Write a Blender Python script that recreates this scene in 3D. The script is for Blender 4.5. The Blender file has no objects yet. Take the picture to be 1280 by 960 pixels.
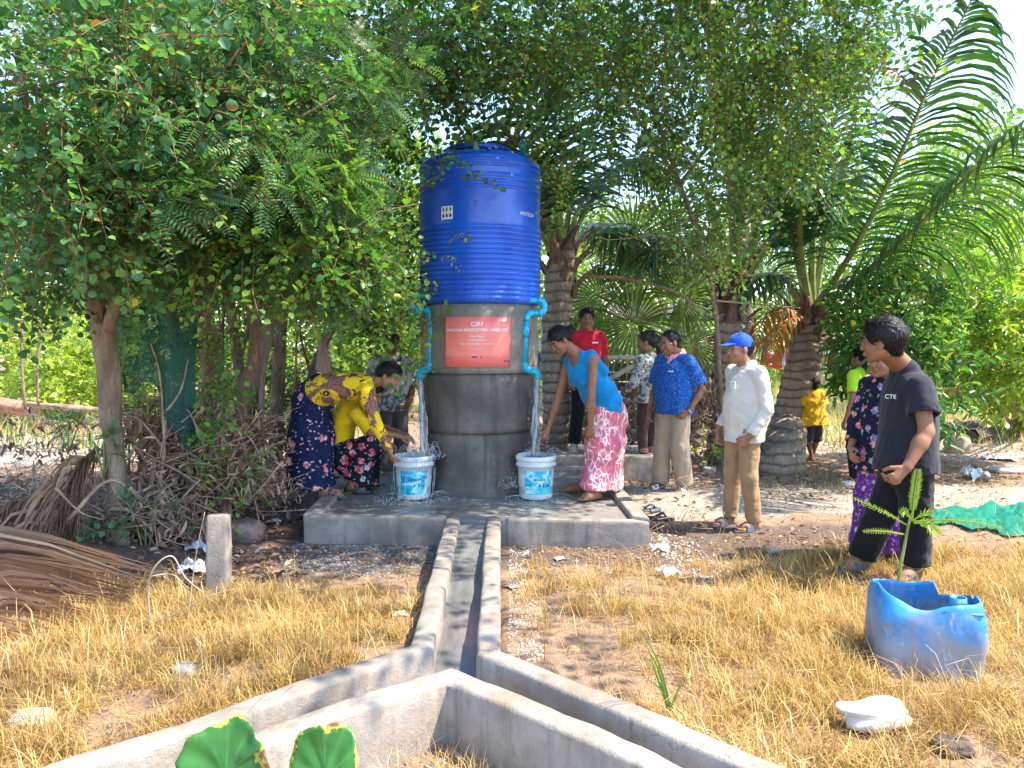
import bpy, math, random
import numpy as np
from mathutils import Vector, noise as mnoise
random.seed(7); np.random.seed(7)
RNG = np.random.default_rng(11)
R = math.radians
sc = bpy.context.scene
COL = sc.collection

# ------------------------------------------------------------------ camera, sky, sun, exposure
CAM_H = 1.55; FPX = 950.0; PITCH = math.atan(50 / FPX)
cam_d = bpy.data.cameras.new('camera'); cam = bpy.data.objects.new('camera', cam_d); COL.objects.link(cam)
cam.location = (0, 0, CAM_H); cam.rotation_euler = (math.pi / 2 - PITCH, 0, 0)
cam_d.sensor_width = 36; cam_d.lens = FPX / 1280 * 36; cam_d.clip_start = 0.05; cam_d.clip_end = 2000
sc.camera = cam
SUN_EL, SUN_AZ = R(56), R(98)          # azimuth clockwise from +Y (north)
sund = Vector((math.sin(SUN_AZ) * math.cos(SUN_EL), math.cos(SUN_AZ) * math.cos(SUN_EL), math.sin(SUN_EL)))
w = bpy.data.worlds.new('World'); sc.world = w; w.use_nodes = True
nt = w.node_tree; nt.nodes.clear()
wo = nt.nodes.new('ShaderNodeOutputWorld'); bg = nt.nodes.new('ShaderNodeBackground'); sky = nt.nodes.new('ShaderNodeTexSky')
sky.sky_type = 'NISHITA'; sky.sun_disc = False; sky.sun_elevation = SUN_EL; sky.sun_rotation = SUN_AZ
sky.air_density = 1.0; sky.dust_density = 0.4; sky.ozone_density = 4.0; sky.altitude = 0
bg.inputs['Strength'].default_value = 0.15
tn = nt.nodes.new('ShaderNodeMixRGB'); tn.blend_type = 'MULTIPLY'; tn.inputs[0].default_value = 1; tn.inputs[2].default_value = (1.03, .98, .92, 1)
nt.links.new(sky.outputs[0], tn.inputs[1]); nt.links.new(tn.outputs[0], bg.inputs[0]); nt.links.new(bg.outputs[0], wo.inputs[0])
sl = bpy.data.lights.new('sun', 'SUN'); sl.energy = 2.9; sl.angle = R(0.6); sl.color = (1.0, 0.90, 0.75)
so = bpy.data.objects.new('sun', sl); COL.objects.link(so)
so.rotation_euler = (-sund).to_track_quat('-Z', 'Y').to_euler()
sc.view_settings.view_transform = 'Standard'; sc.view_settings.look = 'None'
sc.view_settings.exposure = 2.2; sc.view_settings.gamma = 1.0
sc.cycles.max_bounces = 7; sc.cycles.diffuse_bounces = 3; sc.cycles.glossy_bounces = 2; sc.cycles.transmission_bounces = 4
sc.cycles.transparent_max_bounces = 6; sc.cycles.use_denoising = True
sc.cycles.sample_clamp_indirect = 6.0

# ------------------------------------------------------------------ places in the scene
def ray(u, v):
    a = (u - 640) / FPX; b = -(v - 480) / FPX
    c, s = math.cos(PITCH), math.sin(PITCH)
    return Vector((a, c + b * s, -s + b * c))
def at(u, v, Y):
    d = ray(u, v); t = Y / d.y
    return Vector((d.x * t, Y, CAM_H + d.z * t))
def gnd(u, v, z=0.0):
    d = ray(u, v); t = (z - CAM_H) / d.z
    return Vector((d.x * t, d.y * t, z))

# ------------------------------------------------------------------ objects
def link(o, parent=None):
    COL.objects.link(o)
    if parent is not None: o.parent = parent
    return o
def thing(name, label, cat, loc=(0, 0, 0), group=None, rz=0.0):
    o = bpy.data.objects.new(name, None); o.empty_display_size = .1
    o.location = loc; o.rotation_euler = (0, 0, rz); link(o)
    o['label'] = label; o['category'] = cat
    if group: o['group'] = group
    return o
def tag(o, label=None, cat=None, group=None, kind=None):
    if label: o['label'] = label
    if cat: o['category'] = cat
    if group: o['group'] = group
    if kind: o['kind'] = kind
    return o
def mk(name, V, F, mat=None, parent=None, smooth=True, tint=None, mats=None, midx=None, org=None, cols=None):
    """V (n,3) world points, F list of index tuples, or list of int arrays (m,3)/(m,4). org: thing origin in the world"""
    V = np.asarray(V, dtype=np.float32).reshape(-1, 3)
    if org is not None: V = V - np.array(org, dtype=np.float32)
    me = bpy.data.meshes.new(name)
    if isinstance(F, np.ndarray): F = [F]
    if len(F) and isinstance(F[0], np.ndarray):
        starts = []; loops = []; off = 0
        for f in F:
            if len(f) == 0: continue
            k = f.shape[1]; starts.append(off + np.arange(len(f)) * k); loops.append(f.reshape(-1)); off += f.size
        starts = np.concatenate(starts).astype(np.int32); loops = np.concatenate(loops).astype(np.int32)
        me.vertices.add(len(V)); me.vertices.foreach_set('co', V.reshape(-1))
        me.loops.add(len(loops)); me.loops.foreach_set('vertex_index', loops)
        me.polygons.add(len(starts)); me.polygons.foreach_set('loop_start', starts)
        me.update(calc_edges=True)
    else:
        me.from_pydata(V.tolist(), [], [tuple(f) for f in F])
    n = len(me.polygons)
    if smooth: me.polygons.foreach_set('use_smooth', np.ones(n, dtype=bool))
    if mats:
        for m in mats: me.materials.append(m)
        if midx is not None: me.polygons.foreach_set('material_index', np.asarray(midx, dtype=np.int32))
    elif mat: me.materials.append(mat)
    if tint is not None:
        a = me.attributes.new('tint', 'FLOAT', 'FACE'); a.data.foreach_set('value', np.asarray(tint, dtype=np.float32))
    if cols is not None:
        a = me.attributes.new('zone', 'FLOAT_COLOR', 'POINT')
        c = np.ones((len(V), 4), dtype=np.float32); c[:, :cols.shape[1]] = cols; a.data.foreach_set('color', c.reshape(-1))
    me.update()
    o = bpy.data.objects.new(name, me); link(o, parent)
    if parent is None and org is not None: o.location = org
    return o

class MB:
    """collects simple shapes in world space"""
    def __init__(s): s.V = []; s.F = []; s.T = []
    def add(s, V, F, t=0.5):
        b = len(s.V); s.V += [tuple(v) for v in V]; s.F += [tuple(i + b for i in f) for f in F]; s.T += [t] * len(F)
    def box(s, c, d, rz=0, rx=0, ry=0, t=.5, taper=1.0):
        from mathutils import Euler
        m = Euler((rx, ry, rz)).to_matrix(); c = Vector(c); V = []
        for z in (-1, 1):
            k = taper if z > 0 else 1
            for x, y in ((-1, -1), (1, -1), (1, 1), (-1, 1)): V.append(c + m @ Vector((x * d[0] / 2 * k, y * d[1] / 2 * k, z * d[2] / 2)))
        s.add(V, [(3, 2, 1, 0), (4, 5, 6, 7), (0, 1, 5, 4), (1, 2, 6, 5), (2, 3, 7, 6), (3, 0, 4, 7)], t)
    def tube(s, P, r, n=8, t=.5, cap=True):
        V, F = tube(P, r, n, cap); s.add(V, F, t)
    def lathe(s, c, prof, n=32, t=.5):
        V, F = lathe(c, prof, n); s.add(V, F, t)
    def ball(s, c, r, n=8, t=.5, sc3=(1, 1, 1)):
        prof = [(max(1e-4, r * math.sin(math.pi * i / n)) , -r * math.cos(math.pi * i / n)) for i in range(n + 1)]
        V, F = lathe((0, 0, 0), prof, n + 4)
        s.add([(v[0] * sc3[0] + c[0], v[1] * sc3[1] + c[1], v[2] * sc3[2] + c[2]) for v in V], F, t)
    def build(s, name, mat, parent=None, smooth=False, org=None, bevel=0, tint=False):
        o = mk(name, s.V, s.F, mat, parent, smooth, org=org, tint=s.T if tint else None)
        if bevel:
            m = o.modifiers.new('b', 'BEVEL'); m.width = bevel; m.segments = 2; m.limit_method = 'ANGLE'
        return o
def frames(P):
    P = [Vector(p) for p in P]; T = []
    for i in range(len(P)):
        a = P[max(0, i - 1)]; b = P[min(len(P) - 1, i + 1)]; d = (b - a)
        T.append(d.normalized() if d.length > 1e-9 else Vector((0, 0, 1)))
    n = T[0].orthogonal().normalized(); out = []
    for t in T:
        n = (n - t * n.dot(t))
        n = n.normalized() if n.length > 1e-6 else t.orthogonal().normalized()
        out.append((t, n, t.cross(n)))
    return P, out
def tube(P, r, n=8, cap=True, wob=0.0, seed=0):
    P, fr = frames(P)
    if not hasattr(r, '__len__'): r = [r] * len(P)
    V = []; F = []
    for i, (p, (t, a, b)) in enumerate(zip(P, fr)):
        for k in range(n):
            th = 2 * math.pi * k / n
            rr = r[i] * (1 + wob * mnoise.noise(Vector((math.cos(th) * 1.3 + seed, math.sin(th) * 1.3, i * .35 + seed)))) if wob else r[i]
            V.append(p + (a * math.cos(th) + b * math.sin(th)) * rr)
    for i in range(len(P) - 1):
        for k in range(n):
            F.append((i * n + k, i * n + (k + 1) % n, (i + 1) * n + (k + 1) % n, (i + 1) * n + k))
    if cap:
        F.append(tuple(range(n))[::-1]); F.append(tuple((len(P) - 1) * n + k for k in range(n)))
    return V, F
def lathe(c, prof, n=32):
    V = []; F = []; c = Vector(c)
    for r, z in prof:
        for k in range(n):
            th = 2 * math.pi * k / n; V.append(c + Vector((r * math.cos(th), r * math.sin(th), z)))
    for i in range(len(prof) - 1):
        for k in range(n):
            F.append((i * n + k, i * n + (k + 1) % n, (i + 1) * n + (k + 1) % n, (i + 1) * n + k))
    return V, F
def spline(P, m=6):
    """Catmull-Rom through points"""
    P = [Vector(p) for p in P]; Q = [P[0] * 2 - P[1]] + P + [P[-1] * 2 - P[-2]]; out = []
    for i in range(1, len(Q) - 2):
        for j in range(m):
            t = j / m; a, b, c, d = Q[i - 1], Q[i], Q[i + 1], Q[i + 2]
            out.append(.5 * ((2 * b) + (c - a) * t + (2 * a - 5 * b + 4 * c - d) * t * t + (3 * b - a - 3 * c + d) * t ** 3))
    out.append(P[-1]); return out
def lerp(a, b, t): return a + (b - a) * t
def sstep(x, a, b):
    t = np.clip((x - a) / (b - a), 0, 1); return t * t * (3 - 2 * t)
def vnoise(x, y, s=1.0, seed=0.0):
    """cheap smooth numpy noise in -1..1"""
    x = x * s + seed * 7.13; y = y * s - seed * 3.71
    return (np.sin(x * 1.7 + 1.3 * np.sin(y * 1.1 + seed)) * np.cos(y * 1.9 - 1.2 * np.sin(x * .9 + 2 * seed)) +
            .5 * np.sin(x * 3.9 + 2.1 * np.cos(y * 2.7)) * np.sin(y * 4.3 + 1.7 * np.sin(x * 3.1)) +
            .25 * np.sin(x * 8.3 + 2 * np.sin(y * 7.1)) * np.cos(y * 9.1 + x * 2.3)) / 1.5
# ------------------------------------------------------------------ materials
class NT:
    def __init__(s, name):
        s.m = bpy.data.materials.new(name); s.m.use_nodes = True; s.t = s.m.node_tree; s.t.nodes.clear()
        s.out = s.t.nodes.new('ShaderNodeOutputMaterial'); s.b = s.t.nodes.new('ShaderNodeBsdfPrincipled')
        s.t.links.new(s.b.outputs[0], s.out.inputs[0]); s._c = None
    def n(s, typ, ins=None, **kw):
        nd = s.t.nodes.new('ShaderNode' + typ)
        for k, v in kw.items(): setattr(nd, k, v)
        for k, v in (ins or {}).items(): s.set(nd.inputs[k], v)
        return nd
    def set(s, inp, v):
        if isinstance(v, bpy.types.NodeSocket): s.t.links.new(v, inp)
        elif isinstance(v, bpy.types.Node): s.t.links.new(v.outputs[0], inp)
        else:
            if hasattr(v, '__len__') and len(v) == 3 and inp.type == 'RGBA': v = (*v, 1)
            inp.default_value = v
    def coord(s):
        if s._c is None: s._c = s.n('TexCoord').outputs['Object']
        return s._c
    def vec(s, scale=(1, 1, 1), rot=(0, 0, 0), src=None):
        mp = s.n('Mapping', {'Vector': src or s.coord(), 'Scale': scale, 'Rotation': rot}); return mp.outputs[0]
    def noise(s, scale, detail=3, rough=.55, vec=None, dist=0.0):
        return s.n('TexNoise', {'Vector': vec or s.coord(), 'Scale': scale, 'Detail': detail, 'Roughness': rough, 'Distortion': dist}).outputs[0]
    def vor(s, scale, feature='F1', vec=None, out='Distance', rnd=1.0):
        nd = s.n('TexVoronoi', {'Vector': vec or s.coord(), 'Scale': scale, 'Randomness': rnd}, feature=feature)
        return nd.outputs[out]
    def math(s, op, a, b=0.0, c=None, clamp=False):
        nd = s.n('Math', {0: a, 1: b}, operation=op); nd.use_clamp = clamp
        if c is not None: s.set(nd.inputs[2], c)
        return nd.outputs[0]
    def mix(s, f, a, b, mode='MIX'):
        nd = s.n('MixRGB', {0: f, 1: a, 2: b}, blend_type=mode); return nd.outputs[0]
    def step(s, x, a, b):
        nd = s.n('MapRange', {0: x, 1: a, 2: b, 3: 0.0, 4: 1.0}, interpolation_type='SMOOTHSTEP'); return nd.outputs[0]
    def ramp(s, x, stops, interp='LINEAR'):
        nd = s.n('ValToRGB', {0: x}); cr = nd.color_ramp; cr.interpolation = interp
        while len(cr.elements) < len(stops): cr.elements.new(.5)
        for e, (p, c) in zip(cr.elements, stops): e.position = p; e.color = (*c, 1)
        return nd.outputs[0]
    def bump(s, h, strength=.3, dist=.01, normal=None):
        nd = s.n('Bump', {'Height': h, 'Strength': strength, 'Distance': dist})
        if normal is not None: s.set(nd.inputs['Normal'], normal)
        return nd.outputs[0]
    def fin(s, color=None, rough=None, normal=None, **kw):
        if color is not None: s.set(s.b.inputs['Base Color'], color)
        if rough is not None: s.set(s.b.inputs['Roughness'], rough)
        if normal is not None: s.set(s.b.inputs['Normal'], normal)
        for k, v in kw.items(): s.set(s.b.inputs[k.replace('_', ' ')], v)
        return s.m
def dk(c, k): return tuple(x * k for x in c)
def plain(name, c, rough=.6, var=.25, vs=6, bump=.15, bs=60, **kw):
    t = NT(name); n1 = t.noise(vs, 4); col = t.mix(t.step(n1, .35, .68), dk(c, 1 - var), dk(c, 1 + var * .6))
    return t.fin(col, rough, t.bump(t.noise(bs, 3), bump, .004) if bump else None, **kw)

def leaf_mat(name, stops, transl=.48, rough=.42, spec=.5):
    t = NT(name); a = t.n('Attribute', attribute_name='tint', attribute_type='GEOMETRY')
    c = t.ramp(a.outputs['Fac'], stops)
    t.fin(c, rough); t.b.inputs['Specular IOR Level'].default_value = spec
    tr = t.n('BsdfTranslucent', {'Color': t.mix(1.0, c, (1.0, 1.12, .42), 'MULTIPLY')})
    ms = t.n('MixShader', {0: transl, 1: t.b.outputs[0], 2: tr.outputs[0]}); t.t.links.new(ms.outputs[0], t.out.inputs[0])
    return t.m
BARK = (.27, .195, .135)
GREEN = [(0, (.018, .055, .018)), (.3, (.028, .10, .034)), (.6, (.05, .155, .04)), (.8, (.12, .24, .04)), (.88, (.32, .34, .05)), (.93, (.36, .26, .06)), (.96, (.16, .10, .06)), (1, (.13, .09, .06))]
TEAL = [(0, (.02, .065, .04)), (.3, (.03, .115, .06)), (.6, (.055, .17, .085)), (.8, (.10, .24, .07)), (.9, (.28, .34, .06)), (.95, (.2, .13, .07)), (1, (.14, .09, .06))]
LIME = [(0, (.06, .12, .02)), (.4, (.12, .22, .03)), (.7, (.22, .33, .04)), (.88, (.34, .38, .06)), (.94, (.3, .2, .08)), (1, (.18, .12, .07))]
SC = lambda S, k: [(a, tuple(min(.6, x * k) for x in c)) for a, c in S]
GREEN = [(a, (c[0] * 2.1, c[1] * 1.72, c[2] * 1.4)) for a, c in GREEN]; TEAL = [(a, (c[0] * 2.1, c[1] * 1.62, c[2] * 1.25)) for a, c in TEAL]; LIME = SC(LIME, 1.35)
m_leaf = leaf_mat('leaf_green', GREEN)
m_leaf_teal = leaf_mat('leaf_bluegreen', TEAL)
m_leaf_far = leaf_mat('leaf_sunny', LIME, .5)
m_palm = leaf_mat('palm_leaflet', [(0, (.02, .06, .02)), (.5, (.045, .12, .035)), (.8, (.11, .19, .04)), (.9, (.3, .27, .07)), (1, (.22, .26, .08))], .35, .3, .8)
m_fan = leaf_mat('fan_leaflet', [(0, (.05, .11, .03)), (.5, (.12, .20, .04)), (.8, (.24, .31, .07)), (.9, (.42, .38, .14)), (1, (.3, .26, .10))], .5, .3, .7)
m_dryleaf = leaf_mat('dry_leaflet', [(0, (.11, .06, .045)), (.4, (.29, .165, .125)), (.7, (.48, .31, .235)), (.9, (.62, .45, .35)), (1, (.32, .20, .14))], .15, .6, .3)
m_orange = leaf_mat('orange_leaflet', [(0, (.28, .10, .03)), (.5, (.45, .19, .04)), (1, (.42, .27, .10))], .35, .5, .3)
m_grass = leaf_mat('dry_grass', [(0, (.14, .085, .045)), (.3, (.33, .20, .078)), (.6, (.53, .335, .115)), (.85, (.66, .455, .185)), (.93, (.74, .62, .40)), (.96, (.16, .28, .05)), (1, (.14, .26, .05))], .3, .55, .3)
def bark_mat(name, c, sc_=1.0, rings=0.0):
    t = NT(name); v = t.vec((1, 1, .28)); n = t.noise(9 * sc_, 6, .65, v); n2 = t.noise(38 * sc_, 4, .6, v)
    vo = t.vor(20 * sc_, 'DISTANCE_TO_EDGE', t.n('VectorMath', {0: v, 1: t.n('VectorMath', {0: t.n('TexNoise', {'Vector': v, 'Scale': 14.0}).outputs['Color'], 1: (.12, .12, .12)}, operation='MULTIPLY').outputs[0]}, operation='ADD').outputs[0])
    col = t.ramp(n, [(.25, dk(c, .42)), (.45, dk(c, .85)), (.62, dk(c, 1.25)), (.8, (c[0] * 1.7, c[1] * 1.7, c[2] * 1.65))])
    col = t.mix(t.math('MULTIPLY', t.step(vo, .07, .0), t.math('MULTIPLY', n2, .8)), col, dk(c, .4))
    h = t.math('ADD', t.math('MULTIPLY', t.step(vo, 0, .12), .18), t.math('ADD', n, n2))
    if rings:
        wv = t.n('TexWave', {'Vector': t.coord(), 'Scale': rings, 'Distortion': 3.0, 'Detail': 2.0, 'Detail Scale': 1.5}, bands_direction='Z')
        h = t.math('ADD', h, t.math('MULTIPLY', wv.outputs['Fac'], 1.0)); col = t.mix(t.step(wv.outputs['Fac'], .0, .35), dk(c, .45), col)
    return t.fin(col, .9, t.bump(h, .8, .02))
m_bark = bark_mat('bark_brown', BARK)
m_bark2 = bark_mat('bark_reddish', (.24, .14, .09), .8)
m_coco = bark_mat('coconut_bark', (.31, .24, .185), .9, 2.6)
m_fibre = bark_mat('palm_boot_fibre', (.20, .12, .085), 1.3)
m_stalk = plain('palm_stalk', (.22, .26, .07), .4, .35, 5, .1, 30)
m_twig = plain('dry_twig', (.34, .24, .16), .85, .4, 8, .3, 70)
m_twig_pale = plain('pale_twig', (.50, .40, .29), .8, .25, 9, .3, 70)

def concrete(name, c, wet=0.0, stain=.5, bump=.35):
    t = NT(name); n1 = t.noise(2.6, 5, .6); n2 = t.noise(13, 5, .65); n3 = t.noise(90, 3, .6)
    col = t.mix(t.step(n1, .3, .7), dk(c, 1 - .35 * stain), dk(c, 1.12))
    col = t.mix(t.math('MULTIPLY', t.step(n2, .5, .75), .55 * stain), col, (c[0] * .62, c[1] * .55, c[2] * .45))
    col = t.mix(t.math('MULTIPLY', t.step(t.noise(5.5, 6, .7), .56, .72), .4 * stain), col, dk(c, 1.35))
    streak = t.noise(7, 4, .6, t.vec((1.6, 1.6, .16)))
    col = t.mix(t.math('MULTIPLY', t.step(streak, .5, .72), .5 * stain), col, dk(c, .45))
    mud = t.math('MULTIPLY', t.step(t.noise(1.7, 6, .7), .52, .66), .45 * stain); col = t.mix(mud, col, (c[0] * .78, c[1] * .62, c[2] * .50))
    crk = t.math('MULTIPLY', t.step(t.vor(2.1, 'DISTANCE_TO_EDGE', t.n('VectorMath', {0: t.coord(), 1: t.n('VectorMath', {0: t.n('TexNoise', {'Vector': t.coord(), 'Scale': 6.0, 'Detail': 4.0}).outputs['Color'], 1: (.22, .22, .22)}, operation='MULTIPLY').outputs[0]}, operation='ADD').outputs[0]), .005, .0015), t.step(t.noise(1.3, 2), .56, .62)); col = t.mix(t.math('MULTIPLY', crk, .4), col, dk(c, .25))
    pits = t.step(t.vor(55), .0, .16)
    col = t.mix(t.math('MULTIPLY', t.math('SUBTRACT', 1.0, pits), .5), col, dk(c, .4))
    h = t.math('ADD', t.math('MULTIPLY', n3, .5), t.math('ADD', t.math('MULTIPLY', pits, .25), n2))
    rg = .88 if not wet else t.math('ADD', t.math('MULTIPLY', t.step(n1, .3, .62), wet * .45), .88 - .82 * wet)
    return t.fin(col, rg, t.bump(h, bump * (1 - .5 * wet), .008))
m_conc = concrete('concrete_pale', (.33, .285, .24), 0, 1.3, .8)
m_conc_white = concrete('concrete_limewashed', (.50, .47, .42), 0, .5)
m_conc_ring = concrete('concrete_mossy_dark', (.145, .13, .112), .3, 1.7, .8)
m_conc_wet = concrete('concrete_wet', (.21, .20, .185), .95, .8, .25)
m_conc_damp = concrete('concrete_damp', (.27, .25, .215), .35, .8, .35)

def tank_mat():
    t = NT('tank_blue_plastic'); n = t.noise(3, 4)
    c = t.mix(t.step(n, .3, .7), (.006, .075, .50), (.012, .12, .66))
    c = t.mix(t.math('MULTIPLY', t.step(t.noise(26, 5, .7, t.vec((1, 1, .5))), .6, .75), .35), c, (.14, .22, .45))
    z = t.n('SeparateXYZ', {0: t.coord()}).outputs[2]
    low = t.math('MULTIPLY', t.step(z, .5, -.05), t.step(t.noise(40, 5, .75), .52, .7))
    c = t.mix(t.math('MULTIPLY', low, .4), c, (.32, .34, .42))
    return t.fin(c, t.math('ADD', .22, t.math('MULTIPLY', t.noise(18, 4), .2)), t.bump(t.noise(7, 3), .12, .02), Specular_IOR_Level=.6)
m_tank = tank_mat()
m_pvc = plain('pipe_blue_pvc', (.0, .40, .62), .3, .12, 20, .05)
m_pvc_dk = plain('pipe_teal_pvc', (.0, .28, .33), .35, .2, 20, .05)
m_red = plain('red_plastic', (.65, .03, .04), .35, .15, 10, .05)
m_sign = plain('sign_coral_vinyl', (.86, .20, .17), .25, .10, 3, .03, 20)
m_white = plain('white_print', (.80, .78, .76), .5, .06, 5, 0)
m_black = plain('black_print', (.02, .02, .025), .5, .1, 5, 0)
m_bucket = plain('bucket_white_plastic', (.66, .70, .72), .35, .12, 9, .06)
m_blue_dk = plain('navy_print', (.03, .06, .25), .5, .1, 5, 0)
def brush_label(name, seed):
    t = NT(name); v = t.vec((1, 1, 1.4), (seed, 0, 0)); n = t.noise(9, 4, .5, v, 1.0)
    c = t.ramp(n, [(.3, (.02, .20, .42)), (.44, (.0, .45, .62)), (.55, (.10, .62, .70)), (.62, (.62, .80, .82)), (.75, (.08, .5, .66))])
    return t.fin(c, .3)
m_lab = [brush_label('bucket_label_teal', .3), brush_label('bucket_label_azure', 1.7)]

def fabric(name, c, var=.12, rough=.85, weave=220, bump=.2, **kw):
    t = NT(name); n = t.noise(7, 4); col = t.mix(t.step(n, .3, .7), dk(c, 1 - var), dk(c, 1 + var))
    wr = t.noise(11, 3, .5, t.vec((1, 1, .45)), .6)
    h = t.math('ADD', t.math('MULTIPLY', wr, 1.2), t.math('MULTIPLY', t.noise(weave, 2), .15))
    return t.fin(col, rough, t.bump(h, bump * 2.2, .02), Sheen_Weight=.15, Specular_IOR_Level=.25, **kw)
def floral(name, base, petals, scale=9, r=.30, second=None, sc2=22, cover=.6, seed=0.0, leaf=None, center=(.7, .55, .2)):
    t = NT(name); v = t.vec((1, 1, 1), (seed, seed * .7, 0))
    wob = t.noise(scale * 3.2, 2, .5, v)
    vv = t.n('VectorMath', {0: v, 1: t.n('VectorMath', {0: t.n('TexNoise', {'Vector': v, 'Scale': scale * 2.6, 'Detail': 1.0}).outputs['Color'], 1: (.060 * 9 / scale,) * 3}, operation='MULTIPLY').outputs[0]}, operation='ADD').outputs[0]
    col = t.mix(t.step(t.noise(6, 3), .3, .7), dk(base, .8), dk(base, 1.2))
    if leaf is not None:
        lv = t.vor(sc2 * .8, vec=t.vec((1, 1, .5), (seed + 1, .5, .4), src=vv)); col = t.mix(t.math('SUBTRACT', 1.0, t.step(lv, .22, .26)), col, leaf)
    if second is not None:
        nd = t.n('TexVoronoi', {'Vector': vv, 'Scale': sc2}); k = t.n('SeparateColor', {0: nd.outputs['Color']}).outputs[1]
        msk = t.math('MULTIPLY', t.math('SUBTRACT', 1.0, t.step(nd.outputs['Distance'], .22, .27)), t.step(k, .30, .32)); col = t.mix(msk, col, second)
    nd = t.n('TexVoronoi', {'Vector': vv, 'Scale': scale}); sp = t.n('SeparateColor', {0: nd.outputs['Color']})
    pc = t.ramp(sp.outputs[0], [(i / len(petals), p) for i, p in enumerate(petals)], 'CONSTANT')
    pc = t.mix(t.step(wob, .42, .6), pc, t.mix(.35, pc, (.9, .85, .8)))
    d = nd.outputs['Distance']
    pc = t.mix(t.math('SUBTRACT', 1.0, t.step(d, .05, .09)), pc, center)
    msk = t.math('MULTIPLY', t.math('SUBTRACT', 1.0, t.step(d, r - .02, r + .02)), t.step(sp.outputs[1], 1 - cover, 1 - cover + .02))
    col = t.mix(msk, col, pc)
    wr = t.noise(9, 3, .5, t.vec((1, 1, .4)), .6)
    return t.fin(col, .85, t.bump(wr, .45, .02), Specular_IOR_Level=.25)
m_navy_floral = floral('navy_floral_skirt_cloth', (.009, .014, .062), [(.62, .14, .17), (.70, .32, .30), (.55, .10, .16), (.75, .6, .5)], 9.0, .31, (.62, .42, .44), 25, .62, .3, center=(.55, .08, .12))
m_red_floral = floral('black_floral_skirt_cloth', (.010, .012, .018), [(.55, .02, .06), (.48, .01, .05), (.33, .47, .52), (.50, .03, .08)], 12, .40, (.35, .38, .36), 26, .85, 1.1, center=(.3, .02, .03))
m_dark_floral = floral('dark_floral_blouse_cloth', (.012, .012, .035), [(.60, .07, .11), (.20, .13, .36), (.66, .14, .15), (.45, .05, .22)], 13, .36, (.22, .26, .22), 24, .75, 2.1)
m_purple_floral = floral('purple_floral_skirt_cloth', (.14, .03, .25), [(.55, .48, .30), (.22, .05, .38), (.60, .55, .42), (.13, .02, .33)], 20, .36, (.62, .52, .30), 38, .8, .9)
def batik():
    t = NT('yellow_batik_blouse_cloth'); nd = t.n('TexVoronoi', {'Vector': t.vec((1, 1, 1), (.5, .2, 0)), 'Scale': 7.0}); d = nd.outputs['Distance']
    sp = t.n('SeparateColor', {0: nd.outputs['Color']})
    y = (.84, .56, .012); br = (.045, .022, .018); mv = (.26, .13, .10)
    ring = t.math('SINE', t.math('MULTIPLY', d, 58)); sect = t.step(t.vor(60), .25, .4)
    medal = t.mix(t.step(ring, -.2, .1), br, t.mix(sect, mv, (.6, .42, .10)))
    c = t.mix(t.step(t.noise(10, 2), .5, .52), y, t.mix(t.step(t.noise(16, 2), .56, .58), y, mv))
    c = t.mix(t.math('MULTIPLY', t.step(t.noise(13, 2, .5, t.vec((1, 1, 1), (.7, .1, .3)), .8), .60, .62), .9), c, br)
    m = t.math('MULTIPLY', t.math('SUBTRACT', 1.0, t.step(d, .38, .40)), t.step(sp.outputs[0], .5, .52))
    c = t.mix(m, c, medal)
    wv = t.step(t.noise(5, 2, .5, t.vec((1, 1, 1), (.1, 1, .5)), 1.2), .56, .58); c = t.mix(t.math('MULTIPLY', wv, t.math('SUBTRACT', 1.0, m)), c, t.mix(sect, br, mv))
    return t.fin(c, .8, t.bump(t.noise(9, 3, .5, None, .6), .4, .02), Specular_IOR_Level=.3)
m_batik = batik()
def treeskirt():
    t = NT('pink_tree_print_cloth'); nz = t.n('TexNoise', {'Vector': t.coord(), 'Scale': 7.0, 'Detail': 3.0}).outputs['Color']
    v = t.n('VectorMath', {0: t.vec((1, 1, .42)), 1: t.n('VectorMath', {0: nz, 1: (.07, .07, .05)}, operation='MULTIPLY').outputs[0]}, operation='ADD').outputs[0]
    e1 = t.vor(9, 'DISTANCE_TO_EDGE', v); e2 = t.vor(24, 'DISTANCE_TO_EDGE', v); e3 = t.vor(44, 'DISTANCE_TO_EDGE', v)
    patch = t.step(t.noise(5.5, 2), .40, .52)
    m = t.math('MAXIMUM', t.math('MULTIPLY', t.step(e1, .030, .018), t.step(t.noise(3.5, 2), .42, .5)), t.math('MULTIPLY', patch, t.math('MAXIMUM', t.step(e2, .06, .035), t.math('MULTIPLY', t.step(e3, .09, .05), t.step(t.noise(8, 2), .5, .6)))))
    c = t.mix(m, t.mix(t.step(t.noise(4, 3), .3, .7), (.56, .12, .17), (.66, .18, .23)), (.86, .74, .72))
    return t.fin(c, .85, t.bump(t.noise(9, 3, .5, t.vec((1, 1, .3)), .6), .4, .02), Specular_IOR_Level=.25)
m_treeskirt = treeskirt()
def blueprint():
    t = NT('blue_speckled_shirt_cloth'); d = t.step(t.vor(62), .30, .20)
    c = t.mix(d, (.010, .085, .36), (.16, .36, .66)); return t.fin(c, .8, t.bump(t.noise(9, 3, .5, t.vec((1, 1, .6)), .6), .6, .025), Specular_IOR_Level=.25)
m_blue_shirt = blueprint()
def bwprint(name, a, b, s, seed):
    t = NT(name); n = t.noise(s, 4, .6, t.vec((1, 1, 1), (seed, 0, 0)), 1.4)
    c = t.mix(t.step(n, .50, .54), a, b); c = t.mix(t.math('MULTIPLY', t.step(t.noise(s * 1.8, 2), .58, .6), .6), c, dk(a, .35))
    return t.fin(c, .85, t.bump(t.noise(10, 3), .4, .02), Specular_IOR_Level=.25)
m_grey_print = bwprint('grey_patterned_blouse_cloth', (.48, .47, .43), (.10, .12, .12), 15, .5)
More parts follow.
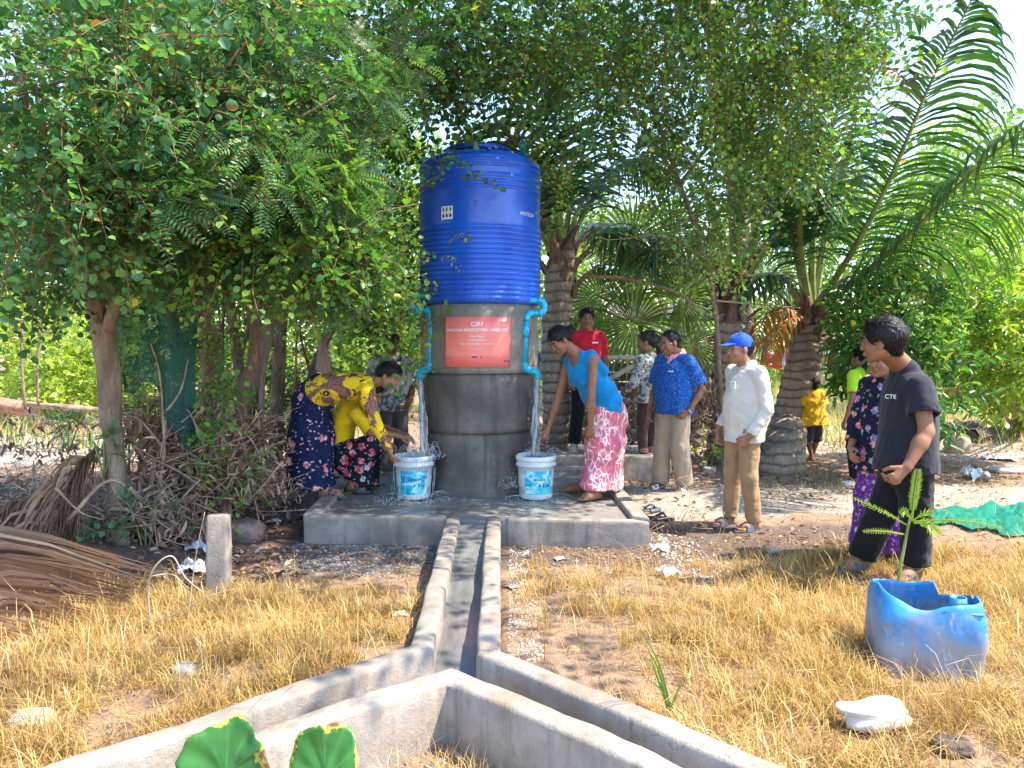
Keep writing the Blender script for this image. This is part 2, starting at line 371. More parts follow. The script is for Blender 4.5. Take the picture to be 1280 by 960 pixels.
m_leaf_print = bwprint('white_leaf_print_shirt_cloth', (.60, .60, .60), (.16, .18, .22), 9, 1.9)
def krama():
    t = NT('red_check_scarf_cloth'); c = t.n('TexChecker', {'Vector': t.vec((1, 1, 1), (.4, .5, .8)), 'Scale': 70.0, 'Color1': (.62, .03, .08, 1), 'Color2': (.75, .62, .62, 1)}).outputs[0]
    return t.fin(c, .85, t.bump(t.noise(30, 2), .4, .01))
m_krama = krama()
m_yellow = fabric('yellow_plain_cloth', (.84, .58, .008)); m_yellow2 = fabric('golden_child_shirt_cloth', (.62, .34, .012), .2)
m_cyan = fabric('bright_blue_top_cloth', (.0, .21, .50), .12); m_redshirt = fabric('red_polo_cloth', (.55, .012, .035), .15)
m_blackt = fabric('black_tshirt_cloth', (.014, .016, .026), .2); m_blackp = fabric('black_trouser_cloth', (.004, .004, .006), .2)
m_khaki = fabric('khaki_trouser_cloth', (.37, .29, .20), .08); m_tan = fabric('tan_trouser_cloth', (.33, .20, .10), .1)
m_cream = fabric('cream_shirt_cloth', (.60, .56, .50), .08); m_brownp = fabric('dark_brown_trouser_cloth', (.065, .04, .032), .2)
m_greyp = fabric('grey_trouser_cloth', (.13, .12, .125), .15); m_lime = fabric('lime_vest_cloth', (.42, .70, .02), .1)
m_cap = fabric('blue_cap_cloth', (.012, .085, .56), .12); m_short = fabric('black_shorts_cloth', (.03, .022, .025), .2)
m_sandal = plain('sandal_grey_rubber', (.06, .075, .09), .6, .3); m_wshoe = plain('white_sandal', (.7, .72, .76), .5, .1)
m_yshoe = plain('yellow_sandal', (.7, .38, .01), .5, .1); m_sneaker = plain('tan_shoe', (.42, .33, .25), .7, .2)
m_pinkcloth = bwprint('pink_grey_hanging_cloth', (.62, .36, .34), (.42, .42, .45), 7, .3)
def skin(name, c):
    t = NT(name); a = t.n('Attribute', attribute_name='zone', attribute_type='GEOMETRY')
    sp = t.n('SeparateColor', {0: a.outputs['Color']})
    col = t.mix(t.step(t.noise(9, 4), .3, .7), dk(c, .86), dk(c, 1.1))
    col = t.mix(t.math('MULTIPLY', sp.outputs[0], .75), col, (c[0] * .72, c[1] * .38, c[2] * .36))
    return t.fin(t.mix(t.math('MULTIPLY', t.step(t.noise(26, 4, .6), .45, .7), .3), col, dk(c, .7)), .56, t.bump(t.noise(60, 4, .6), .25, .004), Subsurface_Weight=.08, Subsurface_Radius=(.010, .004, .002), Specular_IOR_Level=.3)
m_skin = skin('skin_brown', (.27, .125, .07)); m_skin_l = skin('skin_light_brown', (.35, .17, .10)); m_skin_d = skin('skin_dark_brown', (.17, .072, .04))
def hair():
    t = NT('black_hair'); n = t.noise(60, 4, .6, t.vec((1, 1, .22)), .5)
    return t.fin(t.mix(n, (.003, .003, .004), (.012, .010, .010)), .5, t.bump(n, .6, .01), Specular_IOR_Level=.3)
m_hair = hair(); m_hair_b = plain('brown_black_hair', (.03, .018, .015), .4, .4, 40, .5, 90)
m_eye = plain('eye_white', (.17, .13, .11), .3, .02, 5, 0); m_iris = plain('eye_dark', (.012, .008, .006), .15, .05, 5, 0)
m_steel = plain('watch_steel', (.6, .6, .6), .25, .05, 10, 0, Metallic=1.0)
def water():
    t = NT('clear_water'); t.fin((.92, .95, 1.0), .06, t.bump(t.noise(45, 3, .6), .5, .01), IOR=1.33, Transmission_Weight=.9, Specular_IOR_Level=.7); return t.m
m_water = water()
m_foam = plain('white_water_foam', (.72, .76, .82), .25, .1, 30, .3, 90, Transmission_Weight=.55)
def drainwater():
    t = NT('shallow_drain_water'); n = t.noise(5, 4, .6, t.vec((1, .25, 1)))
    c = t.mix(t.step(n, .35, .65), (.105, .105, .105), (.20, .20, .20))
    return t.fin(c, .10, t.bump(t.noise(26, 4, .6, t.vec((1, .35, 1))), .35, .012), Specular_IOR_Level=.8)
m_drainwater = drainwater()
def drum():
    t = NT('faded_blue_plastic'); z = t.n('SeparateXYZ', {0: t.coord()}).outputs[2]
    c = t.mix(t.step(t.noise(6, 5, .6), .3, .7), (.015, .17, .46), (.04, .30, .62))
    dirt = t.math('MULTIPLY', t.step(t.math('ADD', z, t.math('MULTIPLY', t.noise(7, 5, .7), -.55)), .06, -.18), .8)
    c = t.mix(dirt, c, (.30, .25, .22))
    c = t.mix(t.math('MULTIPLY', t.step(t.noise(14, 6, .75, t.vec((1, 1, .5))), .56, .66), .6), c, (.42, .48, .55))
    return t.fin(c, .5, t.bump(t.noise(30, 4), .25, .006))
m_drum = drum()
m_plaster = concrete('broken_white_plaster', (.60, .55, .48), 0, .7, .9)
m_stone = plain('grey_stone', (.30, .27, .245), .9, .4, 9, .9, 40); m_brick = plain('old_brick', (.42, .20, .13), .9, .35, 14, .7, 60)
m_wood = plain('weathered_wood', (.36, .27, .19), .85, .4, 9, .6, 50); m_logbark = bark_mat('log_bark', (.09, .065, .05))
m_net = leaf_mat('green_shade_net', [(0, (.012, .075, .07)), (1, (.02, .12, .105))], .3, .6, .2)
m_net2 = leaf_mat('bright_green_net', [(0, (.0, .17, .12)), (1, (.03, .27, .19))], .2, .6, .2)
m_plasticbag = plain('white_plastic_litter', (.62, .63, .66), .35, .2, 12, .8, 40)
m_sheet_blue = plain('turquoise_sheet', (.0, .42, .60), .5, .1); m_sheet_w = plain('pale_wall_sheet', (.6, .62, .66), .6, .15)
m_gravel = plain('grey_gravel', (.22, .215, .21), .9, .5, 20, .8, 60)
m_lotus = None
def lotus():
    t = NT('lotus_leaf'); a = t.n('Attribute', attribute_name='zone', attribute_type='GEOMETRY'); sp = t.n('SeparateColor', {0: a.outputs['Color']})
    g = t.mix(t.step(t.noise(7, 3), .3, .7), (.02, .12, .018), (.055, .22, .035))
    g = t.mix(t.math('MULTIPLY', sp.outputs[1], .22), g, (.20, .40, .10))
    e = t.math('ADD', t.math('SUBTRACT', sp.outputs[0], .10), t.math('MULTIPLY', t.math('SUBTRACT', t.noise(9, 5, .65), .5), 1.5))
    g = t.mix(t.step(e, .84, .90), g, (.50, .46, .08)); g = t.mix(t.step(e, .92, 1.0), g, (.20, .09, .04))
    t.fin(g, .4, t.bump(sp.outputs[1], .3, .01)); tr = t.n('BsdfTranslucent', {'Color': g})
    ms = t.n('MixShader', {0: .35, 1: t.b.outputs[0], 2: tr.outputs[0]}); t.t.links.new(ms.outputs[0], t.out.inputs[0]); return t.m
m_lotus = lotus()
# ------------------------------------------------------------------ ground
LOUT = [(-.46, 5.9), (-.405, 3.33), (-1.45, 2.36), (-2.55, 1.34)]      # centre lines of the drain's two outer kerbs
ROUT = [(-.145, 5.9), (-.105, 3.29), (.80, 2.38), (1.80, 1.37)]
def polyx(P, y):
    ys = np.array([p[1] for p in P][::-1]); xs = np.array([p[0] for p in P][::-1])
    return np.interp(y, ys, xs)
def height(x, y):
    x = np.asarray(x, float); y = np.asarray(y, float)
    h = .035 * vnoise(x, y, .9, 1) + .012 * vnoise(x, y, 3.1, 2) + .006 * vnoise(x, y, 9, 3)
    xl = polyx(LOUT, y); xr = polyx(ROUT, y)
    rise = .105 * sstep(y, 5.2, 3.3); d = np.where(x > (xl + xr) / 2, x - xr, xl - x)
    outside = sstep(d, -.02, .05)
    h = h * sstep(y, 1.2, 2.0) * .8 + rise * outside
    inch = (y < 6.1) & (y > 0.5)
    h = np.where(inch, lerp(-.06 + h * .15, h, outside), h)
    plat = sstep(x, -1.9, -1.6) * sstep(x, 1.15, .95) * sstep(y, 5.6, 5.95) * sstep(y, 8.6, 8.3)
    h = lerp(h, -.03, plat)
    h = h * sstep(np.abs(x) + y * 0, 60, 20) * sstep(y, 90, 30)
    h += .16 * sstep(x, -1.9, -2.9) * sstep(y, 4.2, 5.2) * sstep(y, 8.5, 7)         # heap of litter under the left trees
    return h
def build_ground():
    def sp(lo, mid0, mid1, hi, n, nm):
        a = mid0 - np.geomspace(.08, mid0 - lo, nm)[::-1]; b = mid1 + np.geomspace(.08, hi - mid1, nm)
        return np.concatenate([a, np.linspace(mid0, mid1, n), b])
    xs = sp(-400, -4, 4.6, 400, 175, 26); ys = sp(-60, 1.6, 11, 900, 185, 28)
    X, Y = np.meshgrid(xs, ys, indexing='ij'); Z = height(X, Y)
    nx, ny = X.shape; I = np.arange(nx * ny).reshape(nx, ny)
    F = np.stack([I[:-1, :-1], I[1:, :-1], I[1:, 1:], I[:-1, 1:]], -1).reshape(-1, 4)
    x, y = X.ravel(), Y.ravel(); n = vnoise(x, y, 1.2, 5); n2 = vnoise(x, y, 3.4, 6)
    sand = sstep(y + .25 * n - .25 * (x - 1.5), 6.3, 6.9) * sstep(y + .3 * n, 8.6, 7.7) * sstep(x, .9, 1.6)
    sand = np.maximum(sand, sstep(y + .6 * n, 9.4, 11) * .75 * sstep(x, -.5, 2)); sand = np.maximum(sand, .8 * sstep(y, 9.2, 10.2) * sstep(x, -2.0, -3.0) * sstep(y, 14, 12))
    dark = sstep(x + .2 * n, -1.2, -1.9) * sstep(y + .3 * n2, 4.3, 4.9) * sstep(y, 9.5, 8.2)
    wet = sstep(y + .12 * n2, 5.05, 5.35) * sstep(y, 6.3, 6.1) * sstep(x, -1.75, -1.5) * sstep(x, 1.4, 1.1)
    wet = np.maximum(wet, .8 * sstep(np.abs(x - 2.0) + .3 * n, 1.6, .8) * sstep(np.abs(y - 5.9), .9, .3))
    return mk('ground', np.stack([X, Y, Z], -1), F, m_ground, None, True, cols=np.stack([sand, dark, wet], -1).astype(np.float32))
def ground_mat():
    t = NT('ground_soil'); a = t.n('Attribute', attribute_name='zone', attribute_type='GEOMETRY'); sp = t.n('SeparateColor', {0: a.outputs['Color']})
    n1 = t.noise(2.2, 6, .65); n2 = t.noise(11, 6, .7); n3 = t.noise(60, 4, .65)
    dirt = t.ramp(n2, [(.3, (.14, .085, .055)), (.5, (.26, .165, .105)), (.68, (.40, .27, .18))])
    sand = t.ramp(n2, [(.3, (.25, .20, .16)), (.55, (.36, .30, .245)), (.75, (.43, .37, .31))])
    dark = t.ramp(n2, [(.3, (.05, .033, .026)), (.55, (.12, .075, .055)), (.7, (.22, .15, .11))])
    wet = t.ramp(n2, [(.3, (.06, .045, .036)), (.6, (.145, .10, .078)), (.75, (.22, .17, .14))])
    c = t.mix(t.step(t.math('ADD', sp.outputs[0], t.math('MULTIPLY', n1, .5)), .5, .8), dirt, sand)
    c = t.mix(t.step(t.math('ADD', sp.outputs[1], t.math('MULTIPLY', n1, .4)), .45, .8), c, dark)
    c = t.mix(t.step(t.math('ADD', sp.outputs[2], t.math('MULTIPLY', n1, .4)), .5, .9), c, wet)
    bits = t.step(t.vor(38), .16, .10); bc = t.n('TexVoronoi', {'Vector': t.coord(), 'Scale': 38.0}).outputs['Color']
    c = t.mix(t.math('MULTIPLY', bits, .7), c, t.mix(.85, bc, (.42, .33, .25)))
    h = t.math('ADD', n2, t.math('ADD', t.math('MULTIPLY', n3, .45), t.math('MULTIPLY', bits, .3)))
    return t.fin(c, .92, t.bump(h, .8, .03))
m_ground = ground_mat()
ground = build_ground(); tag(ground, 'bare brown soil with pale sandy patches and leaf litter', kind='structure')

# ------------------------------------------------------------------ foliage machinery
def rotmats(D, roll):
    """rows: local x along D, local z roughly up, rolled"""
    D = D / np.linalg.norm(D, axis=1, keepdims=True); up = np.tile([0., 0., 1.], (len(D), 1))
    s = np.cross(up, D); ln = np.linalg.norm(s, axis=1, keepdims=True); s = np.where(ln > 1e-3, s / np.maximum(ln, 1e-3), [[0, 1, 0]])
    u = np.cross(D, s); c, sn = np.cos(roll)[:, None], np.sin(roll)[:, None]
    s2 = s * c + u * sn; u2 = np.cross(D, s2)
    return np.stack([D, s2, u2], axis=2)          # columns
def stamp(protos, P, D, scale, roll, toff):
    """place protos (V, F4, T) at points; returns V, F, T"""
    Vs, Fs, Ts = [], [], []; off = 0; k = RNG.integers(0, len(protos), len(P)); Rm = rotmats(D, roll)
    for i, (pv, pf, pt) in enumerate(protos):
        idx = np.where(k == i)[0]
        if not len(idx): continue
        V = np.einsum('nij,vj->nvi', Rm[idx] * scale[idx, None, None], pv) + P[idx][:, None, :]
        F = pf[None] + (np.arange(len(idx)) * len(pv))[:, None, None] + off
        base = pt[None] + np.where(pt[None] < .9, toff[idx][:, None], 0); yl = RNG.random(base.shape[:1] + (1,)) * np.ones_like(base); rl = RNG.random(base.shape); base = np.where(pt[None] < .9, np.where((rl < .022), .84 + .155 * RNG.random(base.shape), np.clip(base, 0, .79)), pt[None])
        Vs.append(V.reshape(-1, 3)); Fs.append(F.reshape(-1, 4)); Ts.append(base.reshape(-1)); off += V.shape[0] * V.shape[1]
    return np.concatenate(Vs), np.concatenate(Fs), np.concatenate(Ts)
class PB:
    def __init__(s): s.V = []; s.F = []; s.T = []
    def quad(s, a, b, c, d, t): i = len(s.V); s.V += [a, b, c, d]; s.F.append((i, i + 1, i + 2, i + 3)); s.T.append(t)
    def leaf(s, p, d, n, L, W, t, two=True, fold=.15):
        p, d, n = np.array(p, float), np.array(d, float), np.array(n, float); d /= np.linalg.norm(d); w = np.cross(d, n); w /= np.linalg.norm(w); n = np.cross(w, d)
        i = len(s.V)
        if two:
            tip = p + d * L - n * L * .15; s.V += [p, p + d * L * .30 + w * W * .5 + n * fold * W, p + d * L * .74 + w * W * .42 + n * fold * W * .7, tip, p + d * L * .74 - w * W * .42 + n * fold * W * .7, p + d * L * .30 - w * W * .5 + n * fold * W]
            s.F += [(i, i + 1, i + 2, i + 3), (i, i + 3, i + 4, i + 5)]; s.T += [t, t]
        else:
            s.V += [p, p + d * L * .5 + w * W * .5 + n * fold * W, p + d * L, p + d * L * .5 - w * W * .5 - n * fold * W * .3]; s.F.append((i, i + 1, i + 2, i + 3)); s.T.append(t)
    def twig(s, P, r):
        V, F = tube(P, r, 3, False); i = len(s.V); s.V += [np.array(v) for v in V]; s.F += [tuple(j + i for j in f) for f in F]; s.T += [.97] * len(F)
    def out(s): return np.array([tuple(v) for v in s.V], float), np.array(s.F), np.array(s.T, float)
def sprig_round(n=10, L=.34, leaf=.05, two=True, seed=0, ratio=.85, droop=.25):
    r = np.random.default_rng(seed); b = PB(); path = [np.array([x * L, .04 * L * math.sin(x * 5 + seed), -droop * L * x * x]) for x in np.linspace(0, 1, 5)]
    b.twig([Vector(p) for p in path], [.0048, .004, .003, .002, .0012])
    for i in range(n):
        x = (i + .6) / n; p = np.array([x * L, .04 * L * math.sin(x * 5 + seed), -droop * L * x * x]); sgn = 1 if i % 2 else -1
        d = np.array([.5 + r.normal() * .3, sgn * (1 + r.normal() * .25), r.normal() * .5 - .1]); nn = np.array([r.normal() * .5, r.normal() * .5, 1.0])
        s = leaf * r.uniform(.65, 1.2); tt = r.choice([.15, .3, .4, .5, .62, .8], p=[.15, .25, .25, .2, .1, .05]) + r.uniform(-.06, .06)
        b.leaf(p + d * .008, d, nn, s, s * ratio, tt, two)
    return b.out()
def sprig_bipin(nf=4, L=.26, seed=0, pairs=14, leaf=.028):
    r = np.random.default_rng(seed); b = PB()
    for f in range(nf):
        a = (f - (nf - 1) / 2) * .6 + r.normal() * .12; dx = np.array([math.cos(a), math.sin(a), r.normal() * .25]); side = np.array([-math.sin(a), math.cos(a), 0]); Lf = L * r.uniform(.8, 1.1); tt = r.uniform(.25, .62)
        pts = [dx * Lf * x + np.array([0, 0, -.35 * Lf * x * x]) for x in np.linspace(0, 1, 4)]; b.twig([Vector(p) for p in pts], [.0018, .0014, .001, .0006])
        for i in range(pairs):
            x = (i + 1.2) / (pairs + 1); p = dx * Lf * x + np.array([0, 0, -.35 * Lf * x * x]); s = leaf * (1.15 - .6 * abs(x - .4))
            for sg in (-1, 1): b.leaf(p, side * sg + dx * .45 + np.array([0, 0, r.normal() * .12]), (0, 0, 1), s * 1.25, s * .42, tt + r.uniform(-.04, .04), False, .05)
    return b.out()
def sprig_lance(n=9, L=.3, leaf=.12, seed=0):
    r = np.random.default_rng(seed); b = PB(); b.twig([Vector((0, 0, 0)), Vector((L * .5, 0, 0)), Vector((L, 0, -.05 * L))], [.004, .003, .001])
    for i in range(n):
        x = .25 + .75 * (i + .5) / n; a = i * 2.4; d = np.array([.7, math.cos(a), math.sin(a) * .7 - .15]); s = leaf * r.uniform(.7, 1.15)
        b.leaf((x * L, 0, 0), d, (r.normal() * .3, -math.sin(a) * .3, 1.0), s, s * .36, r.uniform(.15, .75), True, .2)
    return b.out()
P_ROUND = [sprig_round(seed=i) for i in range(4)]; P_ROUNDS = [sprig_round(13, .30, .038, True, seed=20 + i, ratio=.8, droop=.5) for i in range(3)]
P_MID = [sprig_round(13, .5, .075, False, seed=40 + i, ratio=.7) for i in range(4)]
P_FAR = [sprig_round(14, .9, .15, False, seed=60 + i, ratio=.75) for i in range(4)]
P_BIP = [sprig_bipin(seed=i) for i in range(3)]; P_LANCE = [sprig_lance(seed=i) for i in range(3)]
P_VINE = [sprig_round(15, .6, .055, True, seed=80 + i, ratio=.9, droop=.9) for i in range(4)]
def clump_pts(cl, droop=.2):
    """cl: (u, v, Y, ru, rv, ry_m, n, toff) -> arrays of points, directions"""
    P, D, T = [], [], []
    for (u, v, Y, ru, rv, ry, n, to) in cl:
        c = np.array(at(u, v, Y)); rad = np.array([ru / FPX * Y, ry, rv / FPX * Y])
        q = RNG.normal(size=(n, 3)); q /= np.linalg.norm(q, axis=1, keepdims=True); q *= RNG.uniform(.25, 1, (n, 1)) ** .45
        p = c + q * rad; d = q * np.array([1, 1, .6]) + RNG.normal(size=(n, 3)) * .55; d[:, 2] -= droop
        sub = .5 * vnoise(p[:, 0] * 2 + p[:, 1], p[:, 2] * 2, 1.6, 4); P.append(p); D.append(d); T.append(np.full(n, to) + .20 * sub)
    return np.concatenate(P), np.concatenate(D), np.concatenate(T)
def foliage(name, cl, protos, mat, parent=None, scale=(.75, 1.3), droop=.2, gap=.0, rolls=.6):
    P, D, T = clump_pts(cl, droop)
    if gap > 0:
        g = vnoise(P[:, 0] * 1.3 + P[:, 1] * .8, P[:, 2] * 1.3 - P[:, 1] * .5, 2.6, 9); k = g > (-1 + gap); P, D, T = P[k], D[k], T[k]
    n = len(P); sc_ = RNG.uniform(*scale, n); T = T + RNG.normal(size=n) * .10 + np.where(RNG.random(n) < .015, .35, 0)
    V, F, T = stamp(protos, P, D, sc_, RNG.normal(size=n) * rolls, T)
    o = mk(name, V, F, mat, parent, False, tint=T); o['kind'] = 'stuff'; return o
def limb(parent, name, pts, rads, mat, n=9, wob=.35, m=5, org=(0, 0, 0), seed=0):
    P = spline(pts, m); ts = np.linspace(0, len(rads) - 1, len(P)); r = np.interp(ts, range(len(rads)), rads)
    V, F = tube(P, list(r), n, True, wob, seed); return mk(name, V, F, mat, parent)
def branches(parent, origin_pts, ends, r0, mat, name='branch', sub=3):
    """joined thin branches running out into the crown"""
    b = MB(); r = random.Random(int(ends[0][0]) + 5)
    for i, e in enumerate(ends):
        o = Vector(origin_pts[i % len(origin_pts)]); e = Vector(e); m = (o + e) / 2 + Vector((r.uniform(-.2, .2), r.uniform(-.2, .2), r.uniform(0, .3)))
        P = spline([o, m, e], 5); b.tube(P, list(np.linspace(r0, r0 * .25, len(P))), 5)
        for s in range(sub):
            p = P[r.randint(4, len(P) - 1)]; q = p + Vector((r.uniform(-.6, .6), r.uniform(-.5, .5), r.uniform(-.4, .4))); b.tube([p, (p + q) / 2 + Vector((0, 0, .06)), q], [r0 * .35, r0 * .22, .002], 4)
    o = b.build(name, mat, parent, True); return o

# ------------------------------------------------------------------ trees on the left
def root(name, label, cat, group=None): return thing(name, label, cat, (0, 0, 0), group)
G1 = 'trees crowding the left side'
t = root('tree', 'tree with pale brown sawn-off trunk and round leaves, nearest on the left', 'tree', G1)
g = gnd(150, 700, .08)
limb(t, 'trunk', [g + Vector((.03, 0, -.1)), at(148, 640, 5.55), at(140, 540, 5.55), at(135, 450, 5.55), at(124, 385, 5.55), at(118, 352, 5.55)], [.085, .064, .072, .082, .085, .07], m_bark, 14, .3, 7)
limb(t, 'limb', [at(130, 430, 5.56), at(165, 330, 5.3), at(230, 220, 5.0), at(250, 90, 4.8)], [.05, .045, .035, .02], m_bark, 8)
limb(t, 'limb', [at(128, 400, 5.5), at(90, 300, 5.2), at(40, 180, 4.9), at(20, 40, 4.7)], [.05, .04, .03, .02], m_bark, 8)
branches(t, [at(165, 330, 5.3), at(230, 220, 5.0), at(90, 300, 5.2)], [at(350, 250, 4.4), at(60, 250, 4.2), at(200, 120, 4.2), at(420, 120, 4.6), at(20, 120, 4.2), at(300, 60, 4.4), at(420, 300, 4.8)], .022, m_bark)
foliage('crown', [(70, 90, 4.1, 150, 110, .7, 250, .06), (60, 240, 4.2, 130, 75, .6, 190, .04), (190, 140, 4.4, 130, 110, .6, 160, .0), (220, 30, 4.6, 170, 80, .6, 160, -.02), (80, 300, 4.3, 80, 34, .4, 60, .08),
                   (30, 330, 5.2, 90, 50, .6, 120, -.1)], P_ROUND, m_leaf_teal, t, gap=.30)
t2 = root('tree', 'cluster of reddish upright stems behind the hanging green net', 'tree', G1)
for (a, b_, Y, r) in [((262, 585), (250, 340), 6.4, .085), ((300, 580), (322, 350), 6.7, .06), ((236, 590), (205, 350), 6.6, .05)]:
    limb(t2, 'trunk', [gnd(a[0], a[1] + 60, .1), at(a[0], a[1] - 60, Y), at((a[0] + b_[0]) / 2 + 6, 440, Y), at(*b_, Y), at(b_[0] + 10, 200, Y - .2)], [r * 1.1, r, r * .9, r * .85, r * .5], m_bark2, 10, .4, 6, seed=r * 90)
foliage('vine_leaves', [(478, 372, 7.5, 34, 40, .2, 62, .25), (440, 350, 7.4, 30, 30, .2, 40, .2), (505, 420, 7.5, 16, 22, .1, 12, .25)], P_ROUND, m_leaf, t2, (.8, 1.2))
branches(t2, [at(250, 340, 6.4), at(322, 340, 6.6)], [at(180, 150, 5.4), at(330, 120, 5.2), at(430, 260, 5.3), at(300, 20, 5.6), at(230, 300, 5.0), at(400, 380, 5.6)], .03, m_bark2, sub=4)
foliage('crown', [(150, 235, 4.3, 110, 40, .3, 90, .12), (250, 200, 4.5, 120, 60, .3, 90, .1), (385, 240, 4.9, 70, 55, .3, 70, .15)], P_BIP, m_leaf_teal, t2, (.9, 1.35), gap=.1)
foliage('crown', [(300, 235, 5.1, 120, 95, .6, 260, .03), (370, 300, 5.2, 80, 80, .5, 210, .08), (210, 300, 5.0, 110, 55, .45, 200, .0), (330, 110, 5.3, 190, 110, .7, 360, -.08), (415, 330, 5.4, 50, 50, .4, 80, .12), (160, 245, 4.6, 80, 45, .4, 80, .05)],
        P_BIP, m_leaf_teal, t2, (.8, 1.25), gap=.15)
foliage('vine_leaves', [(395, 305, 5.0, 70, 65, .35, 120, .22), (330, 190, 4.9, 120, 90, .4, 90, .12), (300, 330, 4.9, 120, 40, .3, 70, .2), (460, 335, 5.6, 45, 34, .3, 50, .25), (270, 470, 5.9, 12, 75, .1, 22, .1), (478, 330, 6.0, 24, 80, .3, 30, .2), (556, 215, 6.35, 20, 20, .08, 9, .05), (556, 312, 6.4, 14, 12, .06, 3, .2), (492, 378, 6.6, 18, 20, .12, 16, .3), (519, 425, 6.5, 5, 24, .06, 6, .25)], P_ROUND, m_leaf, t2)
t3 = root('tree', 'tree with several leaning slim trunks left of the bending woman', 'tree', G1)
for (a, m_, b_, Y, r) in [((290, 600), (322, 470), (352, 330), 7.2, .07), ((345, 560), (350, 440), (360, 320), 8.0, .075), ((318, 585), (300, 470), (286, 330), 7.5, .055), ((372, 560), (392, 460), (440, 350), 8.6, .05)]:
    limb(t3, 'trunk', [gnd(a[0], a[1] + 15, .0), at(*a, Y), at(*m_, Y), at(*b_, Y), at(b_[0] + 20, 160, Y - .3)], [r * 1.2, r, r * .9, r * .8, r * .4], m_bark, 10, .4, 6, seed=r * 77)
for i in range(16):
    u = 225 + i * 11 + (i * 37) % 9; Y = 6.9 + (i * 53 % 17) * .11; v0 = 560 - (i * 29) % 40; b = MB(); b.tube(spline([at(u + (i * 13) % 21 - 10, v0 + 20, Y), at(u + (i * 7) % 17 - 8, 480, Y), at(u + (i * 19) % 29 - 14, 410, Y - .1), at(u + (i * 23) % 50 - 20, 330, Y - .2)], 6), list(np.linspace(.022, .010, 19) * (.5 + (i * 31 % 10) * .11)), 6); b.build('liana', m_bark2 if i % 3 else m_bark, t3, True)
foliage('undergrowth', [(300, 460, 8.6, 90, 80, .4, 210, -.1), (250, 420, 7.4, 40, 60, .3, 60, -.05), (350, 500, 8.2, 50, 45, .3, 70, -.1), (195, 440, 8.4, 50, 60, .4, 70, -.05)], P_MID, m_leaf, t3, (.5, .8), gap=.2)
foliage('vine_leaves', [(268, 450, 6.2, 10, 70, .08, 26, .25), (255, 500, 6.1, 10, 30, .08, 9, .2)], P_ROUNDS, m_leaf_teal, t3, (.8, 1.1))
branches(t3, [at(352, 330, 7.2), at(360, 320, 8), at(440, 350, 8.6)], [at(480, 200, 7.2), at(420, 60, 6.8), at(300, 60, 6.8), at(540, 60, 6.8), at(230, 180, 7.0), at(480, 330, 7.8)], .035, m_bark, sub=4)
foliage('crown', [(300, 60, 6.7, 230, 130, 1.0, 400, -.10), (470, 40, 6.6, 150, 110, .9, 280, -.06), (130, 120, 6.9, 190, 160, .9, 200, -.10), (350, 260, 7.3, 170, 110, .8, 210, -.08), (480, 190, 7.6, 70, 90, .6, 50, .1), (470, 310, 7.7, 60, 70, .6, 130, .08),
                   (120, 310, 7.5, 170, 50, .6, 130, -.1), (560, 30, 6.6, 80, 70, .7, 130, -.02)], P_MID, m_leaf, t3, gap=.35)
# canopy joined above the tank and to the right, climbing over the palms
t4 = root('climbing_vine', 'small-leaved vine hanging in a dark curtain over the palm right of the tank', 'vine')
limb(t4, 'stem', [gnd(905, 580, 0), at(900, 480, 9.3), at(890, 360, 9.0), at(850, 230, 8.0), at(800, 110, 7.2), at(720, 40, 6.8)], [.03, .03, .03, .025, .02, .015], m_bark, 7)
branches(t4, [at(850, 230, 8.0), at(800, 110, 7.2), at(890, 330, 8.8)], [at(1000, 120, 7.0), at(960, 260, 7.6), at(760, 300, 7.6), at(700, 60, 6.6), at(900, 30, 6.6), at(880, 330, 7.8)], .022, m_bark, sub=4)
foliage('leaves', [(880, 50, 6.7, 190, 85, .8, 420, 0.10), (1000, 115, 6.8, 70, 95, .6, 250, 0.20), (790, 110, 6.9, 110, 70, .7, 110, 0.08), (880, 210, 7.4, 75, 75, .5, 170, 0.18), (885, 300, 7.8, 48, 36, .4, 80, 0.24), (725, 45, 6.7, 80, 65, .6, 120, 0.08),
                    (1020, 30, 6.8, 60, 50, .5, 90, 0.28), (640, 50, 6.6, 90, 60, .6, 120, 0.12), (700, 205, 7.0, 24, 18, .3, 18, 0.34), (930, 60, 6.2, 90, 60, .4, 70, 0.36), (770, 230, 7.6, 40, 40, .4, 22, 0.24)], P_VINE + P_ROUNDS + P_ROUNDS, m_leaf, t4, (.65, 1.05), .5, gap=.42)
foliage('leaves', [(850, 40, 8.2, 260, 90, .8, 200, 0.04), (640, 30, 8.2, 200, 70, .6, 150, 0.04), (890, 180, 8.8, 60, 90, .5, 60, 0.08)], P_MID, m_leaf, t4, (.9, 1.4), .3, gap=.5)
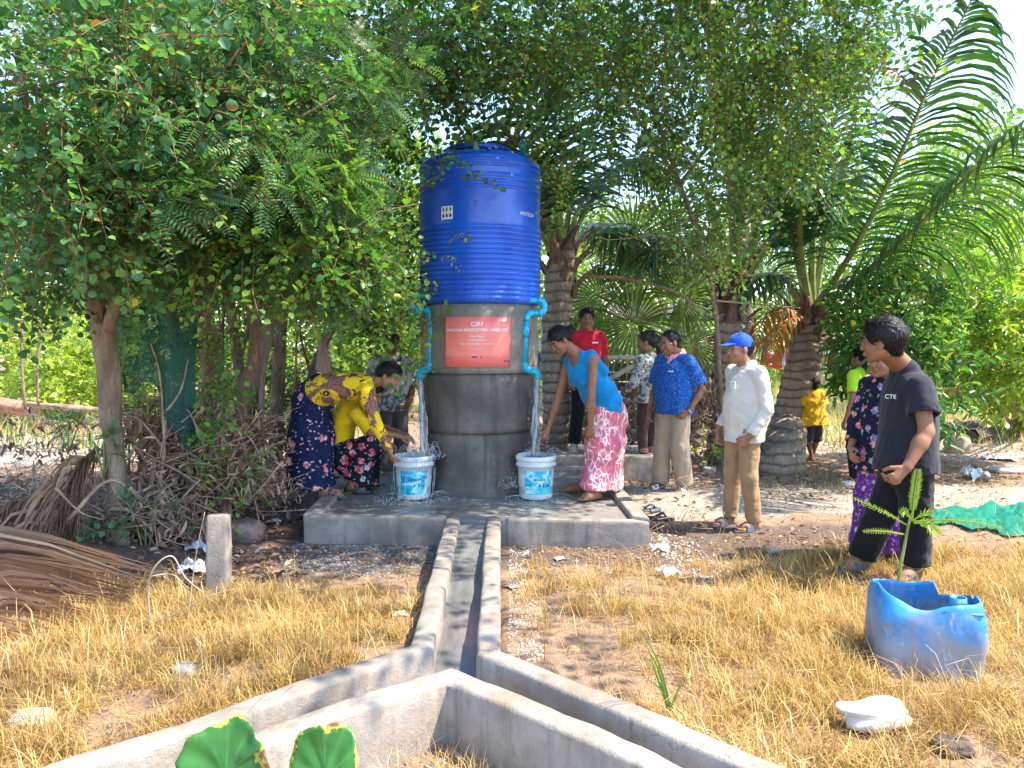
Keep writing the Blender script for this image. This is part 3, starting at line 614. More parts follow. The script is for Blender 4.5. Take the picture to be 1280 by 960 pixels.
# the same trees go on above the picture, over the platform and towards the camera
t5 = root('tree', 'broad high tree crown arching over the tank and platform', 'tree')
limb(t5, 'trunk', [Vector((3.9, 12.6, -.1)), Vector((3.7, 12.2, 2)), Vector((3.3, 11.5, 4.2)), Vector((2.4, 9.5, 5.6)), Vector((1.0, 7, 6.2))], [.2, .17, .15, .1, .05], m_bark, 10)
o = Vector((0, 0, 0))
def cloud(cs):
    P, D, T = [], [], []
    for (c, rad, n) in cs:
        q = RNG.normal(size=(n, 3)); q /= np.linalg.norm(q, axis=1, keepdims=True); q *= RNG.uniform(.2, 1, (n, 1)) ** .45; P.append(np.array(c) + q * np.array(rad)); D.append(q + RNG.normal(size=(n, 3)) * .5)
    return np.concatenate(P), np.concatenate(D), n
P, D, _ = cloud([((1.3, 7.8, 5.4), (1.7, 1.8, .7), 230), ((-1.5, 7.6, 5.6), (1.8, 1.7, .7), 230), ((2.1, 6.2, 5.3), (1.5, 1.2, .5), 330), ((.6, 6.3, 5.2), (1.3, 1.0, .4), 120), ((2.4, 3.6, 4.6), (1.1, 1.1, .4), 44), ((.4, 3.2, 4.4), (.9, .8, .3), 22), ((3.4, 7.4, 5.6), (1.1, 1.0, .4), 120), ((-3.4, 6.3, 5.1), (1.8, 2.0, .9), 300), ((3.2, 8.8, 5.6), (1.3, 1.4, .8), 120), ((1.6, 4.9, 4.8), (.9, .7, .3), 40)])
V, F, T = stamp(P_MID, P, D, RNG.uniform(.9, 1.5, len(P)), RNG.normal(size=len(P)) * .6, RNG.normal(size=len(P)) * .1 - .08)
mk('crown', V, F, m_leaf, t5, False, tint=T)['kind'] = 'stuff'

# ------------------------------------------------------------------ palms
def frond(parent, pts, Lf, n=46, mat=None, droop=.6, r0=.035, name='frond', bare=.22, seed=0, curlside=0.0, tint=.45, spread=1.0, wid=.030, missing=0.05, stalkmat=None):
    rr = random.Random(seed); P = spline(pts, 8); P, fr = frames(P); N = len(P); up0 = Vector((0, 0, 1)); V = []; F = []; T = []
    sv, sf = tube(P, list(np.interp(np.linspace(0, 1, N), [0, .12, .5, 1], [r0 * 1.5, r0, r0 * .55, .004])), 6); V += [tuple(v) for v in sv]; F += sf; T += [1.0] * len(sf); nst = len(sf)
    for i in range(n):
        x = bare + (1 - bare) * (i + .5) / n; f = x * (N - 1); k = min(N - 2, int(f)); p = P[k].lerp(P[k + 1], f - k); t = fr[k][0]
        s = t.cross(up0); s = s.normalized() if s.length > .1 else fr[k][1]; u = s.cross(t)
        env = math.sin(min(1, (x - bare) / (1 - bare) * .92 + .16) * math.pi) ** .55
        for sg in (-1, 1):
            if rr.random() < missing: continue
            L = Lf * env * rr.uniform(.88, 1.08); d = (s * sg * spread + t * (.55 + .5 * x) + u * rr.uniform(-.25, .35) + s * curlside + Vector((rr.gauss(0, .09), rr.gauss(0, .12), rr.gauss(0, .09)))).normalized(); q = p.copy(); W = wid * rr.uniform(.8, 1.2); pr = []; dd = d.copy()
            for j in range(6):
                wv = dd.cross(u).normalized(); ww = [W * .5, W * .9, W, W * .85, W * .5, .002][j]; pr.append((q - wv * ww * .5, q + wv * ww * .5)); dd = (dd + Vector((0, 0, -1)) * droop * (.13 + .145 * j) * rr.uniform(.8, 1.2)).normalized(); q = q + dd * L / 5
            b = len(V)
            for a_, b_ in pr: V += [tuple(a_), tuple(b_)]
            tt = tint + rr.uniform(-.2, .2)
            for j in range(5): F.append((b + 2 * j, b + 2 * j + 1, b + 2 * j + 3, b + 2 * j + 2)); T.append(tt + (.25 if j == 4 and rr.random() < .15 else 0))
    o = mk(name, V, F, None, parent, False, tint=np.clip(T, 0, 1), mats=[mat or m_palm, stalkmat or m_stalk], midx=[1] * nst + [0] * (len(F) - nst)); return o
def cocotrunk(parent, pts, rads, mat=None):
    P = spline(pts, 14); ts = np.linspace(0, len(rads) - 1, len(P)); r = np.interp(ts, range(len(rads)), rads); r = [x * (1 + .035 * ((i * 7) % 3 - 1)) for i, x in enumerate(r)]
    V, F = tube(P, r, 16, True, .12, rads[0] * 50); return mk('trunk', V, F, mat or m_coco, parent)
def boots(parent, c, r, h, n, seed, mat=None):
    """ragged leaf bases round the head of a palm, each a part"""
    rr = random.Random(seed)
    for i in range(n):
        a = i * 2.4 + rr.uniform(-.3, .3); z = h * (i / n - .5); d = Vector((math.cos(a), math.sin(a), 0)); p = c + d * r * .75 + Vector((0, 0, z)); L = rr.uniform(.25, .45); s = Vector((-d.y, d.x, 0)); V = []; F = []
        for j in range(5):
            x = j / 4; q = p + d * (.02 + .22 * x * x * L / .3) + Vector((0, 0, L * x)); w_ = lerp(.13, .035, x ** .6)
            V += [q - s * w_ - d * .02, q + d * .035, q + s * w_ - d * .02, q - d * .02]
        for j in range(4):
            for k in range(4): F.append((j * 4 + k, j * 4 + (k + 1) % 4, j * 4 + 4 + (k + 1) % 4, j * 4 + 4 + k))
        F += [(3, 2, 1, 0), (16, 17, 18, 19)]; mk('leaf_base', V, F, mat or m_fibre, parent)
def around(parent, c, n, L, seed, el=(10, 65), Lf=.75, tint=.4, az=(0, 360), **kw):
    rr = random.Random(seed)
    for i in range(n):
        a = R(az[0] + (az[1] - az[0]) * (i + rr.uniform(.1, .9)) / n); e = R(rr.uniform(*el)); l = L * rr.uniform(.8, 1.1); h = Vector((math.cos(a), math.sin(a), 0)); u = Vector((0, 0, 1))
        pts = [c, c + (h * math.cos(e) + u * math.sin(e)) * l * .35, c + (h * math.cos(e * .8) + u * math.sin(e) * .85) * l * .68, c + h * l * (.72 * math.cos(e * .6) + .2) + u * l * (.55 * math.sin(e) - .12)]
        frond(parent, pts, Lf, seed=seed * 31 + i, tint=tint, **kw)
GP = 'coconut palms behind the tank'
pa = root('coconut_palm', 'coconut palm directly behind the right edge of the blue tank', 'palm', GP)
cA = at(702, 330, 9.2)
cocotrunk(pa, [gnd(694, 590, -.05) , at(696, 520, 9.2), at(694, 430, 9.2), at(700, 350, 9.2), at(706, 300, 9.2)], [.22, .17, .165, .19, .14]); boots(pa, at(702, 340, 9.2), .17, .6, 11, 3)
for i, (pts, tn) in enumerate([([(704, 320), (716, 240), (745, 150), (800, 100)], .4), ([(700, 320), (690, 220), (668, 120), (640, 40)], .25), ([(708, 325), (738, 250), (790, 200), (850, 230)], .45), ([(698, 320), (675, 240), (640, 170), (590, 150)], .35), ([(700, 320), (702, 210), (715, 90), (735, -20)], .3), ([(696, 325), (672, 280), (650, 230), (625, 215)], .3), ([(706, 330), (745, 290), (780, 290), (810, 330)], .5)]):
    Y0 = 9.2 + (-.35 if i % 2 else .3); frond(pa, [at(u, v, 9.2 + (Y0 - 9.2) * k * .9) for k, (u, v) in enumerate(pts)], .85, 46, tint=tn, seed=i + 5, droop=.75, r0=.04, wid=.042)
around(pa, cA, 5, 3.0, 8, (25, 70), .8, .3, (20, 160))
pb = root('coconut_palm', 'upright coconut palm between the man in blue shirt and the man in blue cap', 'palm', GP)
cocotrunk(pb, [gnd(908, 583, -.05), at(906, 540, 9.75), at(909, 470, 9.75), at(914, 400, 9.75), at(918, 350, 9.75)], [.27, .21, .19, .20, .15]); boots(pb, at(914, 375, 9.7), .19, .75, 14, 4)
for i, (pts, tn) in enumerate([([(925, 350), (955, 250), (985, 150), (1060, 60), (1130, 70)], .5), ([(920, 350), (930, 240), (950, 110), (985, -20)], .45), ([(912, 350), (890, 260), (850, 190), (790, 170)], .35), ([(928, 355), (970, 290), (1010, 250), (1050, 270)], .5), ([(918, 340), (925, 200), (915, 60), (890, -40)], .3), ([(915, 350), (870, 310), (830, 300), (800, 340)], .5), ([(926, 350), (965, 230), (1020, 100), (1110, 20), (1180, 30)], .55)]):
    frond(pb, [at(u, v, 9.7 - .18 * k * (1 if i % 2 else -.5)) for k, (u, v) in enumerate(pts)], .8, 48, tint=tn, seed=i + 25, droop=.7, r0=.045, wid=.042)
around(pb, at(918, 355, 9.7), 4, 2.8, 9, (20, 60), .8, .35, (30, 150))
pc = root('coconut_palm', 'leaning coconut palm with ringed trunk beside the child in yellow', 'palm', GP)
cocotrunk(pc, [gnd(972, 590, -.08), gnd(974, 584, .05), at(986, 530, 10.1), at(1000, 470, 10.1), at(1010, 430, 10.1), at(1016, 390, 10.1)], [.36, .30, .235, .21, .24, .16]); boots(pc, at(1012, 405, 10.1), .22, .6, 15, 5)
C0 = [((1016, 390), (1062, 320), (1112, 225), (1165, 100), (1235, -40)), ((1020, 390), (1070, 350), (1140, 290), (1215, 215), (1330, 120)), ((1014, 388), (1018, 280), (1040, 160), (1085, 40)), ((1010, 390), (990, 290), (965, 200), (930, 170)), ((1008, 392), (980, 350), (950, 345), (915, 380)), ((1018, 392), (1050, 360), (1085, 350), (1110, 400)), ((1016, 388), (1035, 270), (1040, 200), (1000, 140)), ((1012, 390), (1000, 300), (1000, 230), (975, 250))]
for i, c in enumerate(C0):
    Ys = [10.1 - k * ([.75, .95, .3, .2, .3, .5, .1, .6][i]) for k in range(len(c))]
    frond(pc, [at(u, v, y) for (u, v), y in zip(c, Ys)], [1.15, 1.2, .85, .85, .6, .6, .85, .8][i], [84, 84, 60, 60, 34, 34, 56, 50][i], tint=[.35, .55, .4, .4, .5, .4, .3, .35][i], seed=i + 45, droop=[1.15, 1.35, .7, .7, 1.0, .9, .7, 1][i], r0=.05, bare=[.24, .3, .25, .25, .2, .2, .25, .2][i], wid=.037)
frond(pc, [at(1160, 130, 8.3), at(1110, 85, 8.5), at(1050, 95, 8.8), at(1010, 130, 9)], .35, 26, m_dryleaf, seed=77, droop=.8, r0=.014, bare=.1, name='dead_frond', stalkmat=m_twig)
for i, c in enumerate([((1005, 398), (975, 385), (955, 400), (940, 440)), ((1010, 402), (985, 395), (968, 420), (962, 460)), ((1020, 402), (1038, 395), (1046, 425), (1048, 470))]):
    frond(pc, [at(u, v, 9.9 - .15 * k) for k, (u, v) in enumerate(c)], .5, 22, m_orange if i < 2 else m_dryleaf, seed=i + 90, droop=1.4, r0=.025, bare=.15, name='dead_frond', stalkmat=m_twig)
# fan palm between the two upright palms
def fan(parent, c, base, rad, nrm, ang, seed, n=34, span=5.2, mat=None):
    rr = random.Random(seed); nrm = Vector(nrm).normalized(); a0 = Vector((math.cos(ang), 0, math.sin(ang))); a0 = (a0 - nrm * a0.dot(nrm)).normalized(); b0 = nrm.cross(a0); V = []; F = []; T = []
    for i in range(n):
        th = (i / (n - 1) - .5) * span; d = a0 * math.cos(th) + b0 * math.sin(th); d2 = a0 * math.cos(th + span / n * .55) + b0 * math.sin(th + span / n * .55); s = d.cross(nrm); L = rad * (rr.uniform(.88, 1.05)) * (.82 + .18 * math.cos(th * .6)); tt = .5 + rr.uniform(-.25, .3); b = len(V); w1 = span / n * rad * .42
        m = c + d * L * .55 + nrm * .03; e = c + d * L + Vector((0, 0, -.16 * L * rr.uniform(.3, 1.4)))
        V += [c, m + s * w1 * .5 - nrm * .02, m, m - s * w1 * .5 - nrm * .02, e]; F += [(b, b + 1, b + 2), (b, b + 2, b + 3), (b + 1, b + 4, b + 2), (b + 2, b + 4, b + 3)]; T += [tt] * 4
    k = len(F); sv, sf = tube(spline([base, (base + c) / 2 + Vector((0, 0, .1)), c], 4), [.03, .025, .022, .02, .02, .02, .015, .012, .01][:9], 5); b = len(V); V += [tuple(v) for v in sv]; F += [tuple(j + b for j in f) for f in sf]; T += [1] * len(sf)
    return mk('fan_leaf', V, F, None, parent, False, tint=T, mats=[mat or m_fan, m_stalk], midx=[0] * k + [1] * len(sf))
fp = root('fan_palm', 'bright fan palm with pleated round leaves behind the man in red', 'palm')
cocotrunk(fp, [gnd(838, 560, -.1), at(842, 480, 11.6), at(845, 420, 11.6)], [.16, .15, .12], m_fibre)
fb = at(845, 425, 11.5)
for i, (u, v, r, Y, nr, an) in enumerate([(792, 405, .85, 10.6, (-.2, -1, .15), 2.6), (752, 372, .8, 10.9, (-.3, -1, .4), 2.5), (805, 345, .9, 11.2, (0, -1, .2), 1.9), (850, 372, .8, 10.7, (.2, -1, .5), .6), (745, 430, .62, 11.0, (-.5, -1, .0), 3.4), (790, 300, .9, 11.6, (-.3, -1, -.1), 1.7), (882, 330, .8, 11.7, (.3, -1, .1), 1.2), (862, 430, .7, 11.1, (.1, -1, .6), 5.2), (838, 290, .9, 12.0, (.1, -1, 0), 1.4), (720, 390, .75, 12.2, (-.3, -1, .3), 2.4), (960, 340, .8, 12.3, (.1, -1, .3), 1.2), (985, 400, .7, 12.0, (.1, -1, .3), .2)]):
    fan(fp, at(u, v, Y), fb, r, nr, an, i)
# ------------------------------------------------------------------ trees and bushes farther off
def bush(name, label, cat, base, cl, protos, mat, trunk_r=.08, stems=3, group=None, scale=(.8, 1.3), gap=.1, bark=None):
    t = root(name, label, cat, group); b = MB(); rr = random.Random(int(base[0] * 9)); g = Vector(base)
    for i in range(stems):
        u, v, Y, ru, rv = cl[i % len(cl)][:5]; e = at(u + rr.uniform(-.4, .4) * ru, v + rr.uniform(-.3, .3) * rv, Y)
        m = g.lerp(e, .5) + Vector((rr.uniform(-.2, .2), 0, 0)); q = g + Vector((rr.uniform(-1, 1), rr.uniform(-1, 1), 0)) * trunk_r
        P = spline([q, m, e], 6); b.tube(P, list(np.linspace(trunk_r, trunk_r * .2, len(P))), 6)
    b.build('trunk', bark or m_bark, t, True); foliage('crown', cl, protos, mat, t, scale, .15, gap); return t
B = 'bushes and trees beyond the clearing'
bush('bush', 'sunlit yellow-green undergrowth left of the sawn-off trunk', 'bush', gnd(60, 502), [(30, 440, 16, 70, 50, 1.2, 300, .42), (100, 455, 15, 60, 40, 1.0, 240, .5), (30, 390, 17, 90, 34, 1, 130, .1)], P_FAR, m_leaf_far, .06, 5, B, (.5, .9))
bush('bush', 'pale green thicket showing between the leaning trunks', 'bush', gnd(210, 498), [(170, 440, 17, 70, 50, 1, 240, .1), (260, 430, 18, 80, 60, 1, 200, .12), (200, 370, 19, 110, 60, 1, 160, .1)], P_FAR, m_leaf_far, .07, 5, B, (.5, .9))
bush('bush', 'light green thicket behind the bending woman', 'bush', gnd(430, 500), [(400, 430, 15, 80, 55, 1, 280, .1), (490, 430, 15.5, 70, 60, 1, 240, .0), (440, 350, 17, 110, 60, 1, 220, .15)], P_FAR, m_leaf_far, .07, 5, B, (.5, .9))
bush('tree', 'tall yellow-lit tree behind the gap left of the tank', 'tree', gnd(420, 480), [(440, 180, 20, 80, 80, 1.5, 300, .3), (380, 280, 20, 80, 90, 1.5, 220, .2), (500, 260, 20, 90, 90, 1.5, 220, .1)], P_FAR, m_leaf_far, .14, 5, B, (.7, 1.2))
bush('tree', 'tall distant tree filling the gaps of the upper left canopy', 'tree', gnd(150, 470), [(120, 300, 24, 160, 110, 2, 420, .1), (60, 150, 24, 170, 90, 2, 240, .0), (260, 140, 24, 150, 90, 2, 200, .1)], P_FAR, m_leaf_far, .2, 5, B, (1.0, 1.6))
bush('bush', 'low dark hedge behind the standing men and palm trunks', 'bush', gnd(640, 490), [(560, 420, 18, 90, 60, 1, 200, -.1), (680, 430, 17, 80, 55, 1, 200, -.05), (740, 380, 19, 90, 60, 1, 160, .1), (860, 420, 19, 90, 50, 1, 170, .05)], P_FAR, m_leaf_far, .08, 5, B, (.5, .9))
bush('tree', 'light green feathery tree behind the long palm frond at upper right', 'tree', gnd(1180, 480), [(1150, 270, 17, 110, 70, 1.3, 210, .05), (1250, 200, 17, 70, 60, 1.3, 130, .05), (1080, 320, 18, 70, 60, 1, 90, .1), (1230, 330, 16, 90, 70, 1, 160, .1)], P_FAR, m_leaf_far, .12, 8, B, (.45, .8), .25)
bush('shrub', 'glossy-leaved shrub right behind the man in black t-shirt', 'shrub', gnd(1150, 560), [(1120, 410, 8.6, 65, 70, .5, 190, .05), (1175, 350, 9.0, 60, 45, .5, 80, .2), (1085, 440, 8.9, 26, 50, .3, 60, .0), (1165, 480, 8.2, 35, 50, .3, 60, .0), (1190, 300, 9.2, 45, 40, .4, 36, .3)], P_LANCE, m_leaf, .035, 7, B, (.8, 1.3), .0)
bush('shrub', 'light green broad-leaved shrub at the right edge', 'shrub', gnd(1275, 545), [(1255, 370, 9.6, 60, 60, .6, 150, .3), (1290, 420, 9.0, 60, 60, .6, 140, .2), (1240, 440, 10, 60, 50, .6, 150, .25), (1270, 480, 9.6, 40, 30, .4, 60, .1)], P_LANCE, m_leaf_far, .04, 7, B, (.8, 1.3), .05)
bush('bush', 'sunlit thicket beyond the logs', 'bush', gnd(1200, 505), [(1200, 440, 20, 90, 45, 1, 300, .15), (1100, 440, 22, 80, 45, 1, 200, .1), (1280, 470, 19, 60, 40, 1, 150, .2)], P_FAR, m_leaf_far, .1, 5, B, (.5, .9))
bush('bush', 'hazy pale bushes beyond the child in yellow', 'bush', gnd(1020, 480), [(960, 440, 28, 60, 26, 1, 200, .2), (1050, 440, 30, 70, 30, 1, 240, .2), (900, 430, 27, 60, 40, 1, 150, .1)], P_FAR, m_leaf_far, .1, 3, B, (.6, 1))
bush('plant', 'spiky bright green clump right of the logs', 'plant', gnd(1262, 545), [(1265, 510, 12.4, 26, 26, .3, 70, .3)], P_LANCE, m_leaf_far, .05, 2, None, (.8, 1.2))
def treeline():
    P, D = [], []
    n = 7400; a = RNG.uniform(-1.25, 1.25, n); r = RNG.uniform(34, 46, n); hh = 9.5 + 2.8 * vnoise(a * 9, a * 0, 1, 3); z = RNG.uniform(0, 1, n) ** .8 * hh
    P = np.stack([np.sin(a) * r, np.cos(a) * r, z], 1); D = RNG.normal(size=(n, 3))
    V, F, T = stamp(P_FAR, P, D, RNG.uniform(1.3, 2.4, n), RNG.normal(size=n), RNG.normal(size=n) * .1 + .1 + .2 * vnoise(a * 30, z, 1, 2))
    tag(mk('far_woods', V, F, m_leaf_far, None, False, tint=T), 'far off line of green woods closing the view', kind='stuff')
treeline()
# field edge: things seen between the trunks
bs = thing('open_shed', 'dark open shed with pole rails behind the man in red', 'shed', gnd(790, 560))
def at_t(parent, u, v, Y): return at(u, v, Y)
def sub(mb, name, mat, parent, smooth=False, bevel=0): return mb.build(name, mat, parent, smooth, org=parent.location, bevel=bevel)
for (u, Y) in [(728, 12.5), (800, 12.2), (868, 12.6), (770, 14.5), (850, 14.5)]:
    b = MB(); q = at(u, 470, Y); q.z = 0; b.tube([q + Vector((0, 0, -.1)), q + Vector((.02, 0, 1.1)), q + Vector((0, 0, 2.0))], [.05, .045, .04], 8); sub(b, 'post', m_wood, bs, True)
for (u0, v0, u1, v1, Y) in [(690, 452, 812, 447, 9.9), (742, 487, 815, 446, 9.8), (700, 500, 830, 503, 10.1), (676, 462, 760, 458, 10.3)]:
    b = MB(); b.tube(spline([at(u0, v0, Y), at((u0 + u1) / 2, (v0 + v1) / 2 - 2, Y), at(u1, v1, Y + .2)], 4), .034, 8); sub(b, 'rail', m_twig_pale, bs, True)
for i in range(7):
    b = MB(); p = at(795, 430, 13.4); b.box((p.x, 13.4, .12 + i * .17), (2.6, .03, .15), t=.5); sub(b, 'board', m_logbark, bs)
b = MB(); p = at(795, 395, 13.4); b.box((p.x, 13.2, 2.1), (3.2, 2.8, .05), rx=.12); sub(b, 'roof', m_logbark, bs)
hs = thing('house', 'pale distant house wall glimpsed between tank and palm trunk', 'house', gnd(685, 490))
b = MB(); p = at(690, 430, 19); b.box((p.x, 19, 1.25), (2.6, 1.6, 2.6)); sub(b, 'wall', m_sheet_w, hs)
b = MB(); b.box((p.x, 18.9, 2.62), (3.0, 2.0, .08), rx=.15); sub(b, 'roof', m_wood, hs)
for i in range(4): b = MB(); b.box((p.x - .9 + i * .6, 18.18, 1.1), (.3, .03, .5)); sub(b, 'window', m_blue_dk, hs)
st = thing('roadside_stall', 'far stall with turquoise awning beside the leaning palm', 'stall', gnd(1020, 475))
b = MB(); p = at(1022, 435, 26); b.box((p.x, 26, p.z), (1.15, 1.6, .06), rx=.25); sub(b, 'awning', m_sheet_blue, st)
for sx in (-.45, .45):
    for sy in (-.6, .6): b = MB(); b.tube([(p.x + sx, 26 + sy, 0), (p.x + sx, 26 + sy, p.z)], .035, 6); sub(b, 'post', m_wood, st)
b = MB(); b.box((p.x, 26.2, .5), (.9, .5, .9)); sub(b, 'counter', m_wood, st)
for (u, v, w_, h_, m_, lab) in [(968, 450, .75, .5, m_red, 'red cloth hanging far off behind the cap wearing man'), (957, 432, .28, .7, m_sheet_blue, 'light blue cloth hanging beside the red cloth'), (983, 447, .25, .7, m_plasticbag, 'white cloth hanging beside the red cloth'), (1056, 457, .4, .35, m_pinkcloth, 'pink cloth far off right of the turquoise awning')]:
    p = at(u, v, 24); V = []; F = []
    for i in range(9):
        for j in range(6): V.append((p.x + (i / 8 - .5) * w_, 24 + .05 * math.sin(i * 1.9 + j * .3), p.z + (j / 5 - .5) * h_ + .03 * math.sin(i)))
    for i in range(8):
        for j in range(5): F.append((i * 6 + j, i * 6 + 6 + j, i * 6 + 7 + j, i * 6 + 1 + j))
    o = mk('hanging_cloth', V, F, m_, None, org=(p.x, 24, p.z)); sm = o.modifiers.new('s', 'SOLIDIFY'); sm.thickness = .01; tag(o, lab, 'cloth')
b = MB(); p0 = gnd(950, 470); b.tube([at(925, 425, 24.05), at(1070, 432, 24.05)], .012, 5); tag(b.build('clothes_line', m_wood), 'thin line carrying the far hanging cloths', 'line')
# low weeds and field grass
def weeds(name, label, areas, protos, mat, scale, z0=0.0):
    P = []
    for (u0, v0, u1, v1, n) in areas:
        for _ in range(n):
            g = gnd(RNG.uniform(u0, u1), RNG.uniform(v0, v1)); P.append((g.x, g.y, float(height(g.x, g.y)) + z0))
    P = np.array(P); n = len(P); D = RNG.normal(size=(n, 3)) * .5 + [0, 0, 1]
    V, F, T = stamp(protos, P, D, RNG.uniform(*scale, n), RNG.normal(size=n), RNG.normal(size=n) * .12)
    tag(mk(name, V, F, mat, None, False, tint=T), label, kind='stuff')
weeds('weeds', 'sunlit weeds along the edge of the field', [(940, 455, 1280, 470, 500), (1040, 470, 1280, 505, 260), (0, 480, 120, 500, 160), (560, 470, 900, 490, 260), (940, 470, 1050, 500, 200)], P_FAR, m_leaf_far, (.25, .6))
# ------------------------------------------------------------------ concrete platform and drain
def prism(mb, poly, z0, z1, t=.5):
    n = len(poly); V = [(x, y, z0) for x, y in poly] + [(x, y, z1) for x, y in poly]
    mb.add(V, [tuple(range(n))[::-1], tuple(range(n, 2 * n))] + [(i, (i + 1) % n, n + (i + 1) % n, n + i) for i in range(n)], t)
FL, FR, BR, BL = Vector((-1.655, 5.95)), Vector((1.055, 5.74)), Vector((.99, 8.25)), Vector((-1.76, 8.35))
def subdiv_rough(o, cuts=6, amp=.006, bevel=.012):
    m = o.modifiers.new('b', 'BEVEL'); m.width = bevel; m.segments = 2; m.limit_method = 'ANGLE'
    m = o.modifiers.new('s', 'SUBSURF'); m.subdivision_type = 'SIMPLE'; m.levels = m.render_levels = cuts
    tx = bpy.data.textures.get('lumps') or bpy.data.textures.new('lumps', 'CLOUDS'); tx.noise_scale = .22; tx.noise_depth = 3
    d = o.modifiers.new('d', 'DISPLACE'); d.texture = tx; d.strength = amp * 2; d.mid_level = .5; d.texture_coords = 'GLOBAL'
    for p in o.data.polygons: p.use_smooth = True
pf = thing('concrete_platform', 'low square concrete wash platform under the water tower', 'platform', (-.3, 6.9, 0))
def seg2(a, b, t): return a + (b - a) * t
b = MB(); prism(b, [(FL.x + .02, FL.y + .02), (-.475, 5.875), (-.08, 5.84), (FR.x - .02, FR.y + .02), (BR.x - .02, BR.y), (BL.x + .02, BL.y)], -.1, .176)
o = b.build('slab', m_conc_wet, pf, False, org=pf.location); o.data.materials.append(m_conc_damp)
subdiv_rough(o, 3, .003, .008)
def rimstrip(a, b_, c, d, z0, z1, nm, mat):
    m = MB(); prism(m, [tuple(a), tuple(b_), tuple(c), tuple(d)], z0, z1); o = m.build(nm, mat, pf, False, org=pf.location); subdiv_rough(o, 4, .006, .014); return o
y2 = lambda x: lerp(FL.y, FR.y, (x - FL.x) / (FR.x - FL.x))
rimstrip((FL.x, FL.y), (-.51, y2(-.51)), (-.51, y2(-.51) + .09), (FL.x + .1, FL.y + .09), -.12, .197, 'front_rim', m_conc)
rimstrip((-.04, y2(-.04)), (FR.x, FR.y), (FR.x - .12, FR.y + .09), (-.04, y2(-.04) + .07), -.12, .198, 'front_rim', m_conc)
rimstrip((FR.x, FR.y + .004), (BR.x, BR.y), (BR.x - .125, BR.y), (FR.x - .125, FR.y + .094), -.12, .222, 'side_rim', m_conc)
rimstrip((FL.x + .14, FL.y + .094), (BL.x + .14, BL.y), (BL.x, BL.y), (FL.x, FL.y + .004), -.12, .212, 'side_rim', m_conc)
rimstrip((BL.x + .145, BL.y - .12), (BR.x - .13, BR.y - .12), (BR.x - .13, BR.y), (BL.x + .145, BL.y), -.12, .22, 'back_rim', m_conc)
def kerb(name, C, w0, w1, z0, z1, mat, parent, dz=0, m=5, ends=None):
    """a wall following a centre line"""
    P = [Vector((x, y, 0)) for x, y in C]; L = []; Rr = []
    for i, p in enumerate(P):
        d0 = (P[i] - P[i - 1]).normalized() if i else (P[1] - P[0]).normalized(); d1 = (P[i + 1] - P[i]).normalized() if i < len(P) - 1 else d0
        n0 = Vector((-d0.y, d0.x, 0)); n1 = Vector((-d1.y, d1.x, 0)); n = (n0 + n1).normalized(); k = 1 / max(.5, n.dot(n0)); L.append(p + n * w1 * .5 * k); Rr.append(p - n * w1 * .5 * k)
    V = []; F = []; k = []; Q = []
    for i in range(len(P) - 1):
        ns = max(2, int((P[i + 1] - P[i]).length / .06))
        for j in range(ns + (i == len(P) - 2)): Q.append((L[i].lerp(L[i + 1], j / ns), Rr[i].lerp(Rr[i + 1], j / ns)))
    M_ = 12
    for i, (l, r) in enumerate(Q):
        zt = z1 + .006 * mnoise.noise(Vector((l.x * 2, l.y * 2, 0)))
        prof = [(0, z0), (0, z0 * .5 + z1 * .5), (0, zt - .02), (.05, zt - .006), (.14, zt), (.38, zt + .002), (.62, zt + .002), (.86, zt), (.95, zt - .006), (1, zt - .02), (1, z0 * .5 + z1 * .5), (1, z0)]
        for x, z in prof:
            p = l.lerp(r, x); q = p + Vector((0, 0, z)); nz = Vector((mnoise.noise(q * 4), mnoise.noise(q * 4 + Vector((9, 0, 0))), mnoise.noise(q * 3 + Vector((0, 9, 0))))); q += nz * .007 + Vector((mnoise.noise(q * 22), mnoise.noise(q * 22 + Vector((5, 1, 0))), mnoise.noise(q * 25 + Vector((3, 9, 0))))) * .0055; V.append(q)
    for i in range(len(Q) - 1):
        for j in range(M_ - 1): F.append((i * M_ + j, i * M_ + j + 1, (i + 1) * M_ + j + 1, (i + 1) * M_ + j))
    F.append(tuple(range(M_))[::-1]); F.append(tuple((len(Q) - 1) * M_ + j for j in range(M_)))
    return mk(name, V, [f[::-1] for f in F], mat, parent, True, org=parent.location)
dr = thing('drain_channel', 'concrete drain running from the platform and forking in front of the camera', 'drain', (-.28, 4.5, 0))
kerb('side_wall', LOUT, .1, .108, -.16, .2, m_conc, dr); kerb('side_wall', ROUT, .1, .108, -.16, .2, m_conc, dr)
kerb('fork_wall', [(-1.93, 1.35), (-.735, 2.68), (-.257, 3.06), (.40, 2.46), (1.37, 1.35)], .1, .115, -.16, .2, m_conc, dr)
b = MB(); prism(b, [(-2.9, 1.2), (-1.9, 1.2), (-.26, 3.0), (1.2, 1.2), (2.1, 1.2), (-.1, 3.38), (-.13, 5.84), (-.475, 5.86), (-.41, 3.4)], -.14, -.045)
V = []; F = []
cl = [(-.31, 5.97, .33), (-.29, 5.2, .3), (-.27, 4.4, .28), (-.255, 3.6, .27), (-.25, 3.2, .42)]
S = spline([Vector((a, b_, c)) for a, b_, c in cl], 10)
for i, p in enumerate(S):
    z = lerp(.172, .035, i / (len(S) - 1))
    for j in range(9): V.append((p.x + (j / 8 - .5) * p.z, p.y, z + .004 * mnoise.noise(Vector((j * .6, i * .3, 0)))))
for i in range(len(S) - 1):
    for j in range(8): F.append((i * 9 + j, i * 9 + 9 + j, i * 9 + 10 + j, i * 9 + 1 + j))
mk('channel_floor', V, F, m_drainwater, dr, True, org=dr.location)
V = []; F = []
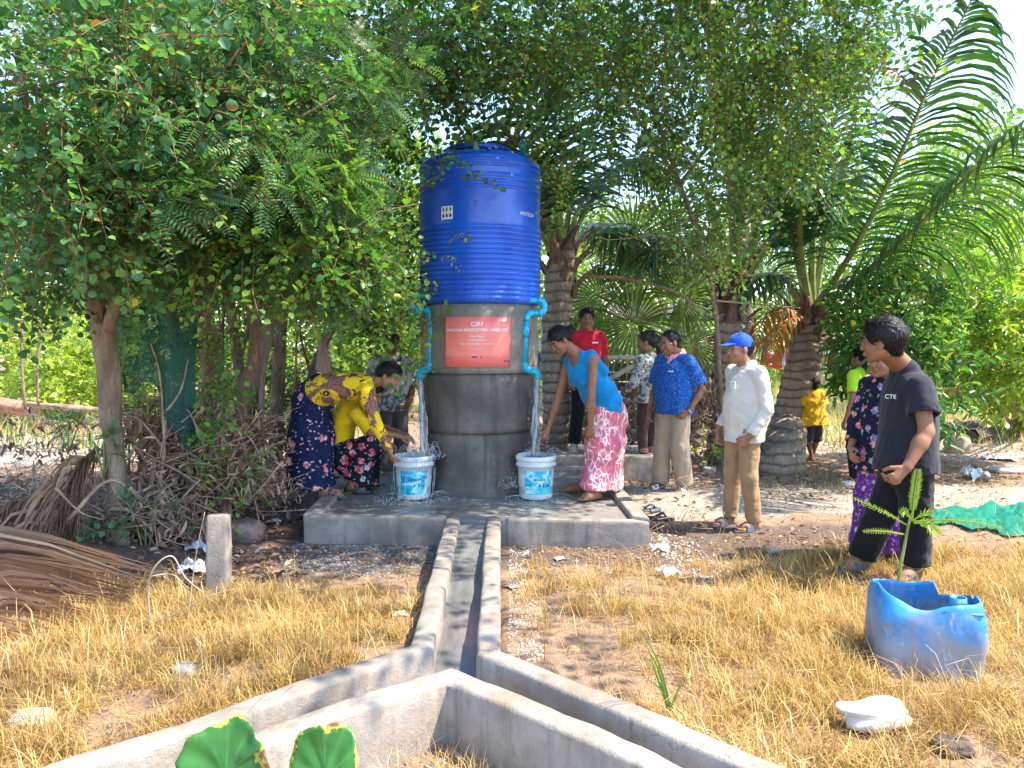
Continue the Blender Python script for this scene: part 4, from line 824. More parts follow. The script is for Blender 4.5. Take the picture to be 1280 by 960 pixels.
for side, (A, Bc) in enumerate([((-.31, 3.30), (-2.1, 1.3)), ((-.19, 3.30), (1.62, 1.3))]):
    b0 = len(V)
    for i in range(16):
        x = i / 15; c = Vector((lerp(A[0], Bc[0], x), lerp(A[1], Bc[1], x), 0)); n = Vector((.72, -.69 if side == 0 else .69, 0)) if side == 0 else Vector((.72, .69, 0))
        for j in range(4): q = c + n * (j / 3 - .5) * .34; V.append((q.x, q.y, .03 - .004 * i / 15))
    for i in range(15):
        for j in range(3): F.append((b0 + i * 4 + j, b0 + i * 4 + 4 + j, b0 + i * 4 + 5 + j, b0 + i * 4 + 1 + j))
mk('channel_floor', V, F, m_conc_damp, dr, True, org=dr.location)
# block behind, and a lone post
bk = thing('concrete_block', 'long concrete block step behind the platform, under the man in red', 'block', at(735, 590, 8.9) * Vector((1, 1, 0)) if False else (.9, 8.9, 0))
b = MB(); b.box((.95, 8.78, .14), (1.35, .5, .30)); o = b.build('slab', m_conc, bk, org=bk.location); subdiv_rough(o, 4, .006)
b = MB(); b.box((1.25, 9.15, .10), (1.3, .35, .16), rz=-.05); o = b.build('step', m_conc_white, bk, org=bk.location); subdiv_rough(o, 4, .006)
g = gnd(272, 742, .02)
po = thing('concrete_post', 'white concrete post standing between rubbish and reddish stone, left of the drain', 'post', g)
b = MB(); b.box(g + Vector((0, .03, .20)), (.135, .11, .56), rz=.06, rx=-.10, taper=.93); o = b.build('shaft', m_conc, po, org=g); subdiv_rough(o, 4, .006)

# ------------------------------------------------------------------ water tower
TC = Vector((-.31, 7.25, 0))
tw = thing('water_tower_base', 'dark mossy concrete ring tower carrying the blue tank', 'tower', TC)
def ring(name, r, z0, z1, mat, dx=0, lip=.0):
    n = 72; V = []; F = []; zs = np.linspace(z0, z1, 16)
    for i, z in enumerate(zs):
        e = min(i, 15 - i); rr = r - (.012 if e == 0 else .003 if e == 1 else 0) + (lip if i < 3 else 0)
        for k in range(n):
            th = 2 * math.pi * k / n; q = Vector((math.cos(th), math.sin(th), z)); r2 = rr + .006 * mnoise.noise(q * 3) + .003 * mnoise.noise(q * 11); V.append((dx + r2 * q.x, r2 * q.y, z))
    for i in range(15):
        for k in range(n): F.append((i * n + k, i * n + (k + 1) % n, (i + 1) * n + (k + 1) % n, (i + 1) * n + k))
    F.append(tuple(range(n))[::-1]); F.append(tuple(15 * n + k for k in range(n)))
    o = mk(name, V, F, mat, tw); return o
m_ring_top = concrete('concrete_ring_upper', (.25, .225, .195), 0, 1.4, .6)
ring('concrete_ring', .505, .12, .745, m_conc_ring, .0, .02)
ring('concrete_ring', .532, .748, 1.282, m_conc_ring, -.005)
ring('concrete_ring', .553, 1.286, 1.905, m_ring_top, 0)
b = MB(); b.lathe((0, 0, 0), [(.50, 1.28), (.560, 1.281), (.561, 1.298), (.5, 1.30)], 72); 
# flat mortar strips behind the two pipes
for sx in (-1, 1):
    b = MB(); a = math.radians(-90 + sx * 66); b.box((math.cos(a) * .545, math.sin(a) * .545, 1.58), (.03, .22, .56), rz=a); o = b.build('mortar_pad', m_conc, tw); subdiv_rough(o, 3, .006)
tk = thing('water_tank', 'big ribbed blue plastic water tank on the concrete tower', 'tank', TC + Vector((.01, 0, 1.905)))
prof = [(.0, .0), (.53, .0), (.553, .012)]
TR = .566
def rib(z, h, a): return [(TR, z), (TR + a * .2, z + h * .2), (TR + a, z + h * .4), (TR + a, z + h * .62), (TR + a * .2, z + h * .82), (TR - .002, z + h)]
z = .03
for i in range(15): prof += rib(z, .044, .0075 if i not in (4, 9) else .011); z += .0445
prof += [(TR, .72), (TR, .80), (TR, .92), (TR, .99)]
for zz in (1.0, 1.05, 1.10): prof += rib(zz, .045, .008)
prof += [(TR, 1.16), (TR, 1.185)]
for zz in (1.19, 1.235): prof += rib(zz, .04, .008)
prof += [(TR, 1.285), (TR - .015, 1.31), (TR - .05, 1.335), (.44, 1.365), (.36, 1.385), (.30, 1.395), (.285, 1.40), (.282, 1.43)]
b = MB(); b.lathe((0, 0, 0), prof, 96); b.build('body', m_tank, tk, True)
lp = [(.30, 1.415), (.312, 1.42), (.312, 1.455), (.30, 1.463), (.22, 1.485), (.10, 1.495), (.0, 1.497)]
b = MB(); b.lathe((-.02, .0, 0), lp, 64); b.build('lid', m_tank, tk, True)
b = MB()
for k in range(24): a = k * math.pi / 12; b.box((-.02 + .314 * math.cos(a), .314 * math.sin(a), 1.438), (.012, .022, .03), rz=a)
b.build('lid_grip', m_tank, tk)
b = MB()
for k in range(8): a = k * math.pi / 4 + .2; b.box((.46 * math.cos(a), .46 * math.sin(a), 1.365), (.16, .03, .022), rz=a, ry=.22)
b.build('shoulder_rib', m_tank, tk, bevel=.006)
b = MB(); b.tube([(.40, -.05, 1.34), (.40, -.05, 1.48)], .026, 12); b.tube([(.40, -.05, 1.475), (.40, -.05, 1.50), (.40, -.02, 1.52)], .032, 12); b.build('vent_pipe', m_pvc_dk, tk, True)
def onring(x0, x1, z0, z1, r, nx=16, nz=3, cx=0):
    """patch wrapped on the front of a cylinder; x measured along the arc from the front"""
    V = []; F = []
    for i in range(nx + 1):
        a = -math.pi / 2 + (x0 + (x1 - x0) * i / nx) / r
        for j in range(nz + 1): V.append((cx + r * math.cos(a), r * math.sin(a), z0 + (z1 - z0) * j / nz))
    for i in range(nx):
        for j in range(nz): F.append((i * (nz + 1) + j, (i + 1) * (nz + 1) + j, (i + 1) * (nz + 1) + j + 1, i * (nz + 1) + j + 1))
    return V, F
def wraptext(name, txt, x, z, h, r, mat, parent, align='CENTER', off=.003, squeeze=1.0, bold=0.0):
    cu = bpy.data.curves.new('t', 'FONT'); cu.body = txt; cu.size = h * 1.38; cu.align_x = align; cu.resolution_u = 2; cu.offset = bold
    o = bpy.data.objects.new('t', cu); COL.objects.link(o); dg = bpy.context.evaluated_depsgraph_get(); me = bpy.data.meshes.new_from_object(o.evaluated_get(dg)); bpy.data.objects.remove(o)
    V = []
    for v in me.vertices:
        xx = x + v.co.x * squeeze; a = -math.pi / 2 + xx / r; V.append(((r + off) * math.cos(a), (r + off) * math.sin(a), z + v.co.y))
    F = [tuple(p.vertices) for p in me.polygons]; bpy.data.meshes.remove(me); return mk(name, V, F, mat, parent, False)
# sticker with six icons
V, F = onring(-.345, -.225, .74, .855, TR + .004, 8, 3); mk('sticker', V, F, m_white, tk); ic = MB()
for i in range(3):
    for j in range(2):
        cx = -.326 + i * .036 + .005; z0 = .757 + j * .052
        V, F = onring(cx - .007 - .003 * (j == 0), cx + .007 + .003 * (j == 0), z0, z0 + (.026 if j == 0 else .032), TR + .006, 2, 1); ic.add(V, F)
        V, F = onring(cx - .003, cx + .003, z0 + .02, z0 + .037, TR + .0062, 1, 1); ic.add(V, F)
ic.build('sticker_icon', m_black, tk)
V, F = onring(.405, .62, .775, .812, TR + .003, 10, 1)
wraptext('tank_lettering', 'MNTECH', .50, .79, .034, TR, m_white, tk, off=.004)
wraptext('pen_mark', '7', -.02, .84, .06, TR, m_blue_dk, tk, off=.004)
# coral sign
sg = thing('donation_sign', 'coral red notice fixed round the front of the concrete tower', 'sign', TC)
zt, zb = at(600, 396, 6.7).z, at(600, 459, 6.7).z; RS = .553 + .008
V, F = onring(-.305, .315, zb, zt, RS, 24, 4); V = [(x, y, z) for x, y, z in V]; o = mk('panel', V, F, m_sign, sg); s = o.modifiers.new('s', 'SOLIDIFY'); s.thickness = .004; s.offset = -1
H = zt - zb
wraptext('lettering', 'CIRF', .005, zt - .082 * H / .44 - .0, .040, RS, m_white, sg, off=.003, bold=.0006)
wraptext('lettering', 'INHOUHAK MONTE EYTRISH COMMUNITY', .005, zt - .128, .026, RS, m_white, sg, off=.003, squeeze=.80, bold=.0008)
wraptext('lettering', 'Water Supply', .0, zt - .178, .014, RS, m_white, sg, off=.003, bold=.0004, squeeze=1.3)
wraptext('lettering', 'Donated by Friends', .0, zt - .210, .014, RS, m_white, sg, off=.003, bold=.0004, squeeze=1.1)
wraptext('lettering', 'Village Community Water Project 2022', -.005, zt - .243, .013, RS, m_white, sg, off=.003, bold=.0004, squeeze=1.05)
wraptext('lettering', 'Phone 012 000 000', .02, zt - .285, .008, RS, m_white, sg, off=.003)
b = MB(); V, F = onring(-.045, .002, zb + .082, zb + .096, RS + .003, 3, 1); b.add(V, F); V, F = onring(.03, .045, zb + .083, zb + .095, RS + .003, 2, 1); b.add(V, F); b.build('printed_logo', m_blue_dk, sg)
b = MB(); V, F = onring(-.275, -.247, zb + .05, zb + .078, RS + .003, 2, 1); b.add(V, F); b.build('printed_logo', m_blue_dk, sg); b = MB(); V, F = onring(-.271, -.251, zb + .05, zb + .070, RS + .0035, 2, 1); b.add(V, F); b.build('printed_logo', m_sign, sg)
b = MB()
for i in range(3): V, F = onring(.245 + i * .022, .260 + i * .022, zb + .045, zb + .060, RS + .003, 1, 1); b.add(V, F)
b.build('printed_logo', m_blue_dk, sg)
# pipes
def pipe(label, pts, r, valve):
    t = thing('water_pipe', label, 'pipe', TC, 'blue outlet pipes on the tower'); 
    pts = [Vector(p) for p in pts]
    for i in range(len(pts) - 1):
        a, c = pts[i], pts[i + 1]; b = MB(); d = (c - a).normalized(); b.tube([a + d * r * .5, c - d * r * .5], r, 14); b.build('pipe_run', m_pvc, t, True, org=TC)
    for i in range(1, len(pts) - 1):
        a, c, e = pts[i - 1], pts[i], pts[i + 1]; d0 = (c - a).normalized(); d1 = (e - c).normalized(); q = 1.9 * r; b = MB()
        P = [c - d0 * q * 1.3] + [c - d0 * q * (1 - x) ** 2 + d1 * q * x ** 2 for x in (0, .25, .5, .75, 1)] + [c + d1 * q * 1.3]; b.tube(P, r * 1.28, 14); b.build('elbow', m_pvc, t, True, org=TC)
    vp, vd = Vector(valve[0]), valve[1]
    b = MB(); b.tube([vp - Vector((0, 0, .05)), vp - Vector((0, 0, .03)), vp + Vector((0, 0, .03)), vp + Vector((0, 0, .05))], [r * 1.3, r * 1.55, r * 1.55, r * 1.3], 14); b.build('valve_body', m_pvc, t, True, org=TC)
    b = MB(); e = vp + Vector((vd, -.01, 0)); b.tube([vp, e], .01, 8); b.box(e, (.014, .03, .10)); b.build('valve_handle', m_red, t, org=TC, bevel=.004); return t
YR = 6.88
pipe('blue outlet pipe with red valve on the right side of the tower', [at(655, 376, 6.93), at(680, 376, 6.98), at(680, 391.5, 6.98), at(658.5, 391.5, 6.90), at(655, 462, 6.90), at(672, 464.5, 6.93), at(672, 472, 6.93)], .026, (at(657, 414, 6.90), .055))
pipe('blue outlet pipe with red valve on the left side of the tower', [at(549, 370.5, 6.93), at(515, 369.5, 6.98), at(515, 388, 6.98), at(539, 388.5, 6.93), at(539.5, 410, 6.92), at(537, 462, 6.92), at(525, 464, 6.95), at(525, 472, 6.95)], .026, (at(539, 414, 6.92), -.055))
b = MB(); b.tube([at(549, 370.5, 6.93), at(530, 370.2, 6.96)], .030, 14); tag(b.build('pipe_coupling', m_pvc, None, True), 'short thick blue coupling where the left pipe leaves the tank', 'pipe')

# ------------------------------------------------------------------ buckets and falling water
def bucket(c, label, lid, k):
    t = thing('bucket', label, 'bucket', c, 'white paint buckets under the pipes'); H = .385
    pr = [(.0, .004), (.138, .004), (.146, .012), (.150, .06), (.157, .2), (.163, .29), (.176, .292), (.178, .305), (.178, .318), (.166, .322), (.166, .340), (.178, .343), (.180, .352), (.180, H - .006), (.174, H), (.168, H - .004), (.160, H - .10), (.150, .05), (0, .03)]
    b = MB(); b.lathe((0, 0, 0), pr, 48); b.build('pail', m_bucket, t, True)
    V, F = onring(-.11, .150, .055, .262, .1612, 18, 4, 0); V = [(x * (.150 + .055 * z) / .1612, y * (.150 + .055 * z) / .1612, z) for x, y, z in V]; mk('label', V, F, m_lab[k], t)
    rl = .1625
    wraptext('lettering', 'N/' if k else 'PAINT', .05 if k else -.03, .222, .026, rl, m_white, t, off=.0, bold=.001)
    wraptext('lettering', 'EMULSION', .03, .178, .017, rl, m_blue_dk, t, off=.0, bold=.0006); wraptext('lettering', 'Exterior & Interior', .03, .160, .010, rl, m_white, t, off=0)
    b = MB()
    for (x0, z0, ww, hh) in ((.02, .125, .016, .022), (.06, .12, .013, .032), (.095, .118, .02, .02)): V, F = onring(x0, x0 + ww, z0, z0 + hh, rl, 2, 1); b.add(V, F)
    b.build('printed_pattern', m_blue_dk if k else m_pvc_dk, t)
    P = [(-.178 * math.cos(a), -.178 * math.sin(a) * .4 - .05, .30 - .12 * math.sin(a)) for a in np.linspace(0, math.pi, 15)]
    b = MB(); b.tube([Vector((x, -y - .16 if False else .16 * math.sin(i / 14 * math.pi), z)) for i, (x, y, z) in enumerate(P)], .003, 6); b.build('wire_handle', m_steel, t, True)
    V = [(0, 0, H - .035)]; F = []; n = 30
    for j in range(1, 7):
        for i in range(n): a = 2 * math.pi * i / n; rr = .160 * j / 6; V.append((rr * math.cos(a), rr * math.sin(a), H - .035 + .008 * mnoise.noise(Vector((rr * 30 * math.cos(a), rr * 30 * math.sin(a), k * 4)))))
    for i in range(n): F.append((0, 1 + i, 1 + (i + 1) % n))
    for j in range(5):
        for i in range(n): a = 1 + j * n; F.append((a + i, a + n + i, a + n + (i + 1) % n, a + (i + 1) % n))
    mk('water_surface', V, F, m_foam if not lid else m_lab[1], t); return t
BL_ = Vector((at(517, 626, 6.70).x, 6.72, .182)); BR_ = Vector((at(670, 626, 6.70).x, 6.72, .182))
bucket(BL_, 'white paint bucket overflowing below the left pipe', False, 0); bucket(BR_, 'white paint bucket with blue label below the right pipe', False, 1)
def stream(label, top, end, seed, spread=.035):
    t = thing('water_stream', label, 'water', top, 'streams falling from the pipes'); rr = random.Random(seed); L = (top - end).z
    for i in range(7):
        ph = rr.uniform(0, 6); P = []; r = []
        ox, oy = rr.uniform(-1, 1), rr.uniform(-1, 1)
        for j in range(26):
            x = j / 25; q = top.lerp(end, x); s = spread * (.3 + 1.4 * x) * .8
            q += Vector((ox * s + .012 * math.sin(ph + x * (9 + i)) * x, oy * s + .010 * math.cos(ph * 2 + x * 11) * x, 0)); P.append(q); r.append((.0175 - .008 * x) * (1 + .35 * math.sin(x * (23 + 3 * i) + ph * 3)) * (1.15 if i < 2 else .72))
        b = MB(); b.tube(P, [max(.002, a) for a in r], 8); b.build('strand', m_water if i > 1 else m_foam, t, True, org=top)
    b = MB()
    for i in range(170):
        x = rr.random() ** .6; q = top.lerp(end, x) + Vector((rr.gauss(0, .012 + .05 * x), rr.gauss(0, .012 + .05 * x), rr.gauss(0, .02))); s = rr.uniform(.0015, .0042); b.ball(q, s, 4, sc3=(1, 1, rr.uniform(1, 3)))
    o = b.build('droplets', m_foam, t, True, org=top); o['kind'] = 'stuff'
tl = at(525, 473, 6.95); tr = at(672, 473, 6.93)
stream('thick stream falling from the left pipe into the overflowing bucket', tl, Vector((BL_.x + .07, BL_.y + .02, .53)), 3, .055)
stream('thin stream falling from the right pipe beside the tower', tr, Vector((BR_.x + .0, BR_.y + .08, .54)), 9, .03)
def splash(label, c, n, rad, h, seed, jets):
    rr = random.Random(seed); b = MB()
    for i in range(n):
        a = rr.uniform(0, 6.28); r = rad * rr.random() ** .7; z = h * rr.random() ** 2 * (1.1 - r / rad); s = rr.uniform(.0014, .0040); b.ball(c + Vector((r * math.cos(a), r * math.sin(a), z)), s, 4, sc3=(1, 1, rr.uniform(.8, 2.4)))
    for i in range(jets):
        a = rr.uniform(0, 6.28); P = []; v = rr.uniform(.5, 1); L = rr.uniform(.08, .2)
        for j in range(7): x = j / 6; P.append(c + Vector((math.cos(a) * (rad * .4 + L * x), math.sin(a) * (rad * .4 + L * x), .02 + h * v * (x - x * x) * 2.6)))
        b.tube(P, [.0025, .002, .0024, .0016, .002, .001, .0005], 5)
    o = b.build('water_splash', m_foam, None, True); tag(o, label, kind='stuff')
splash('splashing droplets at the mouth of the overflowing bucket', BL_ + Vector((.05, 0, .36)), 420, .24, .18, 4, 16)
splash('foaming water running round the foot of the overflowing bucket', BL_ + Vector((0, 0, .0)), 700, .36, .06, 5, 14)
splash('droplets over the right bucket', BR_ + Vector((0, 0, .36)), 160, .18, .12, 6, 7)
splash('water leaking beside the right bucket', BR_ + Vector((-.22, .0, .10)), 160, .12, .16, 7, 6)
splash('small splashes at the foot of the right bucket', BR_, 300, .32, .03, 8, 6)
for (c, r) in ((BL_, .30), (BR_, .22)):
    V = [(0, 0, .002)]; F = []; n = 40
    for j in range(1, 8):
        for i in range(n): a = 2 * math.pi * i / n; rr = r * j / 7 * (1 + .18 * mnoise.noise(Vector((math.cos(a), math.sin(a), r * 9)))); V.append((rr * math.cos(a), rr * math.sin(a), .006 + .006 * mnoise.noise(Vector((rr * 24 * math.cos(a), rr * 24 * math.sin(a), 3))) - .004 * j / 7))
    for i in range(n): F.append((0, 1 + i, 1 + (i + 1) % n))
    for j in range(6):
        for i in range(n): a = 1 + j * n; F.append((a + i, a + n + i, a + n + (i + 1) % n, a + (i + 1) % n))
    o = mk('puddle', V, F, m_drainwater, None, org=c + Vector((0, 0, .003))); tag(o, 'shallow foaming puddle round the foot of a white bucket', kind='structure')
# dripping strands down the sides of the left bucket
b = MB(); rr = random.Random(2)
for i in range(12):
    a = rr.uniform(3.4, 6.6); P = []; 
    for j in range(9): x = j / 8; r = .184 + .02 * math.sin(x * 5 + i) * x; P.append(BL_ + Vector((r * math.cos(a), r * math.sin(a), .36 * (1 - x) + .01)))
    b.tube(P, [.002 * rr.uniform(.3, 1.4) for _ in P], 5)
tag(b.build('overflowing_water', m_foam, None, True), 'water sheeting down the outside of the overflowing bucket', 'water')
# ------------------------------------------------------------------ people: one continuous surface each, grown round a posed skeleton
A3 = lambda p: np.array(tuple(p), dtype=np.float64)
class SDF:
    def __init__(s): s.p = []
    def cone(s, a, b, ra, rb, k=.03, w=None, sq=1.0, flat=0, sub=False, hollow=0.0):
        """tapered capsule; sq<1 widens it along w, sq>1 thins it; flat: 1 cuts end b square, 2 both"""
        s.p.append(('c', A3(a), A3(b), ra, rb, k, None if w is None else A3(Vector(tuple(w)).normalized()), sq, flat, sub, hollow)); return s
    def ell(s, c, fr, r, k=.02, sub=False):
        s.p.append(('e', A3(c), np.array([A3(x) for x in fr]), np.array(r, float), k, sub)); return s
    def copy(s): q = SDF(); q.p = list(s.p); return q
    def bounds(s, m=.03):
        lo = np.full(3, 1e9); hi = -lo
        for q in s.p:
            if q[0] == 'c':
                if q[9]: continue
                r = max(q[3], q[4]) / min(1, q[7]) + m; lo = np.minimum(lo, np.minimum(q[1], q[2]) - r); hi = np.maximum(hi, np.maximum(q[1], q[2]) + r)
            elif not q[5]: r = q[3].max() + m; lo = np.minimum(lo, q[1] - r); hi = np.maximum(hi, q[1] + r)
        return lo, hi
    def grid(s, h, lo=None, hi=None):
        if lo is None: lo, hi = s.bounds()
        n = np.ceil((hi - lo) / h).astype(int) + 1; F = np.full(n, .5, dtype=np.float32); ax = [lo[i] + h * np.arange(n[i]) for i in range(3)]
        for q in s.p:
            if q[0] == 'c':
                _, a, b, ra, rb, k, w, sq, flat, subt, hol = q; m = max(ra, rb) / min(1, sq) + 3 * k + 2 * h; l = np.minimum(a, b) - m; u = np.maximum(a, b) + m
            else: _, c, fr, r, k, subt = q; m = r.max() + 3 * k + 2 * h; l = c - m; u = c + m
            i0 = np.maximum(0, np.floor((l - lo) / h).astype(int)); i1 = np.minimum(n, np.ceil((u - lo) / h).astype(int) + 1)
            if (i1 <= i0).any(): continue
            X = ax[0][i0[0]:i1[0], None, None]; Y = ax[1][None, i0[1]:i1[1], None]; Z = ax[2][None, None, i0[2]:i1[2]]
            if q[0] == 'c':
                px, py, pz = X - a[0], Y - a[1], Z - a[2]; ba = b - a
                if w is not None and sq != 1.0:
                    dw = (px * w[0] + py * w[1] + pz * w[2]) * (sq - 1); px = px + dw * w[0]; py = py + dw * w[1]; pz = pz + dw * w[2]; ba = ba + w * (ba @ w) * (sq - 1)
                L2 = max(1e-9, ba @ ba); L = math.sqrt(L2); t = (px * ba[0] + py * ba[1] + pz * ba[2]) / L2; tc = np.clip(t, 0, 1)
                d = np.sqrt((px - ba[0] * tc) ** 2 + (py - ba[1] * tc) ** 2 + (pz - ba[2] * tc) ** 2) - (ra + (rb - ra) * tc)
                if flat:
                    dl = np.sqrt((px - ba[0] * t) ** 2 + (py - ba[1] * t) ** 2 + (pz - ba[2] * t) ** 2) - (ra + (rb - ra) * np.clip(t, 0, 1.2)); d = np.where(t > 1, np.maximum(dl, (t - 1) * L), d)
                    if flat == 2: d = np.where(t < 0, np.maximum(dl, -t * L), d)
                    if hol > 0: d = np.maximum(d, -np.maximum(dl + .011, (1 - hol / L - t) * L))
            else:
                px, py, pz = X - c[0], Y - c[1], Z - c[2]; e = [(px * fr[i][0] + py * fr[i][1] + pz * fr[i][2]) for i in range(3)]
                k0 = np.sqrt(sum((e[i] / r[i]) ** 2 for i in range(3))); k1 = np.sqrt(sum((e[i] / r[i] ** 2) ** 2 for i in range(3))); d = k0 * (k0 - 1) / np.maximum(k1, 1e-6)
            sl = tuple(slice(i0[i], i1[i]) for i in range(3)); G = F[sl]; d = d.astype(np.float32)
            if subt: hh = np.clip(.5 - .5 * (G + d) / k, 0, 1); F[sl] = G * (1 - hh) + (-d) * hh + k * hh * (1 - hh)
            else: hh = np.clip(.5 + .5 * (G - d) / k, 0, 1); F[sl] = G * (1 - hh) + d * hh - k * hh * (1 - hh)
        return F, lo
    def mesh(s, h, lo=None, hi=None):
        F, lo = s.grid(h, lo, hi); return nets(F, lo, h)
def nets(F, lo, h):
    S = F < 0; n = np.array(F.shape)
    c = S[:-1, :-1, :-1].astype(np.int8); tot = np.zeros(c.shape, np.int8)
    for i in (0, 1):
        for j in (0, 1):
            for k in (0, 1): tot += S[i:n[0] - 1 + i, j:n[1] - 1 + j, k:n[2] - 1 + k]
    I, J, K = np.where((tot > 0) & (tot < 8)); idm = np.full(tot.shape, -1, np.int32); idm[I, J, K] = np.arange(len(I))
    val = {}
    for i in (0, 1):
        for j in (0, 1):
            for k in (0, 1): val[i, j, k] = F[I + i, J + j, K + k]
    acc = np.zeros((len(I), 3)); cnt = np.zeros(len(I))
    for ax in range(3):
        o = [a for a in range(3) if a != ax]
        for p in (0, 1):
            for q in (0, 1):
                A = [0, 0, 0]; A[o[0]] = p; A[o[1]] = q; B_ = list(A); B_[ax] = 1; fa = val[tuple(A)]; fb = val[tuple(B_)]; m = (fa < 0) != (fb < 0)
                t = np.where(m, fa / np.where(m, fa - fb, 1), 0); P = np.zeros((len(I), 3)); P[:, o[0]] = p; P[:, o[1]] = q; P[:, ax] = t; acc += P * m[:, None]; cnt += m
    V = lo + h * (np.stack([I, J, K], 1) + acc / np.maximum(cnt, 1)[:, None]); Q = []
    for ax in range(3):
        o = [(1, 2), (2, 0), (0, 1)][ax]; a = [slice(None)] * 3; a[ax] = slice(0, -1); b = [slice(None)] * 3; b[ax] = slice(1, None); sa, sb = S[tuple(a)], S[tuple(b)]; E = np.argwhere(sa != sb)
        E = E[(E[:, o[0]] > 0) & (E[:, o[1]] > 0) & (E[:, o[0]] < n[o[0]] - 1) & (E[:, o[1]] < n[o[1]] - 1)]
        e0 = np.zeros(3, int); e0[o[0]] = 1; e1 = np.zeros(3, int); e1[o[1]] = 1; g = lambda e: idm[e[:, 0], e[:, 1], e[:, 2]]; q = np.stack([g(E - e0 - e1), g(E - e1), g(E), g(E - e0)], 1); flip = ~sa[E[:, 0], E[:, 1], E[:, 2]]; q[flip] = q[flip][:, ::-1]; Q.append(q)
    Q = np.concatenate(Q); Q = Q[(Q >= 0).all(1)]; return V, Q
def relax(V, Q, it=1, f=.5):
    for _ in range(it):
        acc = np.zeros_like(V); cnt = np.zeros(len(V))
        for a in range(4): np.add.at(acc, Q[:, a], V[Q[:, (a + 1) % 4]] + V[Q[:, (a + 3) % 4]]); np.add.at(cnt, Q[:, a], 2)
        m = cnt > 0; V[m] = V[m] * (1 - f) + acc[m] / cnt[m][:, None] * f
    return V
def vnormals(V, Q):
    n = np.cross(V[Q[:, 2]] - V[Q[:, 0]], V[Q[:, 3]] - V[Q[:, 1]]); N = np.zeros_like(V)
    for a in range(4): np.add.at(N, Q[:, a], n)
    return N / np.maximum(1e-9, np.linalg.norm(N, axis=1, keepdims=True))
def folds(V, Q, amp, sc_=1.0, seed=0.0, vert=1.0):
    N = vnormals(V, Q); x, y, z = V.T
    a = vnoise(x * 9 * sc_ + z * 2.2 * (1 - vert), y * 9 * sc_ + z * 3.0 / max(.3, vert), 1.0, seed); b = vnoise(x * 5 + z * 6, y * 5 - z * 7, 1.6, seed + 3)
    c = np.sin((z * 46 + 2.2 * np.sin(x * 19 + seed) + 1.6 * np.sin(y * 23)) * 1.0) * np.clip(vnoise(x * 6, z * 7, 1, seed + 5), 0, 1)
    return V + N * (amp * (.75 * a + .5 * b + .5 * c))[:, None]
def decim(o, ratio):
    m = o.modifiers.new('d', 'DECIMATE'); m.ratio = ratio; dg = bpy.context.evaluated_depsgraph_get(); me = bpy.data.meshes.new_from_object(o.evaluated_get(dg)); old = o.data; o.modifiers.clear(); o.data = me; bpy.data.meshes.remove(old); return o

